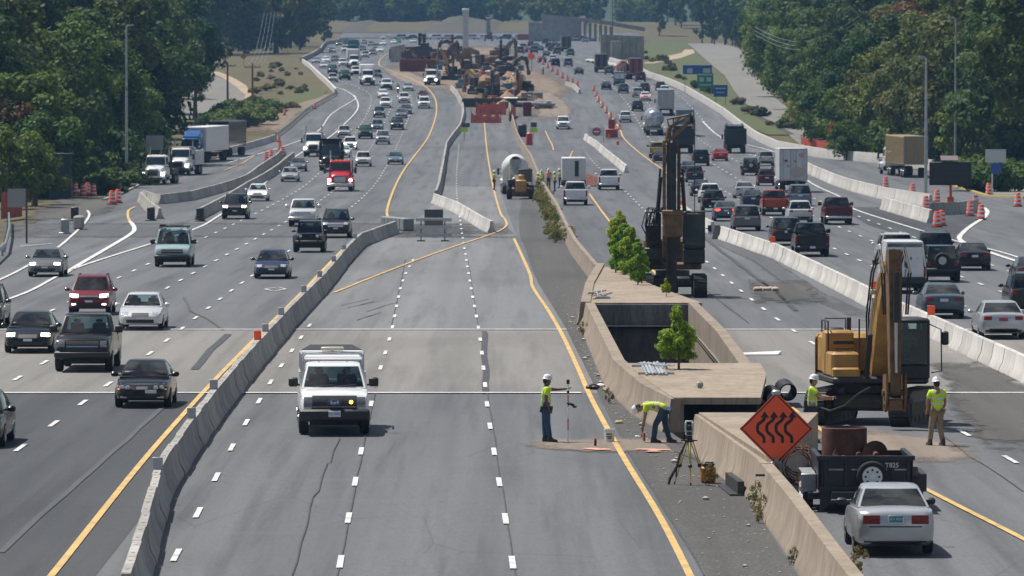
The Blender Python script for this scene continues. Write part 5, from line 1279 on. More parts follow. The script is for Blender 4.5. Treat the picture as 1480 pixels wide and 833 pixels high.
def cargo_box(p, y0, y1, z0, z1, m, w=1.27, doors=True, ribs=False):
    mb = MB(); mb.bbox((0, (y0+y1)/2, (z0+z1)/2), (2*w, y1-y0, z1-z0), .04); i = p.add('cargo_box', mb, m)
    if doors:
        mb = MB(); mb.box((0, y0-.006, (z0+z1)/2), (.04, .02, z1-z0-.2))
        for sg in (1, -1):
            for x in (.25, .95): mb.tube((sg*x, y0-.03, z0+.1), (sg*x, y0-.03, z1-.1), .025, n=5)
            for z in (z0+.4, (z0+z1)/2, z1-.4): mb.box((sg*(w-.06), y0-.015, z), (.16, .04, .08))
        p.add('door_hardware', mb, STEEL, i)
        mb = MB()
        for z in (z0+.03, z1-.03): mb.box((0, y0-.02, z), (2*w+.02, .05, .1))
        for sg in (1, -1): mb.box((sg*(w-.02), y0-.02, (z0+z1)/2), (.07, .05, z1-z0))
        p.add('door_frame', mb, STEEL, i)
    if ribs:
        n = int((y1-y0)/.35)
        for sg in (1, -1):
            mb = MB()
            for k in range(n): mb.box((sg*(w+.012), y0+.2+k*.35, (z0+z1)/2), (.03, .16, z1-z0-.3))
            p.add('side_ribs', mb, m, i)
    for sg in (1, -1):
        mb = MB(); mb.bbox((sg*(w-.2), y0-.02, z0-.16), (.3, .06, .12), .02); p.add('tail_light', mb, TAIL)
    return i
def dump_bed(p, y0, y1, m, z0=1.1, z1=2.5, w=1.22):
    mb = MB(); t = .08
    for sg in (1, -1):
        mb.box((sg*(w-t/2), (y0+y1)/2, (z0+z1)/2), (t, y1-y0, z1-z0))
        for k in range(5): mb.box((sg*(w+.04), y0+.3+k*(y1-y0-.6)/4, (z0+z1)/2), (.08, .12, z1-z0))
        mb.box((sg*w, (y0+y1)/2, z1), (.16, y1-y0, .1))
    mb.box((0, (y0+y1)/2, z0), (2*w, y1-y0, .1)); mb.box((0, y1-.05, (z0+z1)/2+.15), (2*w-.1, .1, z1-z0+.3)); mb.prism([(y1-.1, z1+.3), (y1-.1, z1+.2), (y1+1.3, z1+.42), (y1+1.3, z1+.5)], -w, w, 'x')
    p.add('dump_bed', mb, m)
    mb = MB(); mb.bbox((0, y0, (z0+z1)/2), (2*w-.02, .1, z1-z0), .02)
    for k in range(-2, 3): mb.box((k*.5, y0-.06, (z0+z1)/2), (.09, .05, z1-z0-.1))
    p.add('tailgate', mb, m)
    for sg in (1, -1):
        mb = MB(); mb.bbox((sg*1.0, y0+.1, .85), (.26, .08, .14), .02); p.add('tail_light', mb, TAIL)
        mb = MB(); mb.box((sg*.85, y0+.6, .55), (.65, .03, .75)); p.add('mud_flap', mb, RUB)
def truck(kind, name, cat, fn, axles):
    p = Proto(kind, name, cat); fn(p); p.axles = axles; PROTO[kind] = p
def t_bob(p):
    f = cab_unit(p, 1.2, lit=True); dual(p, (-1.6, -2.9), front=f-1.0); mb = MB(); mb.box((0, -2, 1.15), (2.2, 3.4, .5)); mb.box((0, -.1, 1.9), (2.2, .25, 1.9)); p.add('flatbed', mb, DSTEEL)
def t_semi_trailer(p):
    f = cab_unit(p, 1.2, sleeper=True); dual(p, (-1.6, -2.9, -12.5, -13.8), front=f-1.0); cargo_box(p, -15, -.6, 1.2, 4.05, WHITEP)
def t_dump(p):
    f = cab_unit(p, 1.6, lit=True, grl=BLK); dual(p, (-1.7, -3.0), front=f-1.0); dump_bed(p, -4.0, 1.3, None)
def t_dump_k(p):
    f = cab_unit(p, 1.6, lit=False, grl=BLK); dual(p, (-1.7, -3.0), front=f-1.0); dump_bed(p, -4.0, 1.3, PNT['black'], 1.1, 3.0)
def t_box(p):
    f = cab_unit(p, 1.6, stacks=False, grl=BLK); dual(p, (-2.6,), .45, front=f-1.0); cargo_box(p, -4.2, 1.5, 1.05, 3.7, WHITEP)
def t_boxbig(p):
    f = cab_unit(p, 1.6, stacks=False, grl=BLK); dual(p, (-3.2, -4.3), .5, front=f-1.0); cargo_box(p, -6.4, 1.5, 1.1, 4.0, mat('box_panel', (.5, .52, .54), .45, var=.12, scale=.8))
def t_container(p):
    f = cab_unit(p, 1.2, stacks=True); dual(p, (-1.6, -2.9, -10.2, -11.5), front=f-1.0); cargo_box(p, -12.4, -.4, 1.35, 4.25, PNT['tan'], 1.25, True, True)
def t_tank(p):
    f = cab_unit(p, 1.2, sleeper=False); dual(p, (-1.6, -2.9, -10.5, -11.8), front=f-1.0)
    mb = MB(); mb.lathe([(.3, -12.9), (.85, -12.82), (1.18, -12.55), (1.27, -12.2), (1.27, -1.0), (1.1, -.6), (.3, -.45)], 28, (0, 0, 2.35), 'y'); i = p.add('tank', mb, mat('tank_metal', (.52, .56, .6), .25, .75, var=.1, scale=1))
    mb = MB()
    for y in (-12.3, -9, -6, -3): mb.lathe([(1.285, y-.05), (1.3, y), (1.285, y+.05)], 28, (0, 0, 2.35), 'y')
    mb.box((0, -12.6, .95), (2.3, .2, .3)); mb.tube((.4, -12.95, 1.3), (.4, -12.95, 3.5), .03); mb.tube((.75, -12.85, 1.3), (.75, -12.85, 3.4), .03)
    p.add('tank_band', mb, STEEL, i); mb = MB(); mb.box((0, -6.8, .95), (1.0, 11, .3)); p.add('frame_rail', mb, DSTEEL)
    for sg in (1, -1): mb = MB(); mb.bbox((sg*1.0, -12.74, .95), (.25, .06, .14), .02); p.add('tail_light', mb, TAIL)
    mb = MB(); mb.box((0, -12.93, 2.2), (.36, .03, .36), ry=R(45)); p.add('placard', mb, WHITEP, i)
def t_mixer(p):
    f = cab_unit(p, 1.6, stacks=False); dual(p, (-1.7, -3.0), front=f-1.0)
    mb = MB(); T = Matrix.Translation((0, -1.5, 2.35)) @ Matrix.Rotation(R(-13), 4, 'X')
    mb.lathe([(.4, 2.6), (.85, 2.3), (1.2, 1.2), (1.22, .1), (1.1, -.8), (.72, -2.1), (.55, -2.6), (.5, -2.62), (.5, -2.3)], 24, axis='y', M=T, caps=False); i = p.add('drum', mb, mat('mixer_white', (.66, .66, .65), .5, var=.15, scale=2))
    mb = MB(); mb.lathe([(.5, -2.35), (.02, -2.0)], 20, axis='y', M=T); p.add('drum_mouth', mb, BLK, i)
    mb = MB()
    for sg in (1, -1): mb.tube((sg*.55, -3.7, .9), (sg*.5, -3.9, 3.1), .06); mb.tube((sg*.5, -3.9, 3.1), (sg*.3, -3.4, 2.7), .05)
    mb.box((0, -3.75, 1.0), (1.6, .3, .3)); p.add('drum_frame', mb, WHITEP)
    mb = MB(); mb.loft([[(-.5, -4.1, 3.0), (.5, -4.1, 3.0), (.3, -4.2, 2.5), (-.3, -4.2, 2.5)], [(-.55, -4.5, 3.15), (.55, -4.5, 3.15), (.3, -4.6, 2.3), (-.3, -4.6, 2.3)]]); mb.prism([(-.22, 2.4), (.22, 2.4), (.18, 2.1), (-.18, 2.1)], -4.5, -4.2, 'y'); mb.path([(0, -4.4, 2.2), (.15, -4.6, 1.5), (.3, -4.8, 1.1)], [.2, .17, .15]); p.add('chute', mb, STEEL)
truck('bobtail', 'truck_tractor', 'truck', t_bob, (3.85, -2.9)); truck('semi_trailer', 'semi_truck', 'truck', t_semi_trailer, (3.85, -13.8))
truck('dump', 'dump_truck', 'dump truck', t_dump, (4.25, -3.0)); truck('dump_black', 'dump_truck', 'dump truck', t_dump_k, (4.25, -3.0)); truck('box', 'box_truck', 'box truck', t_box, (4.25, -2.6)); truck('boxbig', 'box_truck', 'box truck', t_boxbig, (4.25, -4.3))
truck('container', 'container_truck', 'truck', t_container, (3.85, -11.5)); truck('tank', 'tanker_truck', 'tanker', t_tank, (3.85, -11.8)); truck('mixer', 'concrete_mixer', 'mixer truck', t_mixer, (4.25, -3.0))
drive('bobtail', 491.5, 277, 'brightred', 'red truck tractor with chrome grille and lit lamps among the oncoming cars', 'L', lod=False)
drive('dump', 453, 227, 'white', 'white truck with one lit lamp beside the black dump truck', 'L'); drive('dump_black', 477.5, 248, 'black', 'black dump truck facing the camera behind the grey sedan', 'L')
drive('bobtail', 230, 267, 'white', 'white truck tractor parked on the ramp beside the bush island', 'L', turn=-.12, lod=False); drive('dump', 266, 254, 'white', 'white truck parked second on the ramp behind the white tractor', 'L', turn=-.12)
drive('semi_trailer', 279, 236, 'blue', 'bright blue semi truck with white trailer parked on the ramp', 'L', turn=-.14); drive('container', 313, 228, 'black', 'dark truck parked last on the ramp beyond the blue one', 'L', turn=-.14, swap={'cargo_box': PNT['black'], 'side_ribs': PNT['black']})
drive('box', 532, 124, 'white', 'white box truck leading the far oncoming queue', 'L'); drive('boxbig', 512, 99, 'white', 'short white box truck with red stripe side, behind the white pickup', 'L'); drive('boxbig', 511, 82, 'teal', 'large teal box truck in the far oncoming bend', 'L', swap={'cargo_box': PNT['teal']})
bt = drive('boxbig', 1145, 278, 'white', 'white box truck with faded rear door pictures in the right queue', 'R', lod=False)
for i, (x, z, r, c) in enumerate([(-.68, 2.9, .12, (.05, .05, .06)), (.15, 2.85, .07, (.12, .12, .13)), (.75, 3.4, .22, (.42, .3, .3)), (-.5, 2.4, .1, (.5, .25, .22)), (.35, 1.85, .5, (.42, .36, .33)), (.85, 2.0, .28, (.46, .38, .34))]):
    mb = MB(); mb.lathe([(1, 0), (.95, .006), (.01, .008)], 9, axis='y', M=Matrix.Translation((x, -6.43, z)) @ Matrix.Diagonal((r*1.3, -1, r, 1))); part('door_graphic', mb, mat('door_print_%d' % i, c, .5), bt)
drive('dump_black', 1063.5, 222, 'black', 'black dump truck seen from behind, alone near the right edge', 'R'); drive('dump_black', 988, 222, 'steelblue', 'dark dump truck right behind the drill mast top', 'R')
drive('box', 990, 197, 'steelblue', 'blue and white truck ahead of the dark dump truck at the drill mast', 'R', swap={'cargo_box': PNT['steelblue']}); drive('tank', 946, 196, 'white', 'silver tanker truck seen from behind in the right lanes', 'R')
drive('boxbig', 962, 167, 'silver', 'grey box trailer truck just ahead of the tanker', 'R', swap={'cargo_box': PNT['silver']}); drive('boxbig', 919, 115, 'brightred', 'dark red box truck far up the right lanes', 'R', swap={'cargo_box': PNT['burgundy']})
drive('mixer', 900, 115, 'orangered', 'orange truck left of the dark red box truck', 'R', swap={'drum': PNT['orangered']}); drive('box', 869, 105, 'black', 'black box truck by the white sandbags far up the right lanes', 'R', swap={'cargo_box': PNT['charcoal']})
drive('boxbig', 818, 75, 'charcoal', 'dark box truck with yellow stripe in the far hazy queue', 'R', swap={'cargo_box': PNT['charcoal']})
drive('container', 1307, 257, 'white', 'truck with a tan container parked on the right ramp', 'R', turn=.09, lod=False)
drive('mixer', 744, 281, 'white', 'white concrete mixer with its drum facing the camera beside the median wall', 'R', turn=.02, lod=False)
drive('dump', 627, 124, 'white', 'white dump truck working on the far dirt, facing the camera', 'L', turn=-.12)
# white box trailer between the two white pickups
def t_trailer(p):
    cargo_box(p, -2.6, 2.6, .55, 2.75, mat('trailer_white', (.6, .6, .6), .5, var=.1), 1.15, doors=False); dual(p, (-.4, .5), .34, 1.0)
    mb = MB(); mb.box((.28, -2.615, 1.7), (.38, .04, 1.5)); p.add('door_opening', mb, BLK); mb = MB(); mb.prism([(-.5, 2.6), (.5, 2.6), (0, 4.0)], .5, .6, 'z'); p.add('hitch', mb, DSTEEL)
truck('trailer', 'cargo_trailer', 'trailer', t_trailer, (.5, -.4)); drive('trailer', 829, 269, 'white', 'white cargo trailer with a dark open door ahead of the beacon pickup', 'R')
# motorcycle with rider
mc = thing('motorcycle', 'motorcycle threading between the cars near the white pickup', 'motorcycle', P(575, 135), 0)
for y in (-.7, .7):
    mb = MB(); mb.lathe([(.2, -.06), (.31, -.05), (.31, .05), (.2, .06)], 14, (0, y, .31), 'x'); part('wheel', mb, RUB, mc)
mb = MB(); mb.loft([[(-.1, -.8, .7), (.1, -.8, .7), (.1, -.8, .85), (-.1, -.8, .85)], [(-.2, 0, .55), (.2, 0, .55), (.18, 0, .95), (-.18, 0, .95)], [(-.12, .6, .7), (.12, .6, .7), (.1, .6, 1.0), (-.1, .6, 1.0)]]); mb.tube((-.4, -.45, 1.05), (.4, -.45, 1.05), .03); part('frame', mb, BLK, mc)
mb = MB(); mb.sphere((0, -.82, .9), .1); part('headlight', mb, LAMP_ON, mc)
# ------------------------------------------------------------------ construction machines
def track(p, x, w=.6, L=4.0, h=.95, name='track'):
    r = h/2; a = L/2-r; pts = []
    n = 10
    for i in range(n): pts.append((-a+2*a*i/n, h))
    for i in range(8): t = math.pi/2-math.pi*i/8; pts.append((a+r*math.cos(t), r+r*math.sin(t)))
    for i in range(n): pts.append((a-2*a*i/n, 0))
    for i in range(8): t = -math.pi/2-math.pi*i/8; pts.append((-a+r*math.cos(t), r+r*math.sin(t)))
    mb = MB(); m = len(pts)
    # belt
    belt = [[(x-w*.42, y, z) for y, z in pts], [(x+w*.42, y, z) for y, z in pts]]
    mb.loft(belt)
    for i in range(m):       # shoes with a raised bar
        y0, z0 = pts[i]; y1, z1 = pts[(i+1) % m]; ang = math.atan2(z1-z0, y1-y0)
        l = math.hypot(y1-y0, z1-z0)
        ny, nz = -math.sin(ang), math.cos(ang)
        for f in (.25, .75):
            c = (x, y0+(y1-y0)*f+ny*.02, z0+(z1-z0)*f+nz*.02); mb.box(c, (w, l*.46, .035), rx=ang)
            mb.box((c[0], c[1]+ny*.03, c[2]+nz*.03), (w*.98, .035, .04), rx=ang)
    i = part(name, mb, DSTEEL, p)
    mb = MB()
    for sg in (1, -1):
        for k in range(7): mb.lathe([(.16, 0), (.16, .04), (.02, .05)], 10, (x+sg*w*.42, -a+2*a*k/6, .2), 'x')
        for y in (a, -a): mb.lathe([(r*.75, 0), (r*.75, .04), (.03, .06)], 14, (x+sg*w*.42, y, r), 'x')
        mb.box((x+sg*w*.40, 0, r), (.06, 2*a, .34))
    part('rollers', mb, mat('track_frame', (.09, .07, .04), .8, .2, var=.5), i)
def hyd(mb_body, mb_rod, a, b, r, frac=.55):
    a, b = Vector(a), Vector(b); m = a.lerp(b, frac); mb_body.tube(a, m, r, n=10); mb_rod.tube(m, b, r*.55, n=8)
def beam(mb, pts, hs, ws):        # box-section arm in the y-z plane: pts (y,z), hs heights, ws widths
    secs = []
    for i, (y, z) in enumerate(pts):
        a, b = pts[max(i-1, 0)], pts[min(i+1, len(pts)-1)]
        t = Vector((b[0]-a[0], b[1]-a[1])).normalized(); n = Vector((-t.y, t.x))
        h, w_ = hs[i]/2, ws[i]/2
        secs.append([(-w_, y-n.x*h, z-n.y*h), (w_, y-n.x*h, z-n.y*h), (w_, y+n.x*h, z+n.y*h), (-w_, y+n.x*h, z+n.y*h)])
    return mb.loft(secs)
ROD = mat('chromed_rod', (.6, .62, .65), .15, 1.0)
HOSE = mat('rubber_hose', (.012, .012, .013), .6)
CABG = mat('cab_glass', (.03, .05, .055), .05, spec=.9, coat=.4)
def excavator(label, loc, yaw, track_yaw=.0, arm='tucked', group=None, ym=None):
    ym = ym or CATY
    t = thing('excavator', label, 'excavator', loc, yaw, group)
    T = Matrix.Rotation(track_yaw-0, 4, 'Z')
    for sg in (1, -1):
        before = set(bpy.data.objects)
        track(t, sg*1.25)
        for o in set(bpy.data.objects)-before:
            if o.parent == t: o.rotation_euler = (0, 0, track_yaw)
    mb = MB(); mb.bbox((0, 0, .62), (1.9, 2.4, .45), .1); mb.lathe([(.75, .8), (.85, .9), (.85, 1.12), (.7, 1.15)], 20)
    o = part('undercarriage', mb, mat('under_steel', (.06, .05, .035), .8, var=.4), t); o.rotation_euler = (0, 0, track_yaw)
    mb = MB(); mb.bbox((0, -.4, 1.28), (2.8, 3.4, .22), .06); part('swing_platform', mb, DSTEEL, t)
    # house: engine hood, right side boxes, counterweight
    mb = MB(); mb.bbox((.25, -1.5, 1.95), (2.2, 1.7, 1.2), .12); part('engine_hood', mb, ym, t)
    mb = MB(); [mb.box((.98, .76, 1.9+.09*k), (.5, .02, .03)) for k in range(4)]; [mb.box((.98, 1.005, 1.5+.07*k), (.5, .02, .025)) for k in range(2)]; mb.box((.98, .64, 2.35), (.6, .02, .1)); part('vent_slats', mb, BLK, t)
    mb = MB(); n = 9
    secs = []
    for z, k in ((1.18, .94), (1.35, 1), (2.35, 1), (2.5, .93)):
        ring = [(1.42*k*math.cos(a)*1.0, -1.75-1.15*k*math.sin(a)*1.0, z) for a in [math.pi*i/10 for i in range(11)]]
        secs.append(ring)
    mb.loft(secs); part('counterweight', mb, CATD if ym is CATY else ym, t)
    mb = MB(); mb.bbox((.98, .35, 1.72), (.82, 1.3, .72), .06); mb.bbox((.98, -.35, 2.02), (.82, .75, 1.3), .07); mb.bbox((.98, .98, 1.5), (.8, .5, .3), .05); part('side_box', mb, ym, t)
    mb = MB()
    for z in (1.72, 2.05): mb.tube((.72, .36, z+.3), (1.24, .36, z+.3), .018, n=5)
    mb.path([(.62, 1.2, 1.6), (.62, 1.2, 3.05)], .025, 6); mb.path([(1.36, .2, 2.1), (1.36, .2, 2.95), (1.36, -.9, 2.95), (1.36, -.9, 2.6)], .022, 6); mb.path([(.7, -.7, 2.6), (.7, -.7, 3.0), (1.3, -.7, 3.0), (1.3, -.7, 2.6)], .022, 6)
    part('handrail', mb, DSTEEL, t)
    mb = MB(); mb.tube((.5, -1.3, 2.5), (.5, -1.3, 3.0), .07); part('exhaust', mb, DSTEEL, t)
    mb = MB(); mb.bbox((.9, -1.4, 2.62), (.5, .5, .18), .05); part('air_cleaner', mb, DSTEEL, t)
    # cab on the operator's left
    x0, x1, y0, y1, z0, z1 = -1.42, -.42, -.35, 1.35, 1.32, 3.05
    mb = MB(); mb.bbox(((x0+x1)/2, (y0+y1)/2, z0+.2), (x1-x0, y1-y0, .44), .05); mb.bbox(((x0+x1)/2, (y0+y1)/2-.03, z1-.06), (x1-x0, y1-y0, .14), .05)
    for x in (x0+.05, x1-.05):
        for y in (y0+.05, y1-.07, .55): mb.box((x, y, (z0+z1)/2), (.09, .1, z1-z0-.1))
    mb.box(((x0+x1)/2, y0+.03, 2.0), (x1-x0-.05, .05, 1.4)); c = part('cab', mb, BLK, t)
    mb = MB(); mb.box(((x0+x1)/2, y1-.03, 2.35), (x1-x0-.16, .025, 1.2), rx=0); mb.box((x0+.03, .1, 2.35), (.02, .75, 1.2)); mb.box((x0+.03, .95, 2.35), (.02, .62, 1.2)); mb.box((x1-.03, .5, 2.35), (.02, 1.5, 1.2))
    part('cab_window', mb, CABCLR, c)
    mb = MB(); mb.bbox((-.92, .1, 1.9), (.5, .5, .14), .05); mb.bbox((-.92, -.18, 2.3), (.5, .14, .8), .05); part('seat', mb, BLK, c)
    mb = MB(); mb.path([(x0+.02, 1.3, 2.9), (x0-.3, 1.45, 2.75), (x0-.32, 1.45, 1.55), (x0-.05, 1.3, 1.5)], .02, 6); mb.bbox((x0-.42, 1.45, 2.5), (.2, .12, .4), .04); part('mirror', mb, BLK, t)
    # arm
    if arm == 'tucked': B = [(.75, 1.5), (1.35, 2.75), (2.2, 3.95), (3.0, 4.6)]; S0, S1 = (3.35, 4.75), (3.55, 1.05)
    elif arm == 'up': B = [(.75, 1.6), (1.8, 4.2), (3.2, 5.8), (4.6, 6.5)]; S0, S1 = (4.6, 6.7), (6.2, 4.0)
    else: B = [(.75, 1.6), (2.0, 3.4), (3.8, 4.2), (5.4, 3.7)]; S0, S1 = (5.2, 4.1), (6.0, 1.0)
    mb = MB(); beam(mb, B, [.55, .95, .8, .42], [.46, .5, .46, .4]); o = part('boom', mb, ym, t)
    bb, br = MB(), MB()
    for sg in (1, -1): hyd(bb, br, (sg*.42, 1.2, 1.35), (sg*.36, B[2][0]*.85+B[1][0]*.15, B[2][1]*.85+B[1][1]*.15-.1), .085)
    part('boom_cylinder', bb, BLK, t); part('cylinder_rod', br, ROD, t)
    mb = MB(); d = Vector((S1[0]-S0[0], S1[1]-S0[1])); e = d.normalized()
    beam(mb, [(S0[0]-e.x*.35, S0[1]-e.y*.35), (S0[0]+d.x*.12, S0[1]+d.y*.12), (S0[0]+d.x*.5, S0[1]+d.y*.5), S1], [.4, .62, .46, .3], [.36, .38, .34, .3]); part('stick', mb, CATD if ym is CATY else ym, t)
    bb, br = MB(), MB(); nrm = Vector((-e.y, e.x)); nrm = nrm if nrm.x > 0 else -nrm
    A = Vector(S0)+d*.08+nrm*.45; Bp = Vector(S0)+d*.85+nrm*.22
    hyd(bb, br, (0, A.x, A.y), (0, Bp.x, Bp.y), .09, .5); part('stick_cylinder', bb, BLK, t); bb = MB(); hyd(bb, br, (0, B[1][0]-.1, B[1][1]+.55), (0, S0[0]-e.x*.3, S0[1]-e.y*.3+.1), .09, .6)
    part('bucket_cylinder', bb, BLK, t); part('cylinder_rod', br, ROD, t)
    mb = MB(); y, z = S1
    for sg in (1, -1): mb.prism([(y-.25, z+.5), (y+.28, z+.55), (y+.35, z-.05), (y+.1, z-.55), (y-.2, z-.5), (y-.28, z)], sg*.24, sg*.3, 'x')
    mb.bbox((0, y, z-.35), (.46, .4, .34), .05); mb.tube((-.36, y, z), (.36, y, z), .09); mb.tube((-.34, y+.05, z-.35), (.34, y+.05, z-.35), .07)
    part('coupler', mb, CATD, t)
    mb = MB()
    for k, dx in enumerate((-.34, -.28, .3, .36)): mb.path([(dx, B[0][0]+.3, B[0][1]+.6), (dx*1.1, B[1][0]-.25, B[1][1]+.4), (dx*1.15, B[2][0]-.2, B[2][1]+.45), (dx*1.1, B[3][0]+.1, B[3][1]+.5), (dx*1.2, S0[0]+.45, S0[1]-.3), (dx, S0[0]+d.x*.4+.3, S0[1]+d.y*.4)], .028, 5)
    mb.path([(-.5, .9, 1.9), (-.55, 1.5, 1.5), (-.3, 1.6, 2.1), (-.25, 1.2, 2.6)], .035, 5)
    part('hose', mb, HOSE, t)
    mb = MB(); mb.bbox((.33, B[2][0]-.4, B[2][1]-.1), (.16, .12, .16), .03); part('work_lamp', mb, LAMP, t)
    return t
ex = excavator('large yellow excavator with raised arm working beside the right lanes', P(1262, 611), math.pi+.11, R(-24))
# operator's controls hose to the ground crew
# drill rig
dr = thing('drill_rig', 'dark yellow drill rig with a tall mast standing behind the planter', 'drill rig', P(972, 428), math.pi)
for sg in (1, -1): track(dr, sg*1.25, .62, 4.2, .95)
mb = MB(); mb.bbox((0, 0, .7), (2.2, 2.4, .5), .1); mb.lathe([(.8, .9), (.8, 1.2)], 18); part('undercarriage', mb, DSTEEL, dr)
mb = MB(); mb.bbox((0, -1.2, 1.4), (2.7, 3.4, .3), .05); mb.bbox((.9, -.6, 2.1), (.9, 2.4, 1.2), .1); mb.bbox((0, -2.4, 2.0), (2.6, 1.2, 1.3), .15); part('machine_house', mb, CATD, dr)
mb = MB(); mb.bbox((.95, .9, 2.0), (.8, .9, .6), .05); mb.bbox((.95, .95, 2.9), (.7, .6, 1.0), .06); mb.bbox((1.2, .9, 1.5), (.4, .6, .6), .05)
for k in range(4): mb.tube((.62+k*.16, 1.2, 2.2), (.62+k*.16, 1.15, 3.9-.15*k), .05)
part('winch_unit', mb, BLK, dr)
mb = MB(); mb.bbox((-.98, .55, 2.35), (1.0, 1.6, .22), .05); mb.bbox((-.98, .55, 3.95), (1.04, 1.7, .12), .05)
for x in (-1.44, -.52):
    for y in (-.2, 1.32): mb.box((x, y, 3.1), (.09, .09, 1.6))
mb.bbox((-.98, .55, 1.9), (1.0, 1.5, .7), .05); cb = part('cab', mb, BLK, dr)
mb = MB(); mb.box((-.98, 1.33, 3.1), (.84, .02, 1.55)); mb.box((-1.46, .55, 3.1), (.02, 1.4, 1.5)); mb.box((-.52, .55, 3.1), (.02, 1.4, 1.5)); mb.box((-.98, -.22, 3.1), (.84, .02, 1.5)); part('cab_window', mb, CABG, cb)
for sg in (1, -1):
    mb = MB(); mb.box((.1+sg*.34, 1.75, 4.6), (.15, .42, 5.4)); [mb.box((.1+sg*.34, 1.99, 2.2+k*.5), (.19, .04, .06)) for k in range(10)]; part('mast_rail', mb, CATD if sg > 0 else mat('mast_grease', (.05, .035, .02), .6, var=.5), dr)
mb = MB(); mb.box((.1, 1.7, 4.4), (.44, .26, 5.6)); mb.box((.1, 1.85, 2.0), (.5, .4, 2.6)); part('mast', mb, DSTEEL, dr)
mb = MB(); mb.bbox((.05, 2.0, 3.4), (.9, .5, 1.2), .06); mb.bbox((.05, 2.1, 3.95), (1.0, .4, .26), .05); [mb.box((.05, 2.265, 3.0+k*.2), (.6, .03, .07)) for k in range(4)]; part('rotary_head', mb, CATD, dr)
mb = MB(); mb.lathe([(.2, .25), (.2, 2.9)], 12, (.08, 2.0, 0)); mb.lathe([(.27, .2), (.3, .3), (.27, .9), (.2, 1.0)], 12, (.08, 2.0, 0)); part('kelly_bar', mb, mat('oily_steel', (.03, .025, .022), .45, .6, var=.4), dr)
mb = MB(); mb.path([(.3, 1.7, 7.2), (.2, 1.75, 7.9)], .13, 6); mb.path([(.25, 1.8, 7.3), (-.75, 1.9, 8.2)], .1, 6); mb.path([(.2, 1.75, 7.9), (-.5, 1.9, 8.35)], .09, 6); mb.path([(.2, 1.75, 7.9), (.3, 1.75, 8.3), (-.7, 1.9, 8.5)], .05, 6); part('jib', mb, CATD, dr)
mb = MB(); mb.lathe([(.26, -.1), (.3, -.08), (.24, 0), (.3, .08), (.26, .1)], 16, (-.82, 1.95, 8.35), 'x'); part('sheave', mb, BLK, dr)
mb = MB(); mb.tube((-.98, 1.95, 8.3), (-.98, 1.7, 3.9), .022, n=5); mb.tube((.2, 2.2, 8.0), (.1, 2.2, 4.1), .022, n=5); part('cable', mb, BLK, dr)
mb = MB()
for sg in (1, -1): mb.tube((.1+sg*.75, .6, 2.2), (.1+sg*.5, 1.6, 5.6), .09); mb.tube((.1+sg*.75, .9, 3.0), (.1+sg*.52, 1.6, 6.0), .05)
part('mast_brace', mb, BLK, dr)
mb = MB(); g = random.Random(5)
for k in range(9):
    x = .55+k*.07; mb.path([(x, 1.5, 2.6), (x+.25+g.random()*.2, 1.6, 3.3), (x+.2, 1.6, 3.9+g.random()*.3), (.55, 1.9, 4.0+g.random()*.2), (.45, 2.1, 3.6)], .03, 5)
part('hose', mb, HOSE, dr)
mb = MB(); mb.bbox((-1.7, 1.3, 3.2), (.18, .1, .3), .03); mb.tube((-1.5, 1.3, 3.2), (-1.65, 1.3, 3.2), .02); part('mirror', mb, BLK, dr)
# wheel loader seen from behind
ld = thing('wheel_loader', 'yellow backhoe loader seen from behind beside the mixer truck', 'loader', P(752, 288), math.pi+3.14)
for sg in (1, -1):
    for y, r in ((-.9, .62), (1.3, .5)):
        mb = MB(); T = Matrix.Translation((sg*.95, y, r)); q = wheel_mesh(r, .45); mb.add(q.v, q.f, T); w_ = part('wheel', mb, RUB, ld)
        mb = MB(); mb.lathe([(r*.55, sg*.24), (r*.5, sg*.1), (.02, sg*.12)], 14, (sg*.95, y, r), 'x'); part('rim', mb, CATY, w_)
mb = MB(); mb.bbox((.05, -1.3, 1.15), (.95, .9, 1.1), .1); mb.bbox((0, .3, 1.1), (.9, 2.4, .7), .1); mb.bbox((.1, -.9, 1.9), (.55, .5, .5), .1); part('body', mb, CATY, ld)
mb = MB(); mb.bbox((.45, -.2, 2.55), (1.2, 1.5, .12), .04)
for x in (-.1, 1.0):
    for y in (-.85, .5): mb.box((x, y, 1.9), (.08, .08, 1.25))
mb.bbox((-.75, -1.0, 1.5), (.7, .8, .5), .06); cb = part('cab', mb, BLK, ld)
mb = MB(); mb.box((.45, -.87, 2.0), (1.0, .02, 1.0)); mb.box((1.03, -.2, 2.0), (.02, 1.2, 1.0)); mb.box((.45, .53, 2.0), (1.0, .02, 1.0)); part('cab_window', mb, CABG, cb)
mb = MB(); beam(mb, [(1.2, 1.4), (2.4, 1.9), (3.2, 1.0)], [.3, .3, .2], [1.1, 1.1, 1.1]); mb.bbox((0, 3.4, .55), (2.2, .6, .8), .1); part('front_bucket', mb, CATD, ld)
mb = MB(); mb.sphere((-.55, -1.1, 1.75), .16); part('work_lamp', mb, WHITEP, ld)

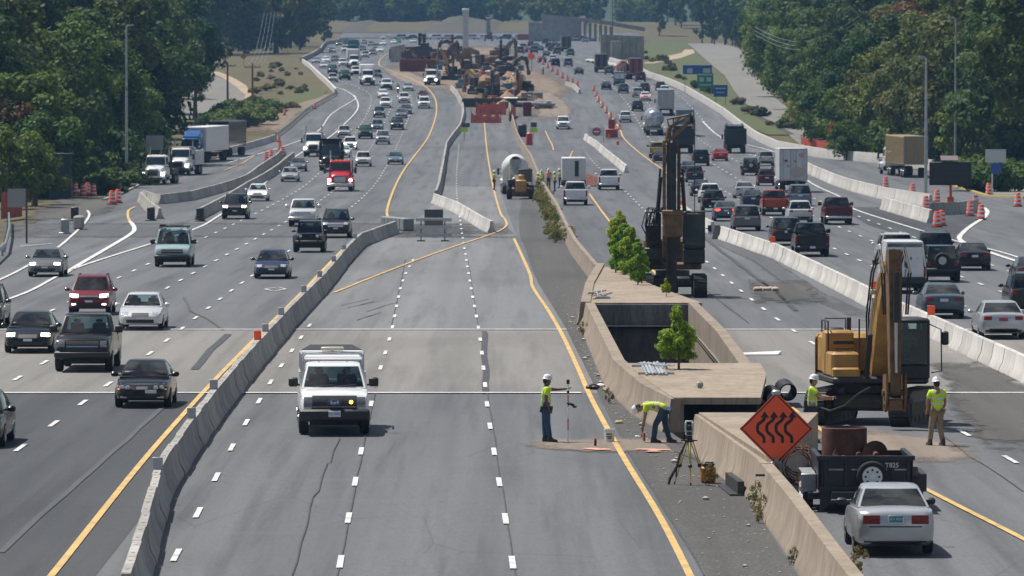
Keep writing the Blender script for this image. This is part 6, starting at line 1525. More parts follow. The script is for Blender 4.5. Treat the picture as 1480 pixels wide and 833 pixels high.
# ------------------------------------------------------------------ dump trailer with drilling tools
tr = thing('dump_trailer', 'black dump trailer numbered on its end, carrying rusty augers beside the median', 'trailer', P(1251, 742), 0)
BT = mat('trailer_black', (.014, .016, .022), .45, var=.4, scale=2)
mb = MB(); w_, L_, z0, z1 = 2.12, 3.1, .52, 1.26
for sg in (1, -1): mb.box((sg*w_/2, L_/2, (z0+z1)/2), (.06, L_, z1-z0)); mb.box((sg*w_/2, L_/2, z1+.003), (.11, L_+.02, .09))
mb.box((0, .03, (z0+z1)/2), (w_, .06, z1-z0)); mb.box((0, L_-.03, (z0+z1)/2), (w_, .06, z1-z0)); mb.box((0, L_/2, z0), (w_-.02, L_, .06)); mb.box((0, .0, z1+.006), (w_+.14, .13, .1))
bo = part('body', mb, BT, tr)
mb = MB()
for x in (-.92, -.45, .1, .62, .98): mb.box((x, -.035, (z0+z1)/2-.04), (.07, .06, z1-z0-.1))
mb.box((0, -.02, z0+.03), (w_, .08, .12)); part('end_rib', mb, BT, bo)
mb = MB()
for x, wd in ((-.68, .34), (-.2, .26), (.4, .18), (.8, .28)): mb.box((x, -.008, 1.0), (wd, .012, .035))
part('reflector_strip', mb, STEEL, bo)
mb = MB(); mb.box((0, 1.8, .44), (1.6, 4.6, .14)); mb.prism([(-1.3, .30), (1.3, .30), (1.3, .44), (-1.3, .44)], .3, .5, 'y'); mb.prism([(-1.05, .0), (-.8, .25), (-.8, .6), (-1.05, .6)], -.02, .03, 'y'); part('chassis', mb, BT, tr)
for sg in (1, -1):
    for y in (1.3, 2.15):
        q = wheel_mesh(.37, .24); mb = MB(); mb.add(q.v, q.f, Matrix.Translation((sg*1.27, y, .37))); wo = part('wheel', mb, RUB, tr)
        q = rim_mesh(.37, .24, sg); mb = MB(); mb.add(q.v, q.f, Matrix.Translation((sg*1.27, y, .37))); part('rim', mb, WHITEP, wo)
    mb = MB(); mb.loft([[(sg*1.12, y, z), (sg*1.42, y, z), (sg*1.42, y, z+.03), (sg*1.12, y, z+.03)] for y, z in ((.62, .45), (.75, .82), (1.0, .86), (2.5, .86), (2.75, .8))]); mb.bbox((sg*1.27, .66, .66), (.36, .05, .42), .02); part('fender', mb, STEEL if sg < 0 else DSTEEL, tr)
q = wheel_mesh(.36, .2); mb = MB(); mb.add(q.v, q.f, Matrix.Translation((.14, -.16, .85)) @ Matrix.Rotation(R(90), 4, 'Z')); sw = part('spare_wheel', mb, RUB, tr)
mb = MB(); mb.lathe([(.24, -.08), (.22, -.12), (.08, -.11), (.07, -.14), (.005, -.14)], 18, (.14, -.16, .85), 'y'); rm_ = part('rim', mb, WHITEP, sw)
mb = MB()
for k in range(8): a = k*math.pi/4; mb.lathe([(.028, -.128), (.005, -.132)], 8, (.14+.155*math.cos(a), -.16, .85+.155*math.sin(a)), 'y')
part('rim_hole', mb, BLK, rm_) if False else part('rim_slots', mb, BLK, sw)
text_part('T825', .15, mat('stencil_white', (.55, .55, .55), .6), bo, (.6, -.072, 1.1), (R(90), 0, 0), bold=.003)
mb = MB(); mb.bbox((1.14, .1, .95), (.14, .06, .22), .02); part('tail_light', mb, mat('marker_brown', (.12, .05, .04), .4), tr)
def on_trailer(x, y, z): return Matrix.Translation(P(1251, 742)) @ Vector((x, y, z))
mb = MB(); mb.lathe([(.50, 0), (.53, .02), (.53, .95), (.50, .97), (.49, .9), (.49, .05)], 28, caps=False)
whole('steel_casing', mb, RUST, 'short rusty steel casing pipe standing in the black dump trailer', 'casing', on_trailer(-.36, 2.3, .88))
mb = MB()
def flight(mb, x, r, h, turns=1.6):
    secs = []
    for i in range(28):
        a = i/27*turns*2*math.pi; z = h*i/27; c, s_ = math.cos(a), math.sin(a)
        secs.append([(x+.06*c, .06*s_, z), (x+r*c, r*s_, z-.03), (x+r*c, r*s_, z+.03), (x+.06*c, .06*s_, z+.04)])
    mb.loft(secs); mb.lathe([(.07, -.1), (.07, h+.1)], 10, (x, 0, 0))
for k, (x, y, z, r) in enumerate([(-.42, 1.3, 1.16, .26), (-.06, 1.5, 1.24, .3), (.34, 1.4, 1.24, .31)]):
    mb = MB(); flight(mb, 0, r, 1.3)
    o = whole('auger', mb, RUST, ['smallest rusty auger lying against the casing in the trailer', 'middle rusty auger lying in the black trailer', 'largest rusty auger lying rightmost in the black trailer'][k], 'auger', on_trailer(x, y, z), 'augers in the trailer')
    o.rotation_euler = (R(-90), 0, 0)
mb = MB(); g = random.Random(9)
for k in range(16):
    r = g.uniform(.3, .5); pts = []; c = Vector((g.uniform(-.12, .12), g.uniform(-1.2, 1.2), .5)); ax = g.uniform(-.5, .5); tl = g.uniform(-.4, .4)
    for i in range(15): a = i/14*6.0; pts.append((c.x+r*math.cos(a), c.y+ax*math.sin(a)+tl*math.cos(a), c.z+r*math.sin(a)))
    mb.path(pts, .012, 5)
for k in range(14):
    a = k/14*6.28; mb.path([(.42*math.cos(a), -1.4, .5+.42*math.sin(a)), (.44*math.cos(a+.1), 0, .5+.44*math.sin(a+.1)), (.4*math.cos(a+.2), 1.4, .5+.4*math.sin(a+.2))], .013, 5)
whole('rebar_cage', mb, RUST, 'tangled rusty rebar cage lying between the median wall and the trailer', 'rebar cage', (6.85, 139, zg(138.5)+.25), rz=-.05)
# ------------------------------------------------------------------ big diamond sign on the wall
SG_OR = mat('sign_orange', (1.0, .12, .04), .5)
sg_p = at(1122, 620, 136.2)
sn = thing('roadwork_sign', 'large orange diamond sign with four black wavy arrows on the median wall', 'sign', sg_p, 0)
def diamond(mb, r, y0, y1, c=.07):
    pts = []
    for k in range(4):
        a = k*math.pi/2; d = Vector((math.cos(a), math.sin(a))); n = Vector((-d.y, d.x)); pts += [d*(r-c)-n*c*.75, d*(r-c*.35)-n*c*.3, d*(r-c*.35)+n*c*.3, d*(r-c)+n*c*.75]
    mb.prism([(p.x, p.y) for p in pts], y0, y1, 'y'); return mb
mb = diamond(MB(), .88, 0, .012); fc = part('panel', mb, SG_OR, sn)
mb = MB()
def ringd(r0, r1):
    a, b = MB(), MB(); diamond(a, r0, 0, 0.001); diamond(b, r1, 0, .001)
    n = 16; A = a.v[:n]; B = b.v[:n]
    for i in range(n):
        j = (i+1) % n; mb.loft([[(A[i][0], -.004, A[i][2]), (A[j][0], -.004, A[j][2]), (B[j][0], -.004, B[j][2]), (B[i][0], -.004, B[i][2])], [(A[i][0], -.002, A[i][2]), (A[j][0], -.002, A[j][2]), (B[j][0], -.002, B[j][2]), (B[i][0], -.002, B[i][2])]])
ringd(.845, .805); part('border', mb, mat('sign_black', (.012, .012, .012), .5), fc)
mb = MB()
for k in range(4):
    dx = k*.217-.015
    pts = [(-.274, -.333), (-.274, -.21), (-.29, -.175), (-.40, -.085), (-.425, -.04), (-.425, .07), (-.405, .11), (-.29, .2), (-.262, .245), (-.257, .29)]
    w2 = .036; L_, R_ = [], []
    for i, (x, z) in enumerate(pts):
        a, b = pts[max(i-1, 0)], pts[min(i+1, len(pts)-1)]; t = Vector((b[0]-a[0], b[1]-a[1])).normalized(); L_.append((x+dx-t.y*w2, z+t.x*w2)); R_.append((x+dx+t.y*w2, z-t.x*w2))
    for i in range(len(pts)-1): mb.prism([L_[i], R_[i], R_[i+1], L_[i+1]], -.006, -.003, 'y')
    mb.prism([(-.36+dx, .262), (-.155+dx, .262), (-.257+dx, .41)], -.0065, -.003, 'y')
part('arrow_symbols', mb, MATS['sign_black'], fc)
mb = MB(); mb.tube((0, .05, -1.02), (0, .05, .9), .03); mb.bbox((0, .05, .84), (.2, .12, .14), .03); mb.bbox((0, .05, -.86), (.26, .16, .2), .04); mb.box((0, .06, 0), (1.2, .03, .05)); part('bracket', mb, GALV, sn)
mb = MB(); mb.tube((-.32, 0, 0), (.2, 0, 0), .03); mb.bbox((.12, 0, -.04), (.2, .1, .1), .03); mb.path([(.1, -.02, -.05), (.08, -.06, -.4), (.1, -.16, -.85)], .018, 5); whole('wall_clamp', mb, DSTEEL, 'small steel clamp bar lying across the wall below the diamond sign', 'clamp', at(1112, 687, 134))
# ------------------------------------------------------------------ people
SKIN = mat('skin', (.33, .19, .13), .6); SKIND = mat('skin_dark', (.12, .065, .045), .6)
HIVIS = mat('hi_vis_lime', (.56, .80, .03), .7, var=.12, scale=6); HIVO = mat('hi_vis_orange', (.85, .16, .03), .7); STRIPE = mat('reflective_tape', (.62, .63, .62), .3)
JEAN = mat('denim', (.03, .06, .12), .85, var=.3, scale=8); KHAKI = mat('khaki_cloth', (.26, .2, .13), .85, var=.2, scale=6); BOOT = mat('boot_leather', (.045, .032, .024), .7, var=.3); HATW = mat('hard_hat_white', (.74, .76, .78), .3)
HAIR = mat('dark_hair', (.015, .012, .01), .8)
def skin_mesh(name, nodes, edges, sub=1):
    """one continuous surface grown around a joint skeleton"""
    me = bpy.data.meshes.new(name); me.from_pydata([n[0] for n in nodes], edges, [])
    o = bpy.data.objects.new(name, me); COL.objects.link(o)
    md = o.modifiers.new('skin', 'SKIN')
    for i, n in enumerate(nodes):
        r = n[1]; me.skin_vertices[0].data[i].radius = r if isinstance(r, tuple) else (r, r)
    me.skin_vertices[0].data[0].use_root = True
    s = o.modifiers.new('sub', 'SUBSURF'); s.levels = sub; s.render_levels = sub
    dg = bpy.context.evaluated_depsgraph_get(); out = bpy.data.meshes.new_from_object(o.evaluated_get(dg))
    bpy.data.objects.remove(o); out.polygons.foreach_set('use_smooth', [True]*len(out.polygons)); return out
def join_mb(me, mb):
    bm = bmesh.new(); bm.from_mesh(me); t = mb.mesh('t', None, 60); bm.from_mesh(t); bm.to_mesh(me); bm.free()
    me.polygons.foreach_set('use_smooth', [True]*len(me.polygons)); return me
V3 = Vector
def person(label, loc, rz, J, legs=JEAN, skin=SKIN, hat=HATW, top=HIVIS, group=None, cap=True, stripes=True, h=1.0, detail=True):
    """J: joints in metres, facing +y. keys pelvis, chest, neck, head, shL elL haL shR elR haR hipL knL anL hipR knR anR"""
    t = thing('person', label, 'person', loc, rz, group); t.scale = (h, h, h)
    J = {k: V3(v) for k, v in J.items()}
    mid = J['pelvis'].lerp(J['chest'], .5); hd = J['head']; nk = J['neck']
    N, E, ID = [], [], {}
    def nd(k, p, r): ID[k] = len(N); N.append((tuple(p), r)); return k
    def ed(a, b): E.append((ID[a], ID[b]))
    nd('pelvis', J['pelvis'], (.15, .12)); nd('mid', mid, (.145, .11)); nd('chest', J['chest'], (.17, .12)); nd('neck', nk, .06); nd('skull', nk.lerp(hd, .6), .07)
    ed('pelvis', 'mid'); ed('mid', 'chest'); ed('chest', 'neck'); ed('neck', 'skull')
    for s in 'LR':
        nd('sh'+s, J['sh'+s], .065); nd('ua'+s, J['sh'+s].lerp(J['el'+s], .5), .055); nd('el'+s, J['el'+s], .043); nd('fa'+s, J['el'+s].lerp(J['ha'+s], .4), .042); nd('ha'+s, J['ha'+s], .03)
        ed('chest', 'sh'+s); ed('sh'+s, 'ua'+s); ed('ua'+s, 'el'+s); ed('el'+s, 'fa'+s); ed('fa'+s, 'ha'+s)
        nd('hip'+s, J['hip'+s], .095); nd('th'+s, J['hip'+s].lerp(J['kn'+s], .5), .082); nd('kn'+s, J['kn'+s], .062); nd('ca'+s, J['kn'+s].lerp(J['an'+s], .35), .06); nd('an'+s, J['an'+s], .042)
        ed('pelvis', 'hip'+s); ed('hip'+s, 'th'+s); ed('th'+s, 'kn'+s); ed('kn'+s, 'ca'+s); ed('ca'+s, 'an'+s)
    me = skin_mesh('person_body', N, E)
    mb = MB(); up = (hd-nk).normalized(); fw = J.get('face', V3((0, 1, 0))); fw = V3(fw); fw = (fw-up*fw.dot(up)).normalized(); rt = fw.cross(up)
    M = Matrix(((rt.x, fw.x, up.x, hd.x), (rt.y, fw.y, up.y, hd.y), (rt.z, fw.z, up.z, hd.z), (0, 0, 0, 1)))
    mb.sphere((0, .0, 0), (.077, .098, .118), 14, 10, M); mb.sphere((0, .055, -.06), (.055, .05, .055), 10, 6, M)
    mb.loft([[(-.018, .088, -.03), (.018, .088, -.03), (.008, .085, .02), (-.008, .085, .02)], [(-.012, .122, -.022), (.012, .122, -.022), (.004, .1, .015), (-.004, .1, .015)]], M)
    for s in (1, -1): mb.sphere((s*.078, -.005, -.01), (.014, .026, .034), 6, 5, M)
    for s in 'LR':        # hands: palm, four unequal bent fingers and a thumb
        a = (J['ha'+s]-J['el'+s]).normalized(); sd = a.cross(fw if abs(a.dot(fw)) < .9 else V3((0, 0, 1))).normalized(); nrm = sd.cross(a); c = J['ha'+s]
        mb.loft([[tuple(c+a*u+sd*(w_*x)+nrm*(d*y)) for x, y in ((-1, -1), (1, -1), (1, 1), (-1, 1))] for u, w_, d in ((-.01, .024, .018), (.03, .038, .017), (.085, .04, .014))])
        for k, L in enumerate((.062, .074, .07, .054)):
            b = c+a*.08+sd*(-.03+.02*k); m1 = b+a*L*.55+nrm*.012; e = b+a*L*.8+nrm*.042; mb.path([tuple(b), tuple(m1), tuple(e)], [.0095, .009, .007], 6)
        b = c+a*.025-sd*.034; mb.path([tuple(b), tuple(b+a*.03-sd*.025+nrm*.012), tuple(b+a*.055-sd*.025+nrm*.03)], [.012, .011, .008], 6)
    join_mb(me, mb); me.materials.clear(); me.materials.append(skin); body = link('body', me, t)
    # trousers and vest are slightly larger skins over the same joints
    N, E, ID = [], [], {}
    nd('p', J['pelvis']+V3((0, 0, .06)), (.168, .138)); 
    for s in 'LR':
        a_ = J['kn'+s].lerp(J['an'+s], .93)
        nd('h'+s, J['hip'+s], .118); nd('t'+s, J['hip'+s].lerp(J['kn'+s], .5), .104); nd('k'+s, J['kn'+s], .084); nd('c'+s, J['kn'+s].lerp(J['an'+s], .5), .08); nd('a'+s, a_, .072)
        ed('p', 'h'+s); ed('h'+s, 't'+s); ed('t'+s, 'k'+s); ed('k'+s, 'c'+s); ed('c'+s, 'a'+s)
    me = skin_mesh('trousers', N, E); me.materials.append(legs); link('trousers', me, body)
    N, E, ID = [], [], {}
    ax = (J['chest']-J['pelvis']).normalized()
    nd('b', J['pelvis']-ax*.10, (.185, .155)); nd('m', mid+ax*.04, (.172, .143)); nd('c', J['chest'], (.19, .148)); nd('n', J['chest'].lerp(nk, .72), (.085, .08)); ed('b', 'm'); ed('m', 'c'); ed('c', 'n')
    for s in 'LR': nd('s'+s, J['sh'+s], .088); nd('u'+s, J['sh'+s].lerp(J['el'+s], .62), .075); ed('c', 's'+s); ed('s'+s, 'u'+s)
    me = skin_mesh('vest', N, E); me.materials.append(top); vs = link('vest', me, body)
    if stripes:
        bv = BVHTree.FromPolygons([v.co for v in me.vertices], [tuple(p.vertices) for p in me.polygons])
        sx = (J['shR']-J['shL']).normalized(); sy = ax.cross(sx).normalized()
        def band(c, w_, half=None):
            mb = MB(); ring = []
            for k in range(20):
                a = 2*math.pi*k/20; d = sx*math.cos(a)+sy*math.sin(a); row = []
                for o in (-w_, w_):
                    hh = bv.ray_cast(c+ax*o+d*.6, -d, .6)[0]
                    row.append((hh if hh is not None else c+ax*o+d*.17)+d*.008)
                ring.append(row)
            vs_ = [tuple(p) for r in ring for p in r]+[tuple(p-(p-c).normalized()*.006) for r in ring for p in r]; K = 40; fs = []
            for k in range(20): i, j = 2*k, 2*((k+1) % 20); fs += [(i, j, j+1, i+1), (i+K, i+1+K, j+1+K, j+K)]
            mb.add(vs_, fs); part('reflective_band', mb, STRIPE, vs, 60)
        band(J['pelvis']+ax*.17, .028); band(mid+ax*.12, .028)
        for s in 'LR':       # shoulder tapes
            mb = MB(); pts = []
            for k in range(7):
                f = k/6; d = (sy*(1 if f < .5 else -1)); q = J['chest']*1+(J['sh'+s]-J['chest'])*.62
                ang = math.pi*f; dd = sy*math.cos(ang)+ax*math.sin(ang); hh = bv.ray_cast(q+dd*.6, -dd, .6)[0]
                if hh is not None: pts.append(tuple(hh+dd*.006))
            if len(pts) > 2: mb.path(pts, .02, 5); part('reflective_band', mb, STRIPE, vs, 60)
    for s in 'LR':
        f = J.get('toe'+s, fw); f = V3(f); f.z = 0; f = f.normalized(); sd = V3((f.y, -f.x, 0)); a = J['an'+s]; mb = MB()
        def rg(y, w_, z0, z1): return [tuple(V3((a.x, a.y, 0))+f*y+sd*w_*x+V3((0, 0, z))) for x, z in ((-1, z0), (1, z0), (1, (z0+z1)*.6), (.7, z1), (-.7, z1), (-1, (z0+z1)*.6))]
        zb = a.z-.09
        mb.loft([rg(-.085, .035, zb, zb+.1), rg(-.06, .045, zb, zb+.2), rg(.02, .048, zb, zb+.19), rg(.1, .05, zb, zb+.1), rg(.17, .045, zb, zb+.085), rg(.2, .03, zb+.01, zb+.06)]); part('boot', mb, BOOT, body, 50)
    mb = MB(); prof = [(.132, .045), (.128, .05), (.118, .06), (.112, .10), (.095, .15), (.06, .178), (.01, .188)]
    secs = [[(r*math.cos(2*math.pi*k/18)*.92, r*math.sin(2*math.pi*k/18)*1.08+(.035*max(0, math.sin(2*math.pi*k/18)) if i < 2 else 0), z) for k in range(18)] for i, (r, z) in enumerate(prof)]
    mb.loft(secs, M); mb.box((0, 0, .165), (.03, .2, .05), M); part('hard_hat', mb, hat, body, 50)
    mb = MB(); mb.sphere((0, -.018, -.005), (.083, .092, .10), 12, 8, M); part('hair', mb, HAIR, body, 60)
    if detail:
        mb = MB()
        for s in (1, -1): mb.sphere((s*.031, .091, .012), (.013, .009, .009), 6, 4, M)
        mb.box((0, .098, -.062), (.04, .008, .008), M); part('eyes_and_mouth', mb, HAIR, body, 60)
    return t
STAND = dict(pelvis=(0, 0, .95), chest=(0, 0, 1.32), neck=(0, .0, 1.50), head=(0, .03, 1.64), shL=(-.19, 0, 1.42), shR=(.19, 0, 1.42), elL=(-.25, -.02, 1.14), elR=(.25, -.02, 1.14), haL=(-.25, .08, .9), haR=(.25, .08, .9),
             hipL=(-.09, 0, .9), hipR=(.09, 0, .9), knL=(-.1, .03, .5), knR=(.1, .03, .5), anL=(-.11, 0, .09), anR=(.11, 0, .09))
def pose(**k): d = dict(STAND); d.update(k); return d
W, E_, = math.pi/2, -math.pi/2     # facing image-left / image-right
SC_ = 1.03
person('surveyor in lime vest and white hard hat holding the red and white pole', P(789, 640), E_+.12, pose(elL=(-.20, .30, 1.40), haL=(-.12, .56, 1.42), elR=(.25, -.03, 1.14), haR=(.2, .06, .9), knL=(-.1, -.02, .5), anR=(.1, .1, .09), face=(.1, 1, 0)), JEAN, SKIND, h=SC_)
person('worker in lime shirt and white hard hat bending low by the median wall', P(952, 641), W-.1, pose(pelvis=(0, -.12, .92), chest=(0, .26, 1.04), neck=(0, .42, .99), head=(0, .54, .93), shL=(-.19, .32, 1.0), shR=(.19, .32, 1.0), elL=(-.2, .36, .7), elR=(.18, .38, .68), haL=(-.12, .42, .44), haR=(.1, .45, .3),
       hipL=(-.1, -.14, .87), hipR=(.1, -.14, .87), knL=(-.12, .08, .5), knR=(.12, -.16, .48), anL=(-.12, .12, .09), anR=(.13, -.28, .09), face=(0, .5, -.9)), JEAN, SKIN, h=SC_)
person('worker with lime vest and white hard hat guiding the hose beside the excavator', P(1174, 640), E_-.1, pose(elL=(-.24, .22, 1.22), haL=(-.16, .46, 1.2), elR=(.24, .2, 1.2), haR=(.14, .44, 1.16)), JEAN, SKIN, h=SC_)
person('worker in lime vest and khaki trousers watching the excavator from the right', P(1354, 645), .35, pose(elL=(-.26, .04, 1.14), haL=(-.22, .12, .95), elR=(.26, .04, 1.14), haR=(.22, .12, .95), anL=(-.17, .06, .09), anR=(.15, -.06, .09), knL=(-.14, .04, .5)), KHAKI, SKIN, h=SC_)
SIT = pose(pelvis=(0, -.05, .55), chest=(0, -.1, .92), neck=(0, -.08, 1.1), head=(0, -.05, 1.24), shL=(-.19, -.1, 1.02), shR=(.19, -.1, 1.02), elL=(-.26, .1, .78), elR=(.26, .1, .78), haL=(-.24, .34, .76), haR=(.24, .34, .76), hipL=(-.1, -.02, .5), hipR=(.1, -.02, .5), knL=(-.14, .42, .52), knR=(.14, .42, .52), anL=(-.14, .48, .14), anR=(.14, .48, .14))
exm = Matrix.Translation(ex.location) @ Matrix.Rotation(math.pi+.11, 4, 'Z')
person('operator in lime vest sitting in the excavator cab', exm @ Vector((-.92, .1, 1.5)), math.pi+.11, SIT, JEAN, SKIN, h=.98)
person('lone worker in lime vest standing left of the mixer truck', P(714, 276), E_, pose(elL=(-.2, .2, 1.2), haL=(-.1, .36, 1.2)), BOOT, SKIN, h=1.05, detail=False)
for i, (u, v, rz, top, lab) in enumerate([(777, 279, E_, HIVIS, 'worker nearest the loader in the small crew by the weeds'), (783, 274, 2.6, HIVIS, 'second worker of the small crew by the weeds'), (793, 272, 2.9, HIVO, 'worker in orange shirt in the crew beside the white pickup'),
                                       (802, 277, W, HIVIS, 'worker in plain lime vest beside the white pickup'), (809, 272, W, HIVIS, 'worker standing closest to the beacon pickup')]):
    person(lab, P(u, v), rz, pose(elR=(.22, .2, 1.2), haR=(.1, .36, 1.15)), JEAN, SKIN, top=top, group='crew by the weeds', h=1.02, detail=False)
for i, (u, v) in enumerate([(785, 108), (739, 128), (596, 103)]):
    person('tiny worker in hi-vis vest on the far dirt', P(u, v), 1+i, STAND, JEAN, SKIN, group='far workers', detail=False, stripes=False)
person('rider in black on the motorcycle between the oncoming cars', P(575, 135)+Vector((0, .35, .25)), math.pi, SIT, BOOT, SKIN, hat=BLK, top=BLK, stripes=False, detail=False)

# people behind the work pickup's windscreen
for x, lab in ((-.4, 'driver of the white work pickup, behind the windscreen'), (.4, 'passenger of the white work pickup, behind the windscreen')):
    person(lab, wp.matrix_world @ Vector((x, -.1, .5)), math.pi, SIT, BOOT, SKIN, hat=HAIR, top=KHAKI, stripes=False, detail=False)
mb = MB(); mb.path([at(u, v, Y) for u, v, Y in ((1188, 590, 165), (1200, 594, 164.5), (1222, 586, 164), (1240, 570, 163.5), (1258, 560, 163))], .03, 6)
whole('hose', mb, HOSE, 'black hose held by the worker and running to the excavator arm', 'hose')
# ------------------------------------------------------------------ survey gear and small things near the crew
RED = mat('pole_red', (.5, .03, .03), .4)
gp = P(821, 641)
rod = thing('survey_pole', 'slim red and white survey pole held by the standing surveyor', 'survey pole', gp, 0)
mb = MB()
for k in range(5): mb.tube((0, 0, .02+k*.33), (0, 0, .02+k*.33+.33), .014, n=6); mb.mi[-10:] = [k % 2]*10 if False else mb.mi[-10:]
part('shaft', mb, WHITEP, rod)
mb = MB()
for z0 in (.35, 1.0): mb.tube((0, 0, z0), (0, 0, z0+.32), .0165, n=6)
part('red_band', mb, RED, rod)
mb = MB(); mb.tube((0, 0, 1.62), (0, 0, 1.74), .045); mb.bbox((0, 0, 1.4), (.07, .07, .1), .02); part('prism', mb, BLK, rod)
mb = MB(); mb.bbox((.07, -.03, 1.07), (.22, .1, .07), .02, ry=.35); mb.bbox((.18, -.03, 1.0), (.12, .08, .06), .02); part('controller', mb, BLK, rod)
mb = MB(); mb.box((0, 0, .015), (1.15, .05, .025), rz=-.25); whole('wooden_lath', mb, WHITEP, 'white wooden lath lying on the road at the surveyor\'s feet', 'lath', P(824, 641.5)+Vector((.1, -.25, 0)))
bk = thing('bucket', 'white plastic bucket with dark print standing by the yellow line', 'bucket', P(881, 640), 0)
mb = MB(); mb.lathe([(.125, 0), (.15, .34), (.157, .34), (.157, .37), (.14, .37), (.12, .03)], 22); part('pail', mb, WHITEP, bk)
mb = MB()
for z, x0, x1 in ((.24, -.09, .06), (.17, -.09, .08), (.12, -.06, .05)): mb.prism([(x0, z-.018), (x1, z-.018), (x1, z+.018), (x0, z+.018)], -.152, -.148, 'y')
part('printed_label', mb, mat('print_grey', (.12, .12, .13), .6), bk)
sp = thing('spray_can', 'small black spray can with red cap standing on the road', 'spray can', P(860.5, 646), 0)
mb = MB(); mb.lathe([(.034, 0), (.036, .01), (.036, .17), (.028, .19)], 14); part('can', mb, BLK, sp)
mb = MB(); mb.lathe([(.03, .19), (.03, .235), (.02, .24)], 14); part('cap', mb, mat('cap_red', (.75, .05, .04), .4), sp)
pk = MB(); g = random.Random(2)
for u, v, wd in ((856, 651, .5), (868, 652, .7), (935, 652, .8), (952, 653, 1.0), (944, 655, .5)):
    x, y = PX(u, v); o = .036+y*1e-4; pts = [(x+wd*.5*math.cos(a)*(.6+.5*g.random()), y+.3*math.sin(a)*(.5+.7*g.random()), zg(y)+o) for a in [k*.42 for k in range(15)]]; pk.add(pts, [tuple(range(15))])
link('paint_mark', pk.mesh('paint_mark', mat('marking_paint', (.62, .3, .24), .7, var=.3, scale=3), None, False), kind='structure')
mb = MB(); mb.lathe([(.033, 0), (.033, .19), (.02, .22)], 12); whole('spray_can', mb, mat('can_red', (.5, .03, .03), .4), 'red spray can in the bending worker\'s hand, pointing down', 'spray can', P(931, 641)+Vector((0, 0, .06)))
# total station on its tripod
TY = mat('tripod_yellow', (.42, .36, .1), .55, var=.2); tp = P(996, 702)
ts = thing('survey_tripod', 'yellow wooden survey tripod carrying a total station beside the wall', 'survey tripod', tp, 0)
for x, y in ((-.36, .25), (.03, -.32), (.42, .25)):
    mb = MB(); a = Vector((x*.15, y*.15, 1.08)); e = Vector((x, y, 0))
    for d in (-.03, .03): mb.tube(a+Vector((d, 0, 0)), a.lerp(e, .6)+Vector((d*.6, 0, 0)), .014, n=6)
    mb.tube(a.lerp(e, .5), e, .02, .012, 7); part('leg', mb, TY, ts)
    mb = MB(); q = a.lerp(e, .55); mb.bbox(tuple(q), (.1, .07, .09), .02); mb.tube(a.lerp(e, .93), e, .026, .01, 7); part('leg_clamp', mb, BLK, ts)
mb = MB(); mb.lathe([(.11, 1.06), (.12, 1.08), (.12, 1.12), (.08, 1.13)], 16); mb.box((0, 0, 1.1), (.4, .05, .03)); part('tripod_head', mb, BLK, ts)
IN = mat('instrument_grey', (.42, .47, .46), .45)
mb = MB(); mb.lathe([(.08, 1.13), (.085, 1.2), (.06, 1.22)], 14); part('tribrach', mb, BLK, ts)
mb = MB(); mb.bbox((0, 0, 1.28), (.2, .18, .13), .03); mb.bbox((-.085, 0, 1.43), (.05, .15, .26), .02); mb.bbox((.085, 0, 1.43), (.05, .15, .26), .02); mb.bbox((0, 0, 1.57), (.2, .05, .04), .015); part('total_station', mb, IN, ts)
mb = MB(); mb.lathe([(.045, -.12), (.055, -.08), (.055, .08), (.04, .12)], 14, (0, 0, 1.43), 'y'); mb.box((0, -.092, 1.28), (.12, .01, .07)); part('telescope', mb, BLK, ts)
mb = MB(); mb.path([(-.06, .02, 1.1), (-.22, .08, .75), (-.3, .1, .45), (-.47, .1, .15), (-.5, .1, .02)], [.02, .03, .035, .04, .03], 6); mb.path([(-.3, .1, .5), (-.32, .1, .2)], .02, 5); part('carry_strap', mb, BLK, ts)
cs = thing('instrument_case', 'orange brown instrument case standing beside the survey tripod', 'case', P(1023, 699), .2)
mb = MB(); mb.bbox((0, 0, .22), (.36, .3, .44), .06, rz=0); part('shell', mb, mat('case_orange', (.34, .13, .03), .5, var=.3), cs)
mb = MB(); mb.bbox((0, 0, .47), (.3, .24, .07), .02); mb.path([(-.1, -.13, .47), (-.1, -.16, .53), (.1, -.16, .53), (.1, -.13, .47)], .015, 5); part('lid', mb, BLK, cs)
# bundle of galvanised rails, scrap and litter on the planter
ZT = zg(185)+.965
mb = MB(); g = random.Random(14)
for k in range(7):
    x = 4.25+k*.1; mb.prism([(x, ZT), (x+.07, ZT+.01), (x+.07, ZT+.05+.02*(k % 3)), (x, ZT+.05)], 176.2+g.random()*.6, 183.4+g.random()*.8, 'y')
for k in range(4): mb.tube((4.1+g.random(), 183+g.random(), ZT+.05), (4.9+g.random()*.3, 178+g.random()*3, ZT+.16), .025, n=5)
mb.box((4.5, 182, ZT+.02), (1.1, .1, .08)); mb.box((4.6, 177, ZT+.02), (1.1, .1, .08))
whole('rail_bundle', mb, GALV, 'bundle of grey galvanised rails lying on the bridge slab left of the sapling', 'rail bundle', (-.2, 0, 0))
mb = MB()
for k in range(8): a = g.random()*3; c = Vector((3.55+g.random()*.55, 242+g.random()*7, ZT+.06+.05*k/3)); d = Vector((math.cos(a)*.5, math.sin(a)*2.5, g.uniform(-.03, .12))); mb.tube(c-d, c+d, .035, n=5)
mb.box((3.8, 243, ZT+.05), (.6, .5, .12)); whole('scrap_heap', mb, STEEL, 'heap of grey metal scrap on the corner of the planter beyond the pit', 'scrap heap')
mb = MB(); mb.bbox((5.45, 168.5, ZT+.1), (.18, .2, .2), .05, rz=.4); whole('rubble_block', mb, C_GREY, 'grey rubble block lying on the bridge slab', 'rubble')
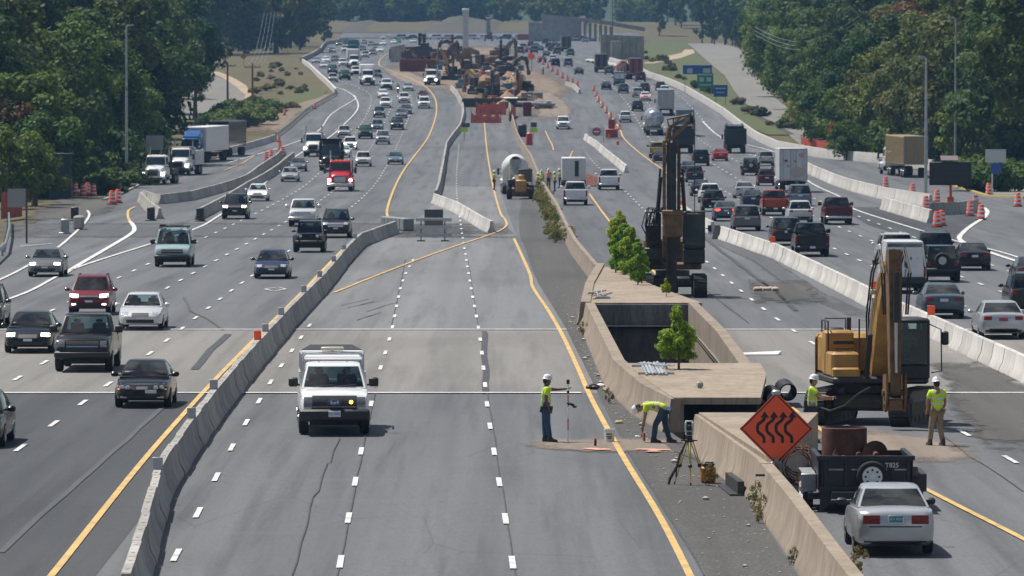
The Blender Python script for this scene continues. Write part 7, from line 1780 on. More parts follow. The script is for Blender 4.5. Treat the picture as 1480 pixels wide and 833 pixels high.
for u, v, s_, lab in ((868, 488, .3, 'pale rubbish lump at the outer corner of the pit wall'), (858, 563, .32, 'black and white rubbish bag at the foot of the pit wall'), (868, 561, .25, 'dark rubbish beside the black and white bag'), (893, 613, .18, 'yellowish rag on the gravel near the bending worker'), (921, 632, .08, 'small white litter scrap beside the bending worker')):
    mb = MB(); g = random.Random(int(u)); p = P(u, v)
    for k in range(4): mb.sphere((g.uniform(-s_, s_)*.7, g.uniform(-s_, s_), s_*.25), (s_*g.uniform(.3, .6), s_*g.uniform(.3, .6), s_*g.uniform(.2, .4)), 8, 5)
    whole('rubbish', mb, [WHITEP, BLK, BLK, mat('rag', (.5, .38, .2), .9), WHITEP][[868, 858, 868.1, 893, 921].index(u) if u in (858, 893, 921) else 0] if True else None, lab, 'rubbish', p)
mb = MB(); mb.loft([[(-.9, -.5, .01), (.9, -.7, .01), (1.1, .6, .03), (-.7, .5, .01)], [(-.9, -.5, .03), (.9, -.7, .05), (1.1, .6, .12), (-.7, .5, .04)]]); whole('white_sheet', mb, WHITEP, 'flat white board lying on the road right of the pit', 'board', P(1087, 513))
mb = MB()
for k in range(5): mb.sphere((k*.22-.4, (k % 2)*.4, .1), (.2, .3, .12), 8, 5)
whole('debris_heap', mb, mat('pale_debris', (.4, .32, .26), .9, var=.4), 'small heap of pale debris on the closed lanes beyond the excavator', 'debris', P(1106, 421))
mb = MB()
for k in range(2): mb.lathe([(.26, -1.5), (.26, 1.5), (.22, 1.5), (.22, -1.5)], 18, (k*.42, 0, .27+.2*k), 'y', caps=False); [mb.lathe([(.27, y-.05), (.285, y), (.27, y+.05)], 18, (k*.42, 0, .27+.2*k), 'y', caps=False) for y in (-1.3, -.9, -.5, 0, .5, .9, 1.3)]
whole('drain_pipe', mb, BLK, 'black corrugated pipes lying right of the bridge slab', 'pipe', P(1112, 587)+Vector((.1, .5, 0)))
mb = MB(); g = random.Random(77)
for k in range(420):     # stones on the gravel shoulder and along the wall feet
    y = g.uniform(112, 285); a = interp([(100, 4.2), (118, 3.9), (138, 3.45), (155, 3.1), (187, 2.7), (238, 2.2), (291, 1.4)], y); b = interp([(100, 5.8), (138, 5.5), (155, 4.7), (172, 3.6), (187, 3), (238, 2.7), (291, 4.2)], y)
    x = a+(b-a)*g.random()**.6; r = g.uniform(.012, .045)*(1+(g.random() < .06)*1.5)
    mb.sphere((x, y, zg(y)+r*.4), (r, r*1.2, r*.7), 5, 3)
link('loose_stones', mb.mesh('loose_stones', mat('stone_chips', (.34, .32, .29), .9, var=.5, scale=2), 40), kind='stuff')
# orange and grey delineator plates on the barrier tops
def plates(pts, m, lab, grp, w_=.24, h_=.3, z=.81):
    me = MB(); me.bbox((0, 0, h_/2), (w_, .03, h_), .012); d = me.mesh('marker_plate', m, 30)
    for x, y in pts: link('marker_plate', d, None, (x, y, zg(y)+z), lab, 'marker plate', grp)
def on_line(line, ys): return [(interp([(b, a) for a, b in line], y), y) for y in ys]
plates(on_line(LB, [135.8, 156, 171, 212, 228, 254, 275, 300, 322, 345]), mat('plate_grey', (.33, .36, .4), .4), 'small grey marker plate on the left barrier top', 'grey marker plates')
plates(on_line(LB, [205]), SG_OR, 'single orange marker plate on the left barrier top', None, .26, .34)
for y, lab in ((228, 'nearest orange marker plate on the right barrier, by the silver sedan'), (257.5, 'second orange marker plate on the right barrier, by the slate sedan'), (336, 'third orange marker plate on the right barrier, near the black pickup'), (438, 'farthest orange marker plate on the right barrier, by the braking sedan')):
    plates(on_line(RB+[(12.9, 430), (12.7, 460)], [y]), SG_OR, lab, 'orange marker plates', .3, .38)
plates([PX(893, 219), PX(880, 208), PX(868, 199)], SG_OR, 'small orange marker on the isolated far barrier run', 'isolated run markers', .35, .5, .8)
# ------------------------------------------------------------------ drums
DR_O = mat('drum_orange', (.8, .075, .02), .5, var=.1)
def drum_mesh():
    t = thing('traffic_drum', None, None); 
    mb = MB(); mb.lathe([(.29, 0), (.29, .1), (.25, .1), (.245, .42), (.225, .44), (.22, .72), (.2, .74), (.19, .95), (.15, 1.0), (.05, 1.01)], 16); part('drum', mb, DR_O, t, 45)
    for z, r in ((.28, .25), (.56, .227), (.8, .2)): mb = MB(); mb.lathe([(r+.004, z-.06), (r+.004, z+.06)], 16, caps=False); mb.f = mb.f; part('reflective_band', mb, REFL, t, 60)
    mb = MB(); mb.lathe([(.36, 0), (.36, .05), (.3, .08)], 16); part('rubber_base', mb, RUB, t)
    return t
dm = drum_mesh(); first = [True]
def drum(u, v, lab, grp, dz=0, s=1.0):
    p = P(u, v); o = dm if first[0] else copy_tree(dm); first[0] = False
    o['label'] = lab; o['category'] = 'drum'; o['group'] = grp; o.location = p+Vector((0, 0, dz+.012)); o.rotation_euler = (0, 0, u); o.scale = (s, s, s)
for u, v in [(109, 281), (120, 284), (127, 282), (135, 284)]: drum(u, v, 'orange striped drum in the row by the dark booth at the left', 'drums by the booth', s=1.1)
for u, v, lab in [(162, 296, 'orange drum at the left tip of the kerbed island'), (170.5, 294, 'orange drum at the right tip of the kerbed island')]: drum(u, v, lab, 'island drums', s=1.15)
for u, v, lab in [(1354, 329, 'orange drum at the end of the pale right barrier, left one'), (1361, 327, 'orange drum leaning beside the left one at the pale barrier end'), (1402, 313, 'orange drum left at the crosswise shaded barrier'), (1418, 318, 'orange drum at the gore tip beside the white line'), (1410, 303, 'orange drum behind the crosswise shaded barrier'),
                  (1429, 283, 'orange drum by the blue sign post'), (1471, 299, 'orange drum standing alone at the right side road'), (1354, 294, 'orange drum behind the pale barrier left of the message board'), (1162, 222, 'orange drum by the long pale wall'), (1208, 229, 'orange drum below the small orange diamond sign'), (1221, 230, 'orange drum right of the diamond sign')]:
    drum(u, v, lab, 'drums on the right', s=1.1)
for u, v in [(1338, 304), (1319, 284), (1280, 273)]: drum(u, v, 'orange drum half hidden behind the tall pale barrier', 'hidden drums', s=1.1)
for u, v in [(385, 234), (392, 231), (408, 226), (404, 220)]: drum(u, v, 'orange drum between the two barrier runs at the truck ramp', 'drums at the truck ramp', s=1.15)
for i in range(8):
    v = 132+i*8; u = interp([(130, 857), (150, 866), (170, 881), (190, 897)], v); drum(u, v, 'orange drum in the line between the works and the right lanes', 'drum line by the works')
for i in range(13):
    v = 70+i*4.8; u = interp([(70, 752), (85, 772), (105, 800), (130, 838)], v); drum(u, v, 'orange drum in the far line beside the hazy queue', 'far drum line', s=1.2)
for u, v in [(411, 167), (403, 206), (455, 158), (354, 152)]: drum(u, v, 'orange drum on the dirt beside the left guard rail', 'drums by the guard rail')
# ------------------------------------------------------------------ posts, lights, wires, signs
def lamp_post(u, v, top, arm, lab, u_arm=None, tall=None):
    p = P(u, v); Y = p.y; h = at(u, top, Y).z-p.z if tall is None else tall
    t = thing('street_lamp', lab, 'street lamp', p, 0, 'tall street lamps')
    mb = MB(); mb.lathe([(.24, 0), (.24, .25), (.15, .3), (.13, h*.5), (.085, h)], 12); part('pole', mb, GALV, t)
    mb = MB(); mb.path([(0, 0, h-.1), (arm*.4, 0, h+.1), (arm, 0, h+.05)], .05, 6); part('arm', mb, GALV, t)
    mb = MB(); mb.loft([[(arm*.95, -.12, h), (arm*.95, .12, h), (arm*.95, .12, h+.14), (arm*.95, -.12, h+.14)], [(arm*1.35, -.2, h+.02), (arm*1.35, .2, h+.02), (arm*1.35, .16, h+.24), (arm*1.35, -.16, h+.24)], [(arm*1.7, -.1, h+.04), (arm*1.7, .1, h+.04), (arm*1.7, .1, h+.12), (arm*1.7, -.1, h+.12)]]); part('lamp_head', mb, STEEL, t)
lamp_post(183, 262, 38, .45, 'tall grey street lamp standing before the dark left wood'); lamp_post(1381, 252, 27, -.5, 'tallest street lamp on the right, its lamp pointing left'); lamp_post(1338, 287, 84, -.4, 'street lamp in front of the tan container truck'); lamp_post(22, 262, 110, .5, 'street lamp buried in the leaves at the far left')
def util_pole(u, v, top, lab, arms=1):
    p = P(u, v); h = at(u, top, p.y).z-p.z; t = thing('utility_pole', lab, 'utility pole', p, 0)
    mb = MB(); mb.lathe([(.2, -.3), (.17, h*.5), (.13, h)], 10); part('pole', mb, mat('pole_wood', (.13, .11, .09), .9), t)
    mb = MB(); mb.box((0, 0, h-.6), (2.6, .12, .14)); [mb.tube((x, 0, h-.5), (x, 0, h-.3), .05) for x in (-1.2, -.5, .5, 1.2)]; part('crossarm', mb, BARK, t); return p, h
up = [util_pole(365, 153, 92, 'dark utility pole in the brown scrub by the curved road'), util_pole(329, 163, 90, 'dark utility pole standing at the edge of the curved road'), util_pole(869, 62, -30, 'tall thin utility pole rising above the far retaining wall'), util_pole(885, 62, -20, 'second thin utility pole by the far retaining wall')]
mb = MB(); a = up[0][0]+Vector((0, 0, up[0][1]-.3))
for k, x in enumerate((-1.2, -.4, .4, 1.2)):
    e = at(382+k*5, 18, 1250); b = a+Vector((x, 0, 0)); m = b.lerp(e, .5)-Vector((0, 0, 3)); mb.path([b, b.lerp(m, .5)-Vector((0, 0, .8)), m, m.lerp(e, .5)-Vector((0, 0, .4)), e], .025, 4)
whole('power_lines', mb, GALV, 'bunch of pale power lines rising from the utility pole in the scrub', 'power lines')
mb = MB()
for dv in (0, 5):
    A, B = at(250, 46+dv, 1180), at(590, 72+dv, 1500); pts = [A.lerp(B, k/8)-Vector((0, 0, 4*math.sin(math.pi*k/8))) for k in range(9)]; mb.path(pts, .022, 4)
whole('overhead_wires', mb, GALV, 'two thin wires sagging across the far left trees', 'wires')
mb = MB(); A, B = at(1090, 50, 900), at(1245, 34, 800)
for dz in (0, .6, 1.2): mb.path([A.lerp(B, k/8)+Vector((0, 0, dz-3*math.sin(math.pi*k/8))) for k in range(9)], .024, 4)
whole('overhead_wires', mb, GALV, 'pale wires running out of the trees on the right', 'wires')
SBK = mat('sign_back', (.3, .31, .32), .5, .5); SBL = mat('sign_blue', (.02, .09, .36), .5); SGN = mat('sign_green', (.01, .22, .13), .5); SWH = REFL; SYG = mat('sign_lime', (.5, .75, .04), .5)
def sign(name, lab, u, vb, Y, boards, posts, grp=None, pm=None):
    """boards: (material, u0, u1, v0, v1, shape); posts: pixel columns reaching the ground"""
    z = zg(Y); base = Vector((X_of((boards[0][1]+boards[0][2])/2, Y), Y, z)); t = thing(name, lab, 'sign', base, 0, grp); out = []
    for k, (m, u0, u1, v0, v1, sh) in enumerate(boards):
        a, b = at(u0, v1, Y)-base, at(u1, v0, Y)-base; yy = -.03*k; mb = MB()
        if sh == 'd': c = (a+b)/2; r = (b.x-a.x)/2; mb.prism([(c.x-r, c.z), (c.x, c.z-r), (c.x+r, c.z), (c.x, c.z+r)], yy-.02, yy, 'y')
        elif sh == 'o': c = (a+b)/2; r = (b.x-a.x)/2; mb.lathe([(r, -.02), (r, 0), (.01, 0)], 18, (c.x, yy, c.z), 'y')
        elif sh == 't': mb.prism([(a.x, b.z), (b.x, b.z), ((a.x+b.x)/2, a.z)], yy-.02, yy, 'y')
        else: mb.box(((a.x+b.x)/2, yy-.01, (a.z+b.z)/2), (b.x-a.x, .03, b.z-a.z))
        out.append(part('panel', mb, m, t, None))
    for q in posts:
        x = X_of(q, Y)-base.x; mb = MB(); mb.box((x, .06, (max(at(0, b[3], Y).z for b in boards)-z)/2), (.11, .09, max(at(0, b[3], Y).z for b in boards)-z)); part('post', mb, pm or GALV, t)
    return t, out, base
YS1 = Yof(150)
for u0, u1, v0, v1, m, lab, inner in [(987, 1029, 94.5, 107.5, SBL, 'wide blue service sign on the grass bank with two pale panels', [(993, 1001, 99, 106), (1016, 1027, 99, 106)]), (1007.5, 1031, 105.5, 127.5, SGN, 'green highway sign hanging below the wide blue one', [(1011, 1017, 112, 118), (1021, 1028, 112, 118), (1009, 1030, 107, 109), (1011, 1028, 122, 124)]), (1031.5, 1051.5, 123, 140, SBL, 'lower blue service sign right of the green sign', [(1034, 1049, 127, 129), (1036, 1047, 133, 134.5)])]:
    Y = {94.5: 1000, 105.5: 985, 123: 940}[v0]
    sign('highway_sign', lab, 0, 0, Y, [(m, u0, u1, v0, v1, 'r')]+[(mat('sign_pale', (.42, .5, .55), .5), *q, 'r') for q in inner], [u0+3, u1-3], 'signs on the grass bank')
o = sign('warning_sign', 'small orange diamond sign with black arrow by the right wall', 0, 0, Yof(226), [(SG_OR, 1195, 1213, 178, 196, 'd'), (MATS['sign_black'], 1203, 1205.5, 182, 192, 'r'), (MATS['sign_black'], 1201, 1207.5, 183, 186, 'd'), (MATS['sign_black'], 1201, 1207.5, 188, 191, 'd')], [1204])
sign('round_sign', 'white square sign with a dark round symbol left of the tan container', 0, 0, Yof(228), [(SWH, 1255, 1271, 188, 204, 'r'), (MATS['sign_black'], 1258, 1268, 191, 201, 'o'), (SWH, 1260.5, 1265.5, 193.5, 198.5, 'o')], [1257, 1269], None, BARK)
t, out, base = sign('no_entry_sign', 'red round DO NOT ENTER sign on a barricade behind the isolated barrier', 0, 0, Yof(206), [(WHITEP, 850, 874, 184.5, 196.5, 'r'), (mat('sign_red', (.4, .02, .04), .5), 856, 868.5, 184, 197, 'o'), (SWH, 858, 866.5, 189.4, 191.6, 'r')], [852, 872])
YF = Yof(206); pw = 1/px_per_m(YF)
for txt, dz in (('DO NOT', 3.9), ('ENTER', -3.7)): text_part(txt, 2.1*pw, SWH, out[1], (0, -.1, at(862, 190.5-dz, YF).z-base.z), (R(90), 0, 0))
sign('lime_sign', 'lime green sign on the barrier at the left edge of the works', 0, 0, Yof(203), [(SYG, 666, 676, 183.5, 191, 'r'), (mat('dark_board', (.08, .08, .1), .6), 667, 679, 178, 184, 'r')], [671]); sign('lime_sign', 'lime green sign beside the median wall', 0, 0, Yof(200), [(SYG, 766, 777, 184.5, 191.5, 'r'), (mat('dark_board', (.08, .08, .1), .6), 767, 776, 177, 184, 'r')], [771])
sign('warning_sign', 'red diamond sign on a tall post beside the far drum line', 0, 0, Yof(104), [(SG_OR, 762, 774, 76, 88, 'd')], [768.5], None, BLK); sign('warning_sign', 'red orange diamond sign before the far retaining wall', 0, 0, Yof(93), [(SG_OR, 867, 876.5, 76, 86, 'd')], [872])
sign('sign_back', 'large grey sign seen from behind at the left edge', 0, 0, Yof(352), [(SBK, 11, 37, 273, 300, 'r')], [38.5], None, BARK); sign('yield_sign', 'triangular sign seen from behind by the dark booth', 0, 0, Yof(286), [(SBK, 97, 110, 240, 252, 't')], [104]); sign('sign_back', 'grey sign seen from behind above the white parked tractor', 0, 0, Yof(258), [(SBK, 211, 236, 196, 217, 'r')], [214, 233])
sign('white_sign', 'white rectangular sign with small blue panel by the right bushes', 0, 0, Yof(281), [(mat('sign_dull_white', (.5, .54, .55), .5), 1424, 1454, 216, 235, 'r'), (SBL, 1432, 1447, 236, 251, 'r')], [1434], None, WHITEP)
sign('warning_sign', 'orange diamond sign on the bank among the far left scrub', 0, 0, Yof(96), [(mat('dull_orange', (.45, .14, .04), .6), 347, 357, 76, 87, 'd')], [352])
# message board on its trailer
mbp = thing('message_board', 'black electronic message board on an orange trailer behind the barriers', 'message board', P(1374, 303), 0)
Ym = P(1374, 303).y; zz = lambda v: at(0, v, Ym).z-zg(Ym); xx = lambda u: X_of(u, Ym)-P(1374, 303).x
mb = MB(); mb.bbox(((xx(1343)+xx(1404))/2, 0, (zz(234)+zz(268))/2), (xx(1404)-xx(1343), .22, zz(234)-zz(268)), .05); scn = part('display', mb, mat('display_black', (.014, .014, .018), .6), mbp)
mb = MB()
for r_ in range(3):
    for c_ in range(8): mb.box((xx(1348)+(xx(1399)-xx(1348))*(c_+.5)/8, -.118, zz(238)+(zz(264)-zz(238))*(r_+.5)/3), ((xx(1399)-xx(1348))/8*.86, .012, (zz(238)-zz(264))/3*.84))
part('display_modules', mb, BLK, scn)
mb = MB(); mb.tube((xx(1374), .15, .5), (xx(1374), .15, zz(234)), .11); part('mast', mb, mat('trailer_orange', (.42, .10, .03), .6), mbp)
mb = MB(); mb.box((0, .3, .5), (2.4, 1.4, .18)); mb.box((0, .3, .75), (.5, .6, .5)); mb.tube((1.0, .3, .5), (2.4, .3, .5), .06); part('trailer_frame', mb, MATS['trailer_orange'], mbp)
for sg in (1, -1): q = wheel_mesh(.33, .2); mb = MB(); mb.add(q.v, q.f, Matrix.Translation((sg*1.25, .3, .33))); part('wheel', mb, RUB, mbp)
mb = MB(); mb.box((xx(1372), .2, zz(229)), (xx(1385)-xx(1360), 1.0, .06), rx=.35); part('solar_panel', mb, mat('solar', (.2, .15, .15), .3), mbp)
# type III barricade with sign backs in the middle lanes
bc = thing('barricade', 'striped barricade with two dark sign backs standing in the middle lanes', 'barricade', P(627, 349), 0)
Yb = P(627, 349).y; X0 = P(627, 349).x; z_ = lambda v: at(0, v, Yb).z-zg(Yb); x_ = lambda u: X_of(u, Yb)-X0
for v in (318, 328.5, 340): mb = MB(); mb.box((0, 0, z_(v)), (x_(652)-x_(600), .04, .2)); part('rail', mb, mat('rail_grey', (.42, .46, .5), .5, var=.15), bc)
for u in (608.5, 643): mb = MB(); mb.box((x_(u), .05, z_(316)/2), (.07, .07, z_(316))); mb.box((x_(u), .05, .04), (.5, 1.6, .06)); part('upright', mb, BLK, bc)
for v0, v1, m in ((303, 315, mat('board_dark', (.07, .075, .08), .6)), (319, 326, mat('board_brown', (.15, .125, .11), .6))): mb = MB(); mb.box((0, -.06, (z_(v0)+z_(v1))/2), (x_(640)-x_(613), .03, z_(v0)-z_(v1))); part('sign_back', mb, m, bc)
# crash cushion at the barrier nose
mb = MB(); 
for k in range(6): mb.bbox((0, k*1.15, .45), (.75, 1.05, .85), .06)
whole('crash_cushion', mb, mat('cushion_grey', (.2, .22, .22), .6, var=.2), 'grey crash cushion in front of the left barrier nose', 'crash cushion', (*PX(588, 334), zg(PX(588, 334)[1])), rz=.25)
# guard rails
def guard(px, lab):
    pts = cut(wpts(px)); t = thing('guard_rail', lab, 'guard rail', (0, 0, 0), 0); mb = MB(); secs = []
    for i, (x, y) in enumerate(pts):
        a, b = pts[max(i-1, 0)], pts[min(i+1, len(pts)-1)]; l = math.hypot(b[0]-a[0], b[1]-a[1]) or 1; nx, ny = (b[1]-a[1])/l, -(b[0]-a[0])/l
        secs.append([(x+nx*o, y+ny*o, zg(y)+z) for o, z in ((0, .45), (.06, .5), (.01, .6), (.06, .7), (0, .76), (-.03, .76), (-.03, .45))])
    mb.loft(secs); part('rail', mb, GALV, t); ss = along(pts); n = int(ss[-1]/7)
    for i in range(n+1): x, y = at_s(pts, ss, i*ss[-1]/n); mb = MB(); mb.box((x-.08, y, zg(y)+.35), (.12, .15, .74)); part('post', mb, STEEL, t)
guard([(-40, 400), (-8, 383), (8, 368), (13, 345), (13, 322)], 'galvanised guard rail curling at the far left edge'); guard([(400, 199), (420, 183), (441, 164), (465, 150), (484, 139), (484, 132)], 'long galvanised guard rail below the dirt bank'); guard([(1180, 224), (1230, 230), (1276, 237)], 'galvanised guard rail left of the tan container truck')
mb = MB()
for k in range(14): p = P(1228+k*3.4, 229+k*.55); mb.box((p.x, p.y, p.z+.5), (.35, .2, 1.0))
# dark booth, end posts, orange netting at the left edge
mb = MB(); mb.bbox((0, 0, 1.9), (1.9, 1.8, 3.8), .06); mb.bbox((0, 0, 3.85), (2.3, 2.2, .2), .05); whole('booth', mb, mat('booth_green', (.015, .035, .035), .6), 'dark green booth under the trees at the left', 'booth', P(88, 287))
for u0, v0, u1, v1, h, lab in [(2, 318, 32, 314, 2.2, 'orange safety netting tied up by the left guard rail'), (1158, 212, 1270, 226, 1.3, 'orange safety netting strung behind the long pale wall')]:
    A, B = P(u0, v0), P(u1, v1); t = thing('safety_fence', lab, 'safety fence', A, 0); mb = MB(); g = random.Random(8); n = 14; D = B-A; secs = []
    for k in range(n+1): c = D*(k/n); sg_ = .25*abs(math.sin(k*1.3)); secs.append([(c.x, c.y-.02, c.z+.05), (c.x, c.y+.02, c.z+.05), (c.x, c.y+.02+.1*math.sin(k*2), c.z+h-sg_), (c.x, c.y-.02+.1*math.sin(k*2), c.z+h-sg_)])
    mb.loft(secs); part('netting', mb, mat('netting_orange', (.4, .05, .03), .7, var=.4, scale=3), t)
    for k in range(0, n+1, 3): c = D*(k/n); mb = MB(); mb.tube((c.x, c.y+.06, c.z), (c.x, c.y+.06, c.z+h+.2), .03, n=5); part('stake', mb, BARK, t)
for u, v, lab in [(95, 338, 'grey end post standing in the left dirt shoulder'), (109, 319, 'black bin beside the left dirt shoulder'), (290, 320, 'dark end plate at the left lane barrier'), (219, 319, 'dark end plate at the ramp barrier')]:
    mb = MB(); mb.bbox((0, 0, .5), (.55, .5, 1.0), .06); mb.bbox((0, 0, .05), (.8, .7, .1), .03); whole('end_post', mb, DSTEEL if u != 95 else STEEL, lab, 'end post', P(u, v)+Vector((0, -.6, 0)))
mb = MB(); mb.bbox((0, 0, .5), (.6, 2.5, .9), .1); whole('kerb_block', mb, C_GREY, 'low grey block by the left exit lane', 'block', P(99, 334)+Vector((.4, 4, 0)))
# kerbs of the planted islands
def kerb(px, m, lab): wall_run('kerb', [PX(u, v) for u, v in px], [(-.09, -.05), (-.09, .16), (.09, .16), (.09, -.05)], m, lab, 'kerb')
kerb([(1480, 287), (1427, 284), (1400, 276), (1376, 269), (1350, 262)], mat('kerb_yellow', (.5, .38, .1), .7), 'yellow painted kerb curving round the right bushes'); kerb([(208, 265), (190, 274), (176, 281), (150, 290)], C_GREY, 'tan kerb curving round the left bush island')
# ------------------------------------------------------------------ the far works
def ew(u, v, yaw, arm, lab, s=1.0, ym=None): t = excavator(lab, P(u, v), yaw, 0, arm, 'far excavators', ym); t.scale = (s, s, s); return t
ew(694, 137, .5, 'out', 'ochre excavator nearest on the left of the far works', .95); ew(712, 144, math.pi, 'tucked', 'excavator behind the timber row in the far works', .9, DSTEEL); ew(615, 103, 2.2, 'out', 'yellow excavator digging beside the rust red container', 1.0, CATD)
ew(640, 92, -1.2, 'tucked', 'brown excavator with folded arm behind the rust red container', 1.0, RUST); ew(668, 86, 1.9, 'out', 'brown excavator at the foot of the pale mast', 1.0, RUST); ew(725, 88, -2.0, 'tucked', 'hazy excavator right of the pale mast', 1.0, CATD)
ew(700, 100, .9, 'out', 'dirty yellow excavator in the middle of the far works', 1.0, CATD); ew(652, 116, 2.6, 'up', 'ochre excavator with raised arm behind the white dump truck', .85); ew(756, 142, math.pi-.3, 'tucked', 'yellow excavator right of the median wall end', .95); ew(735, 112, -.8, 'out', 'dark excavator on the far dirt ridge', .9, DSTEEL); ew(676, 108, 2.0, 'tucked', 'dirty excavator between the ochre ones', .9, CATD)
def mast(u, v, top, wd, m, lab, base=True):
    p = P(u, v); h = at(u, top, p.y).z-p.z; t = thing('drill_mast', lab, 'drill rig', p, 0, 'far masts'); mb = MB()
    for sg in (1, -1): mb.box((sg*wd*.32, 0, h/2+.6), (wd*.3, wd*.6, h-1.2))
    mb.box((0, .05, h/2+.6), (wd*.5, wd*.4, h-1.4)); mb.bbox((0, 0, h), (wd*1.1, wd*.7, .7), .1); part('mast', mb, m, t)
    mb = MB(); mb.bbox((0, 1.2, 1.6), (2.6, 4, 1.6), .2); mb.bbox((.7, -.4, 2.2), (1.1, 1.4, 1.7), .1); part('machine_house', mb, CATD if base else DSTEEL, t)
    for sg in (1, -1): mb = MB(); mb.bbox((sg*1.2, .8, .45), (.6, 4.2, .9), .3); part('track', mb, DSTEEL, t)
mast(673, 90, 15, 1.5, mat('mast_white', (.55, .57, .58), .5), 'tall pale mast rising above the far works'); mast(712, 132, 104, .8, BLK, 'short black drill mast behind the timber row'); mast(607, 80, 50, .9, BLK, 'left black mast of the pair in the far works', False); mast(613, 80, 51, .9, BLK, 'right black mast of the pair in the far works', False); mast(724, 104, 60, .5, BLK, 'thin black mast carrying a small board in the far works', False)
mast(654, 84, 52, .6, RUST, 'brown slanting leader left of the pale mast', False); mast(706, 60, 27, 1.5, C_GREY, 'hazy grey concrete pier on the far bank')
mb = MB(); mb.bbox((0, 0, 1.3), (6.5, 2.6, 2.6), .05)
for k in range(-5, 6): mb.box((k*.6, -1.33, 1.3), (.1, .08, 2.4))
whole('waste_container', mb, mat('container_rust', (.17, .045, .035), .8, var=.3), 'rust red steel waste container on the far dirt', 'container', P(601, 104))
mb = MB(); mb.prism([(0, 0), (3.2, 0), (3.2, 4.0), (0, 3.4)], 0, 8, 'y'); whole('concrete_abutment', mb, C_GREY, 'grey concrete block abutment at the far left of the works', 'abutment', P(561, 90)+Vector((.5, 0, 0)))
mb = MB(); mb.box((0, 0, 1.2), (11, 9, 2.4)); mb.box((0, -2, 2.6), (9, 3, .5)); whole('steel_form', mb, DSTEEL, 'dark stacked steel forms behind the grey abutment', 'formwork', P(597, 86))
mb = MB(); g = random.Random(4)
# loose materials: every stack is a thing of its own
g = random.Random(40); kinds = [('timber_stack', WOOD, 'timber stack'), ('pipe_stack', STEEL, 'pipe stack'), ('soil_heap', MATS['bare_dirt'], 'soil heap'), ('steel_stack', RUST, 'steel stack'), ('crate', mat('crate_grey', (.22, .22, .22), .7), 'crate'), ('orange_bin', mat('bin_orange', (.55, .08, .03), .6), 'bin'), ('tool_box', mat('tool_blue', (.05, .12, .2), .5), 'tool box')]
KM = {}
for k in range(110):
    v = 72+88*(k/110)**1.0+g.uniform(-3, 3); lo = interp([(74, 585), (95, 590), (110, 655), (130, 662), (160, 735)], v); hi = interp([(74, 745), (110, 760), (140, 775), (160, 785)], v); u = g.uniform(lo, hi); nm, m, cat = kinds[(k*5+k//7) % 7]
    if nm not in KM:
        mb = MB()
        if nm == 'timber_stack': [mb.box((g.uniform(-.1, .1), 0, .15+.25*j), (2.4, 1.0, .2)) for j in range(5)]
        elif nm == 'pipe_stack': [mb.lathe([(.3, -1.6), (.3, 1.6)], 10, (i*.62-.9+.3*j, 0, .3+.52*j), 'x') for j in range(3) for i in range(4-j)]
        elif nm == 'soil_heap': mb.lathe([(2.2, 0), (1.9, .4), (1.1, 1.1), (.4, 1.6), (.05, 1.7)], 12); mb.v = [(x*g.uniform(.85, 1.15), y*g.uniform(.85, 1.15), z*g.uniform(.85, 1.1)) for x, y, z in mb.v]
        elif nm == 'steel_stack': [mb.box((g.uniform(-.2, .2), j*.3-.5, .2+.18*(j % 4)), (3.4, .25, .16)) for j in range(9)]
        else: mb.bbox((0, 0, .6), (1.5, 1.2, 1.2), .06); mb.bbox((0, 0, 1.23), (1.6, 1.3, .12), .03)
        KM[nm] = mb.mesh(nm, m, 35)
    p = P(u, v); o = link(nm, KM[nm], None, p, {'timber_stack': 'stack of timbers lying among the far machines', 'pipe_stack': 'stack of grey pipes lying among the far machines', 'soil_heap': 'brown soil heap among the far machines', 'steel_stack': 'rusty steel stack lying among the far machines', 'crate': 'grey crate standing among the far machines', 'orange_bin': 'orange bin standing among the far machines', 'tool_box': 'blue tool box standing among the far machines'}[nm], cat, cat+'s of the far works')
    o.rotation_euler = (0, 0, g.uniform(0, 3)); s_ = g.uniform(.55, 1.0); o.scale = (s_, s_, s_)
# orange debris fence, timber row, dark pipe pile
for v0, v1, ua, ub, h, lab in [(166, 166, 688, 731, 2.1, 'upper orange mesh fence across the middle works'), (178, 178, 681, 724, 1.7, 'lower orange mesh fence across the middle works'), (176, 168, 736, 745, 1.8, 'short orange mesh fence right of the median wall')]:
    A, B = P(ua, v0), P(ub, v1); t = thing('safety_fence', lab, 'safety fence', A, 0, 'orange mesh fences'); mb = MB(); n = 12; D = B-A; secs = []
    for k in range(n+1): c = D*(k/n); d = .5*abs(math.sin(k*.9))*(1 if v0 != 178 else 1.0+k/n); secs.append([(c.x, c.y-.02, c.z), (c.x, c.y+.02, c.z), (c.x, c.y+.02, c.z+h-d), (c.x, c.y-.02, c.z+h-d)])
    mb.loft(secs); part('mesh', mb, mat('fence_orange', (.58, .13, .085), .7, var=.3, scale=2), t)
    for k in (0, 4, 8, 12): c = D*(k/n); mb = MB(); mb.tube((c.x, c.y+.08, c.z), (c.x, c.y+.08, c.z+h+.3), .05, n=5); part('stake', mb, BARK, t)
tm = MB(); tm.box((0, 0, .25), (2.2, .35, .5), rz=.0); tmm = tm.mesh('timber_mat', mat('mat_yellow', (.38, .3, .15), .8, var=.4), 30)
for k in range(14): o = link('timber_mat', tmm, None, P(688+k*5.6, 150.5)+Vector((0, 0, .4*(k % 2))), 'pale timber baulk in the row behind the orange mesh', 'timber', 'timber row'); o.rotation_euler = (0, .25, .3*(k % 3))
mb = MB(); mb.box((0, 0, .7), (10.5, 1.6, 1.4)); whole('dark_trench_box', mb, DSTEEL, 'dark trench box below the timber row', 'trench box', P(715, 155))
mb = MB(); g = random.Random(6)
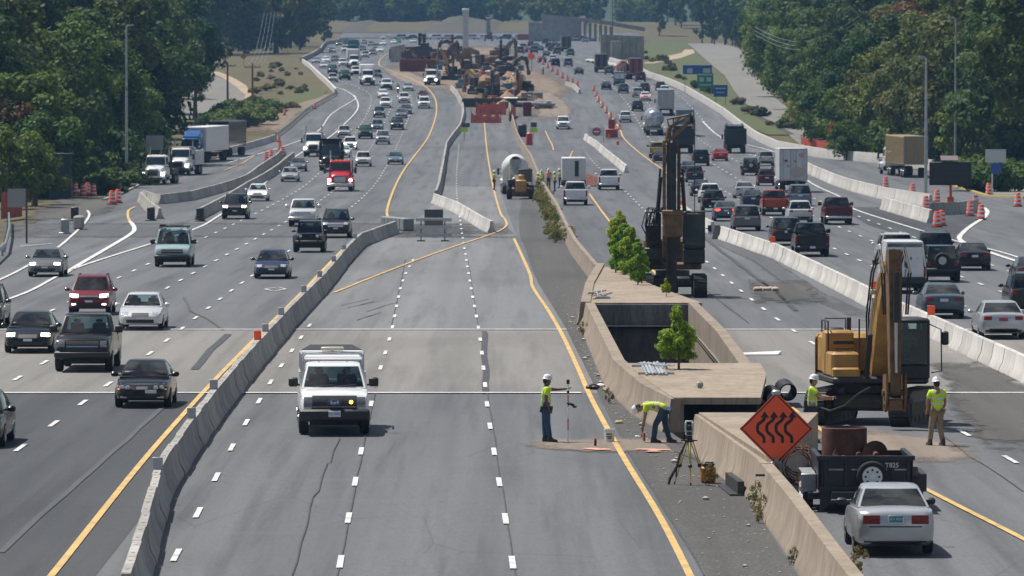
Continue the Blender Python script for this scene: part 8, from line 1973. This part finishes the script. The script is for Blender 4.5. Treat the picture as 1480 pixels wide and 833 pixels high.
for k in range(16): c = Vector((g.uniform(-2.6, 2.6), g.uniform(-3, 3), g.uniform(.2, 1.1))); mb.lathe([(.25, -1.4), (.25, 1.4)], 9, tuple(c), 'x' if k % 3 else 'y')
whole('pipe_pile', mb, mat('pipe_pale', (.3, .31, .32), .6, var=.6), 'jumbled pile of pale and dark pipes right of the orange mesh', 'pipe pile', P(779, 157))
mb = MB(); mb.bbox((0, 0, 1.1), (1.3, 2, 2.2), .1); whole('control_cabinet', mb, mat('cabinet_red', (.12, .03, .03), .7), 'dark red cabinet beside the median wall end', 'cabinet', P(762, 168))
mb = MB(); mb.bbox((0, 0, .9), (1.2, 1.6, 1.8), .2); whole('generator', mb, DSTEEL, 'dark generator behind the mixer at the median wall', 'generator', P(755, 198)); mb = MB(); mb.lathe([(.45, 0), (.42, 1.5), (.2, 1.7)], 14); whole('red_barrel', mb, mat('barrel_red', (.5, .06, .05), .5), 'red barrel beside the dark generator', 'barrel', P(765, 210))
mb = MB(); mb.lathe([(2.3, 0), (1.9, .3), (1.1, .7), (.4, 1.0), (.1, 1.05)], 16); g = random.Random(3); mb.v = [(x*g.uniform(.9, 1.1), y*g.uniform(.9, 1.3), z*g.uniform(.9, 1.1)) for x, y, z in mb.v]; whole('soil_heap', mb, mat('red_soil', (.15, .06, .04), .95, var=.4, bump=.4), 'red brown soil heap between the white pickups', 'soil heap', P(856, 268)+Vector((-.6, 3, 0)))
mb = MB(); mb.bbox((0, 0, .7), (1.7, 2.2, 1.2), .1); mb.box((0, 0, 1.9), (.9, .1, 1.4)); whole('arrow_board', mb, mat('board_red', (.3, .04, .03), .6), 'small red trailer with a dark board at the end of the drum line', 'arrow board', P(884, 200))
g = random.Random(15)
for k in range(11): mb = MB(); mb.sphere((0, 0, .4), (.9*g.uniform(.7, 1.2), 1.2, .6*g.uniform(.6, 1.1)), 9, 6); whole('sandbag', mb, mat('sandbag_white', (.55, .5, .44), .9, var=.2), 'white sandbag heaped at the foot of the far wall', 'sandbag', P(852+k*5.6, 90+k*1.15), 'white sandbags')
# far structures
mb = MB(); Yw = Yof(86); A, B = at(868, 50, Yw), at(931, 84, Yw); zb = zg(Yw)
rw = thing('retaining_wall', 'grey panelled retaining wall on the far right bank', 'wall', (A.x, Yw, zb), 0); W2 = B.x-A.x; H2 = A.z-zb
mb = MB(); mb.prism([(0, 0), (W2, 0), (W2, H2*.92), (W2*.25, H2*.98), (0, H2)], 0, 6, 'y'); part('wall', mb, C_GREY, rw)
mb = MB(); [mb.box((W2*k/6, -.04, H2*.46), (.12, .06, H2*.92)) for k in range(1, 6)]; part('panel_joint', mb, C_DARK, rw)
mb = MB(); mb.bbox((X_of(890, Yw-30)-A.x, -30, H2*.34), (2.2, 2.2, H2*.7), .05); part('pier', mb, C_GREY, rw)
bp = at(785, 22, 1960); br = thing('far_bridge', 'hazy grey bridge crossing the far end of the right lanes', 'bridge', (bp.x, 1960, zg(1960)), 0); wX = lambda u: X_of(u, 1960)-bp.x; wz = lambda v: at(0, v, 1960).z-zg(1960)
mb = MB(); mb.prism([(wX(783), 0), (wX(838), 0), (wX(838), wz(26)), (wX(800), wz(22)), (wX(783), wz(20))], 0, 10, 'y'); part('abutment_wall', mb, C_GREY, br)
mb = MB(); mb.prism([(wX(826), wz(29)), (wX(826), wz(24)), (wX(880), wz(31)), (wX(932), wz(40)), (wX(932), wz(45)), (wX(880), wz(36))], -1, 9, 'y'); part('deck', mb, C_GREY, br)
for k in range(7): mb = MB(); x = wX(838+k*7.5); h = wz(31+k*1.3); mb.box((x, 2, h/2), (.9, 1.2, h)); part('column', mb, C_GREY, br)
mb = MB(); mb.prism([(0, 0), (11, 0), (11, 6.5), (0, 7.2)], 0, 5, 'y'); whole('bridge_pier', mb, C_GREY, 'hazy grey pier block left of the far bridge', 'pier', at(764, 48, 1940)-Vector((0, 0, 3.5)))
bY = 2230; bz = zg(bY); BR = mat('brick_wall', (.25, .07, .05), .9, var=.25, scale=.5); bl = thing('brick_building', 'red brick building with tall pale columns on the hill at the top', 'building', (X_of(521, bY), bY, bz), 0); bw = X_of(652, bY)-X_of(521, bY)
mb = MB(); mb.box((bw/2, 8, 9), (bw, 16, 18)); part('wall', mb, BR, bl)
for k in range(3): mb = MB(); mb.box((2+k*2.6, -.4, 9), (1.1, .8, 18)); part('column', mb, C_WHITE, bl)
for k in range(6):
    for j in range(4): mb = MB(); mb.box((11+k*4.1, -.05, 2.4+j*4.2), (2.6, .14, 2.4)); part('window', mb, CABG, bl)
mb = MB(); mb.box((bw/2, 8, 18.2), (bw+.8, 16.8, .5)); part('roof', mb, DSTEEL, bl)
# parked cars along the hill street
g = random.Random(99)
for k in range(12): drive(['sedan', 'suv', 'crossover'][k % 3], 560+k*17, 57.5, ['white', 'silver', 'slate', 'pearl'][k % 4], 'tiny hazy car crossing on the far street', 'M', 'cars on the far street', turn=math.pi/2)
A, B = P(748, 58), P(838, 57); t = thing('safety_fence', 'long red mesh fence across the far end of the lanes', 'safety fence', A, 0); D = B-A; mb = MB(); mb.box((D.x/2, 0, 1.0), (D.x, .06, 2.0)); part('mesh', mb, mat('far_red', (.35, .05, .05), .8, var=.3), t); mb = MB(); [mb.tube((D.x*k/12, .08, 0), (D.x*k/12, .08, 2.2), .05, n=5) for k in range(13)]; part('stake_row', mb, BARK, t)

# ------------------------------------------------------------------ air
hz = MB(); hz.box((0, 1250, 45), (1700, 2700, 130))
hm = bpy.data.materials.new('haze_air'); hm.use_nodes = True; nt = hm.node_tree
for n in list(nt.nodes):
    if n.type != 'OUTPUT_MATERIAL': nt.nodes.remove(n)
pv = nt.nodes.new('ShaderNodeVolumePrincipled'); pv.inputs['Color'].default_value = (.24, .47, .8, 1); pv.inputs['Density'].default_value = .0001; pv.inputs['Anisotropy'].default_value = .2
nt.links.new(pv.outputs[0], nt.nodes['Material Output'].inputs['Volume'])
link('haze', hz.mesh('haze', hm, None, True), kind='stuff')
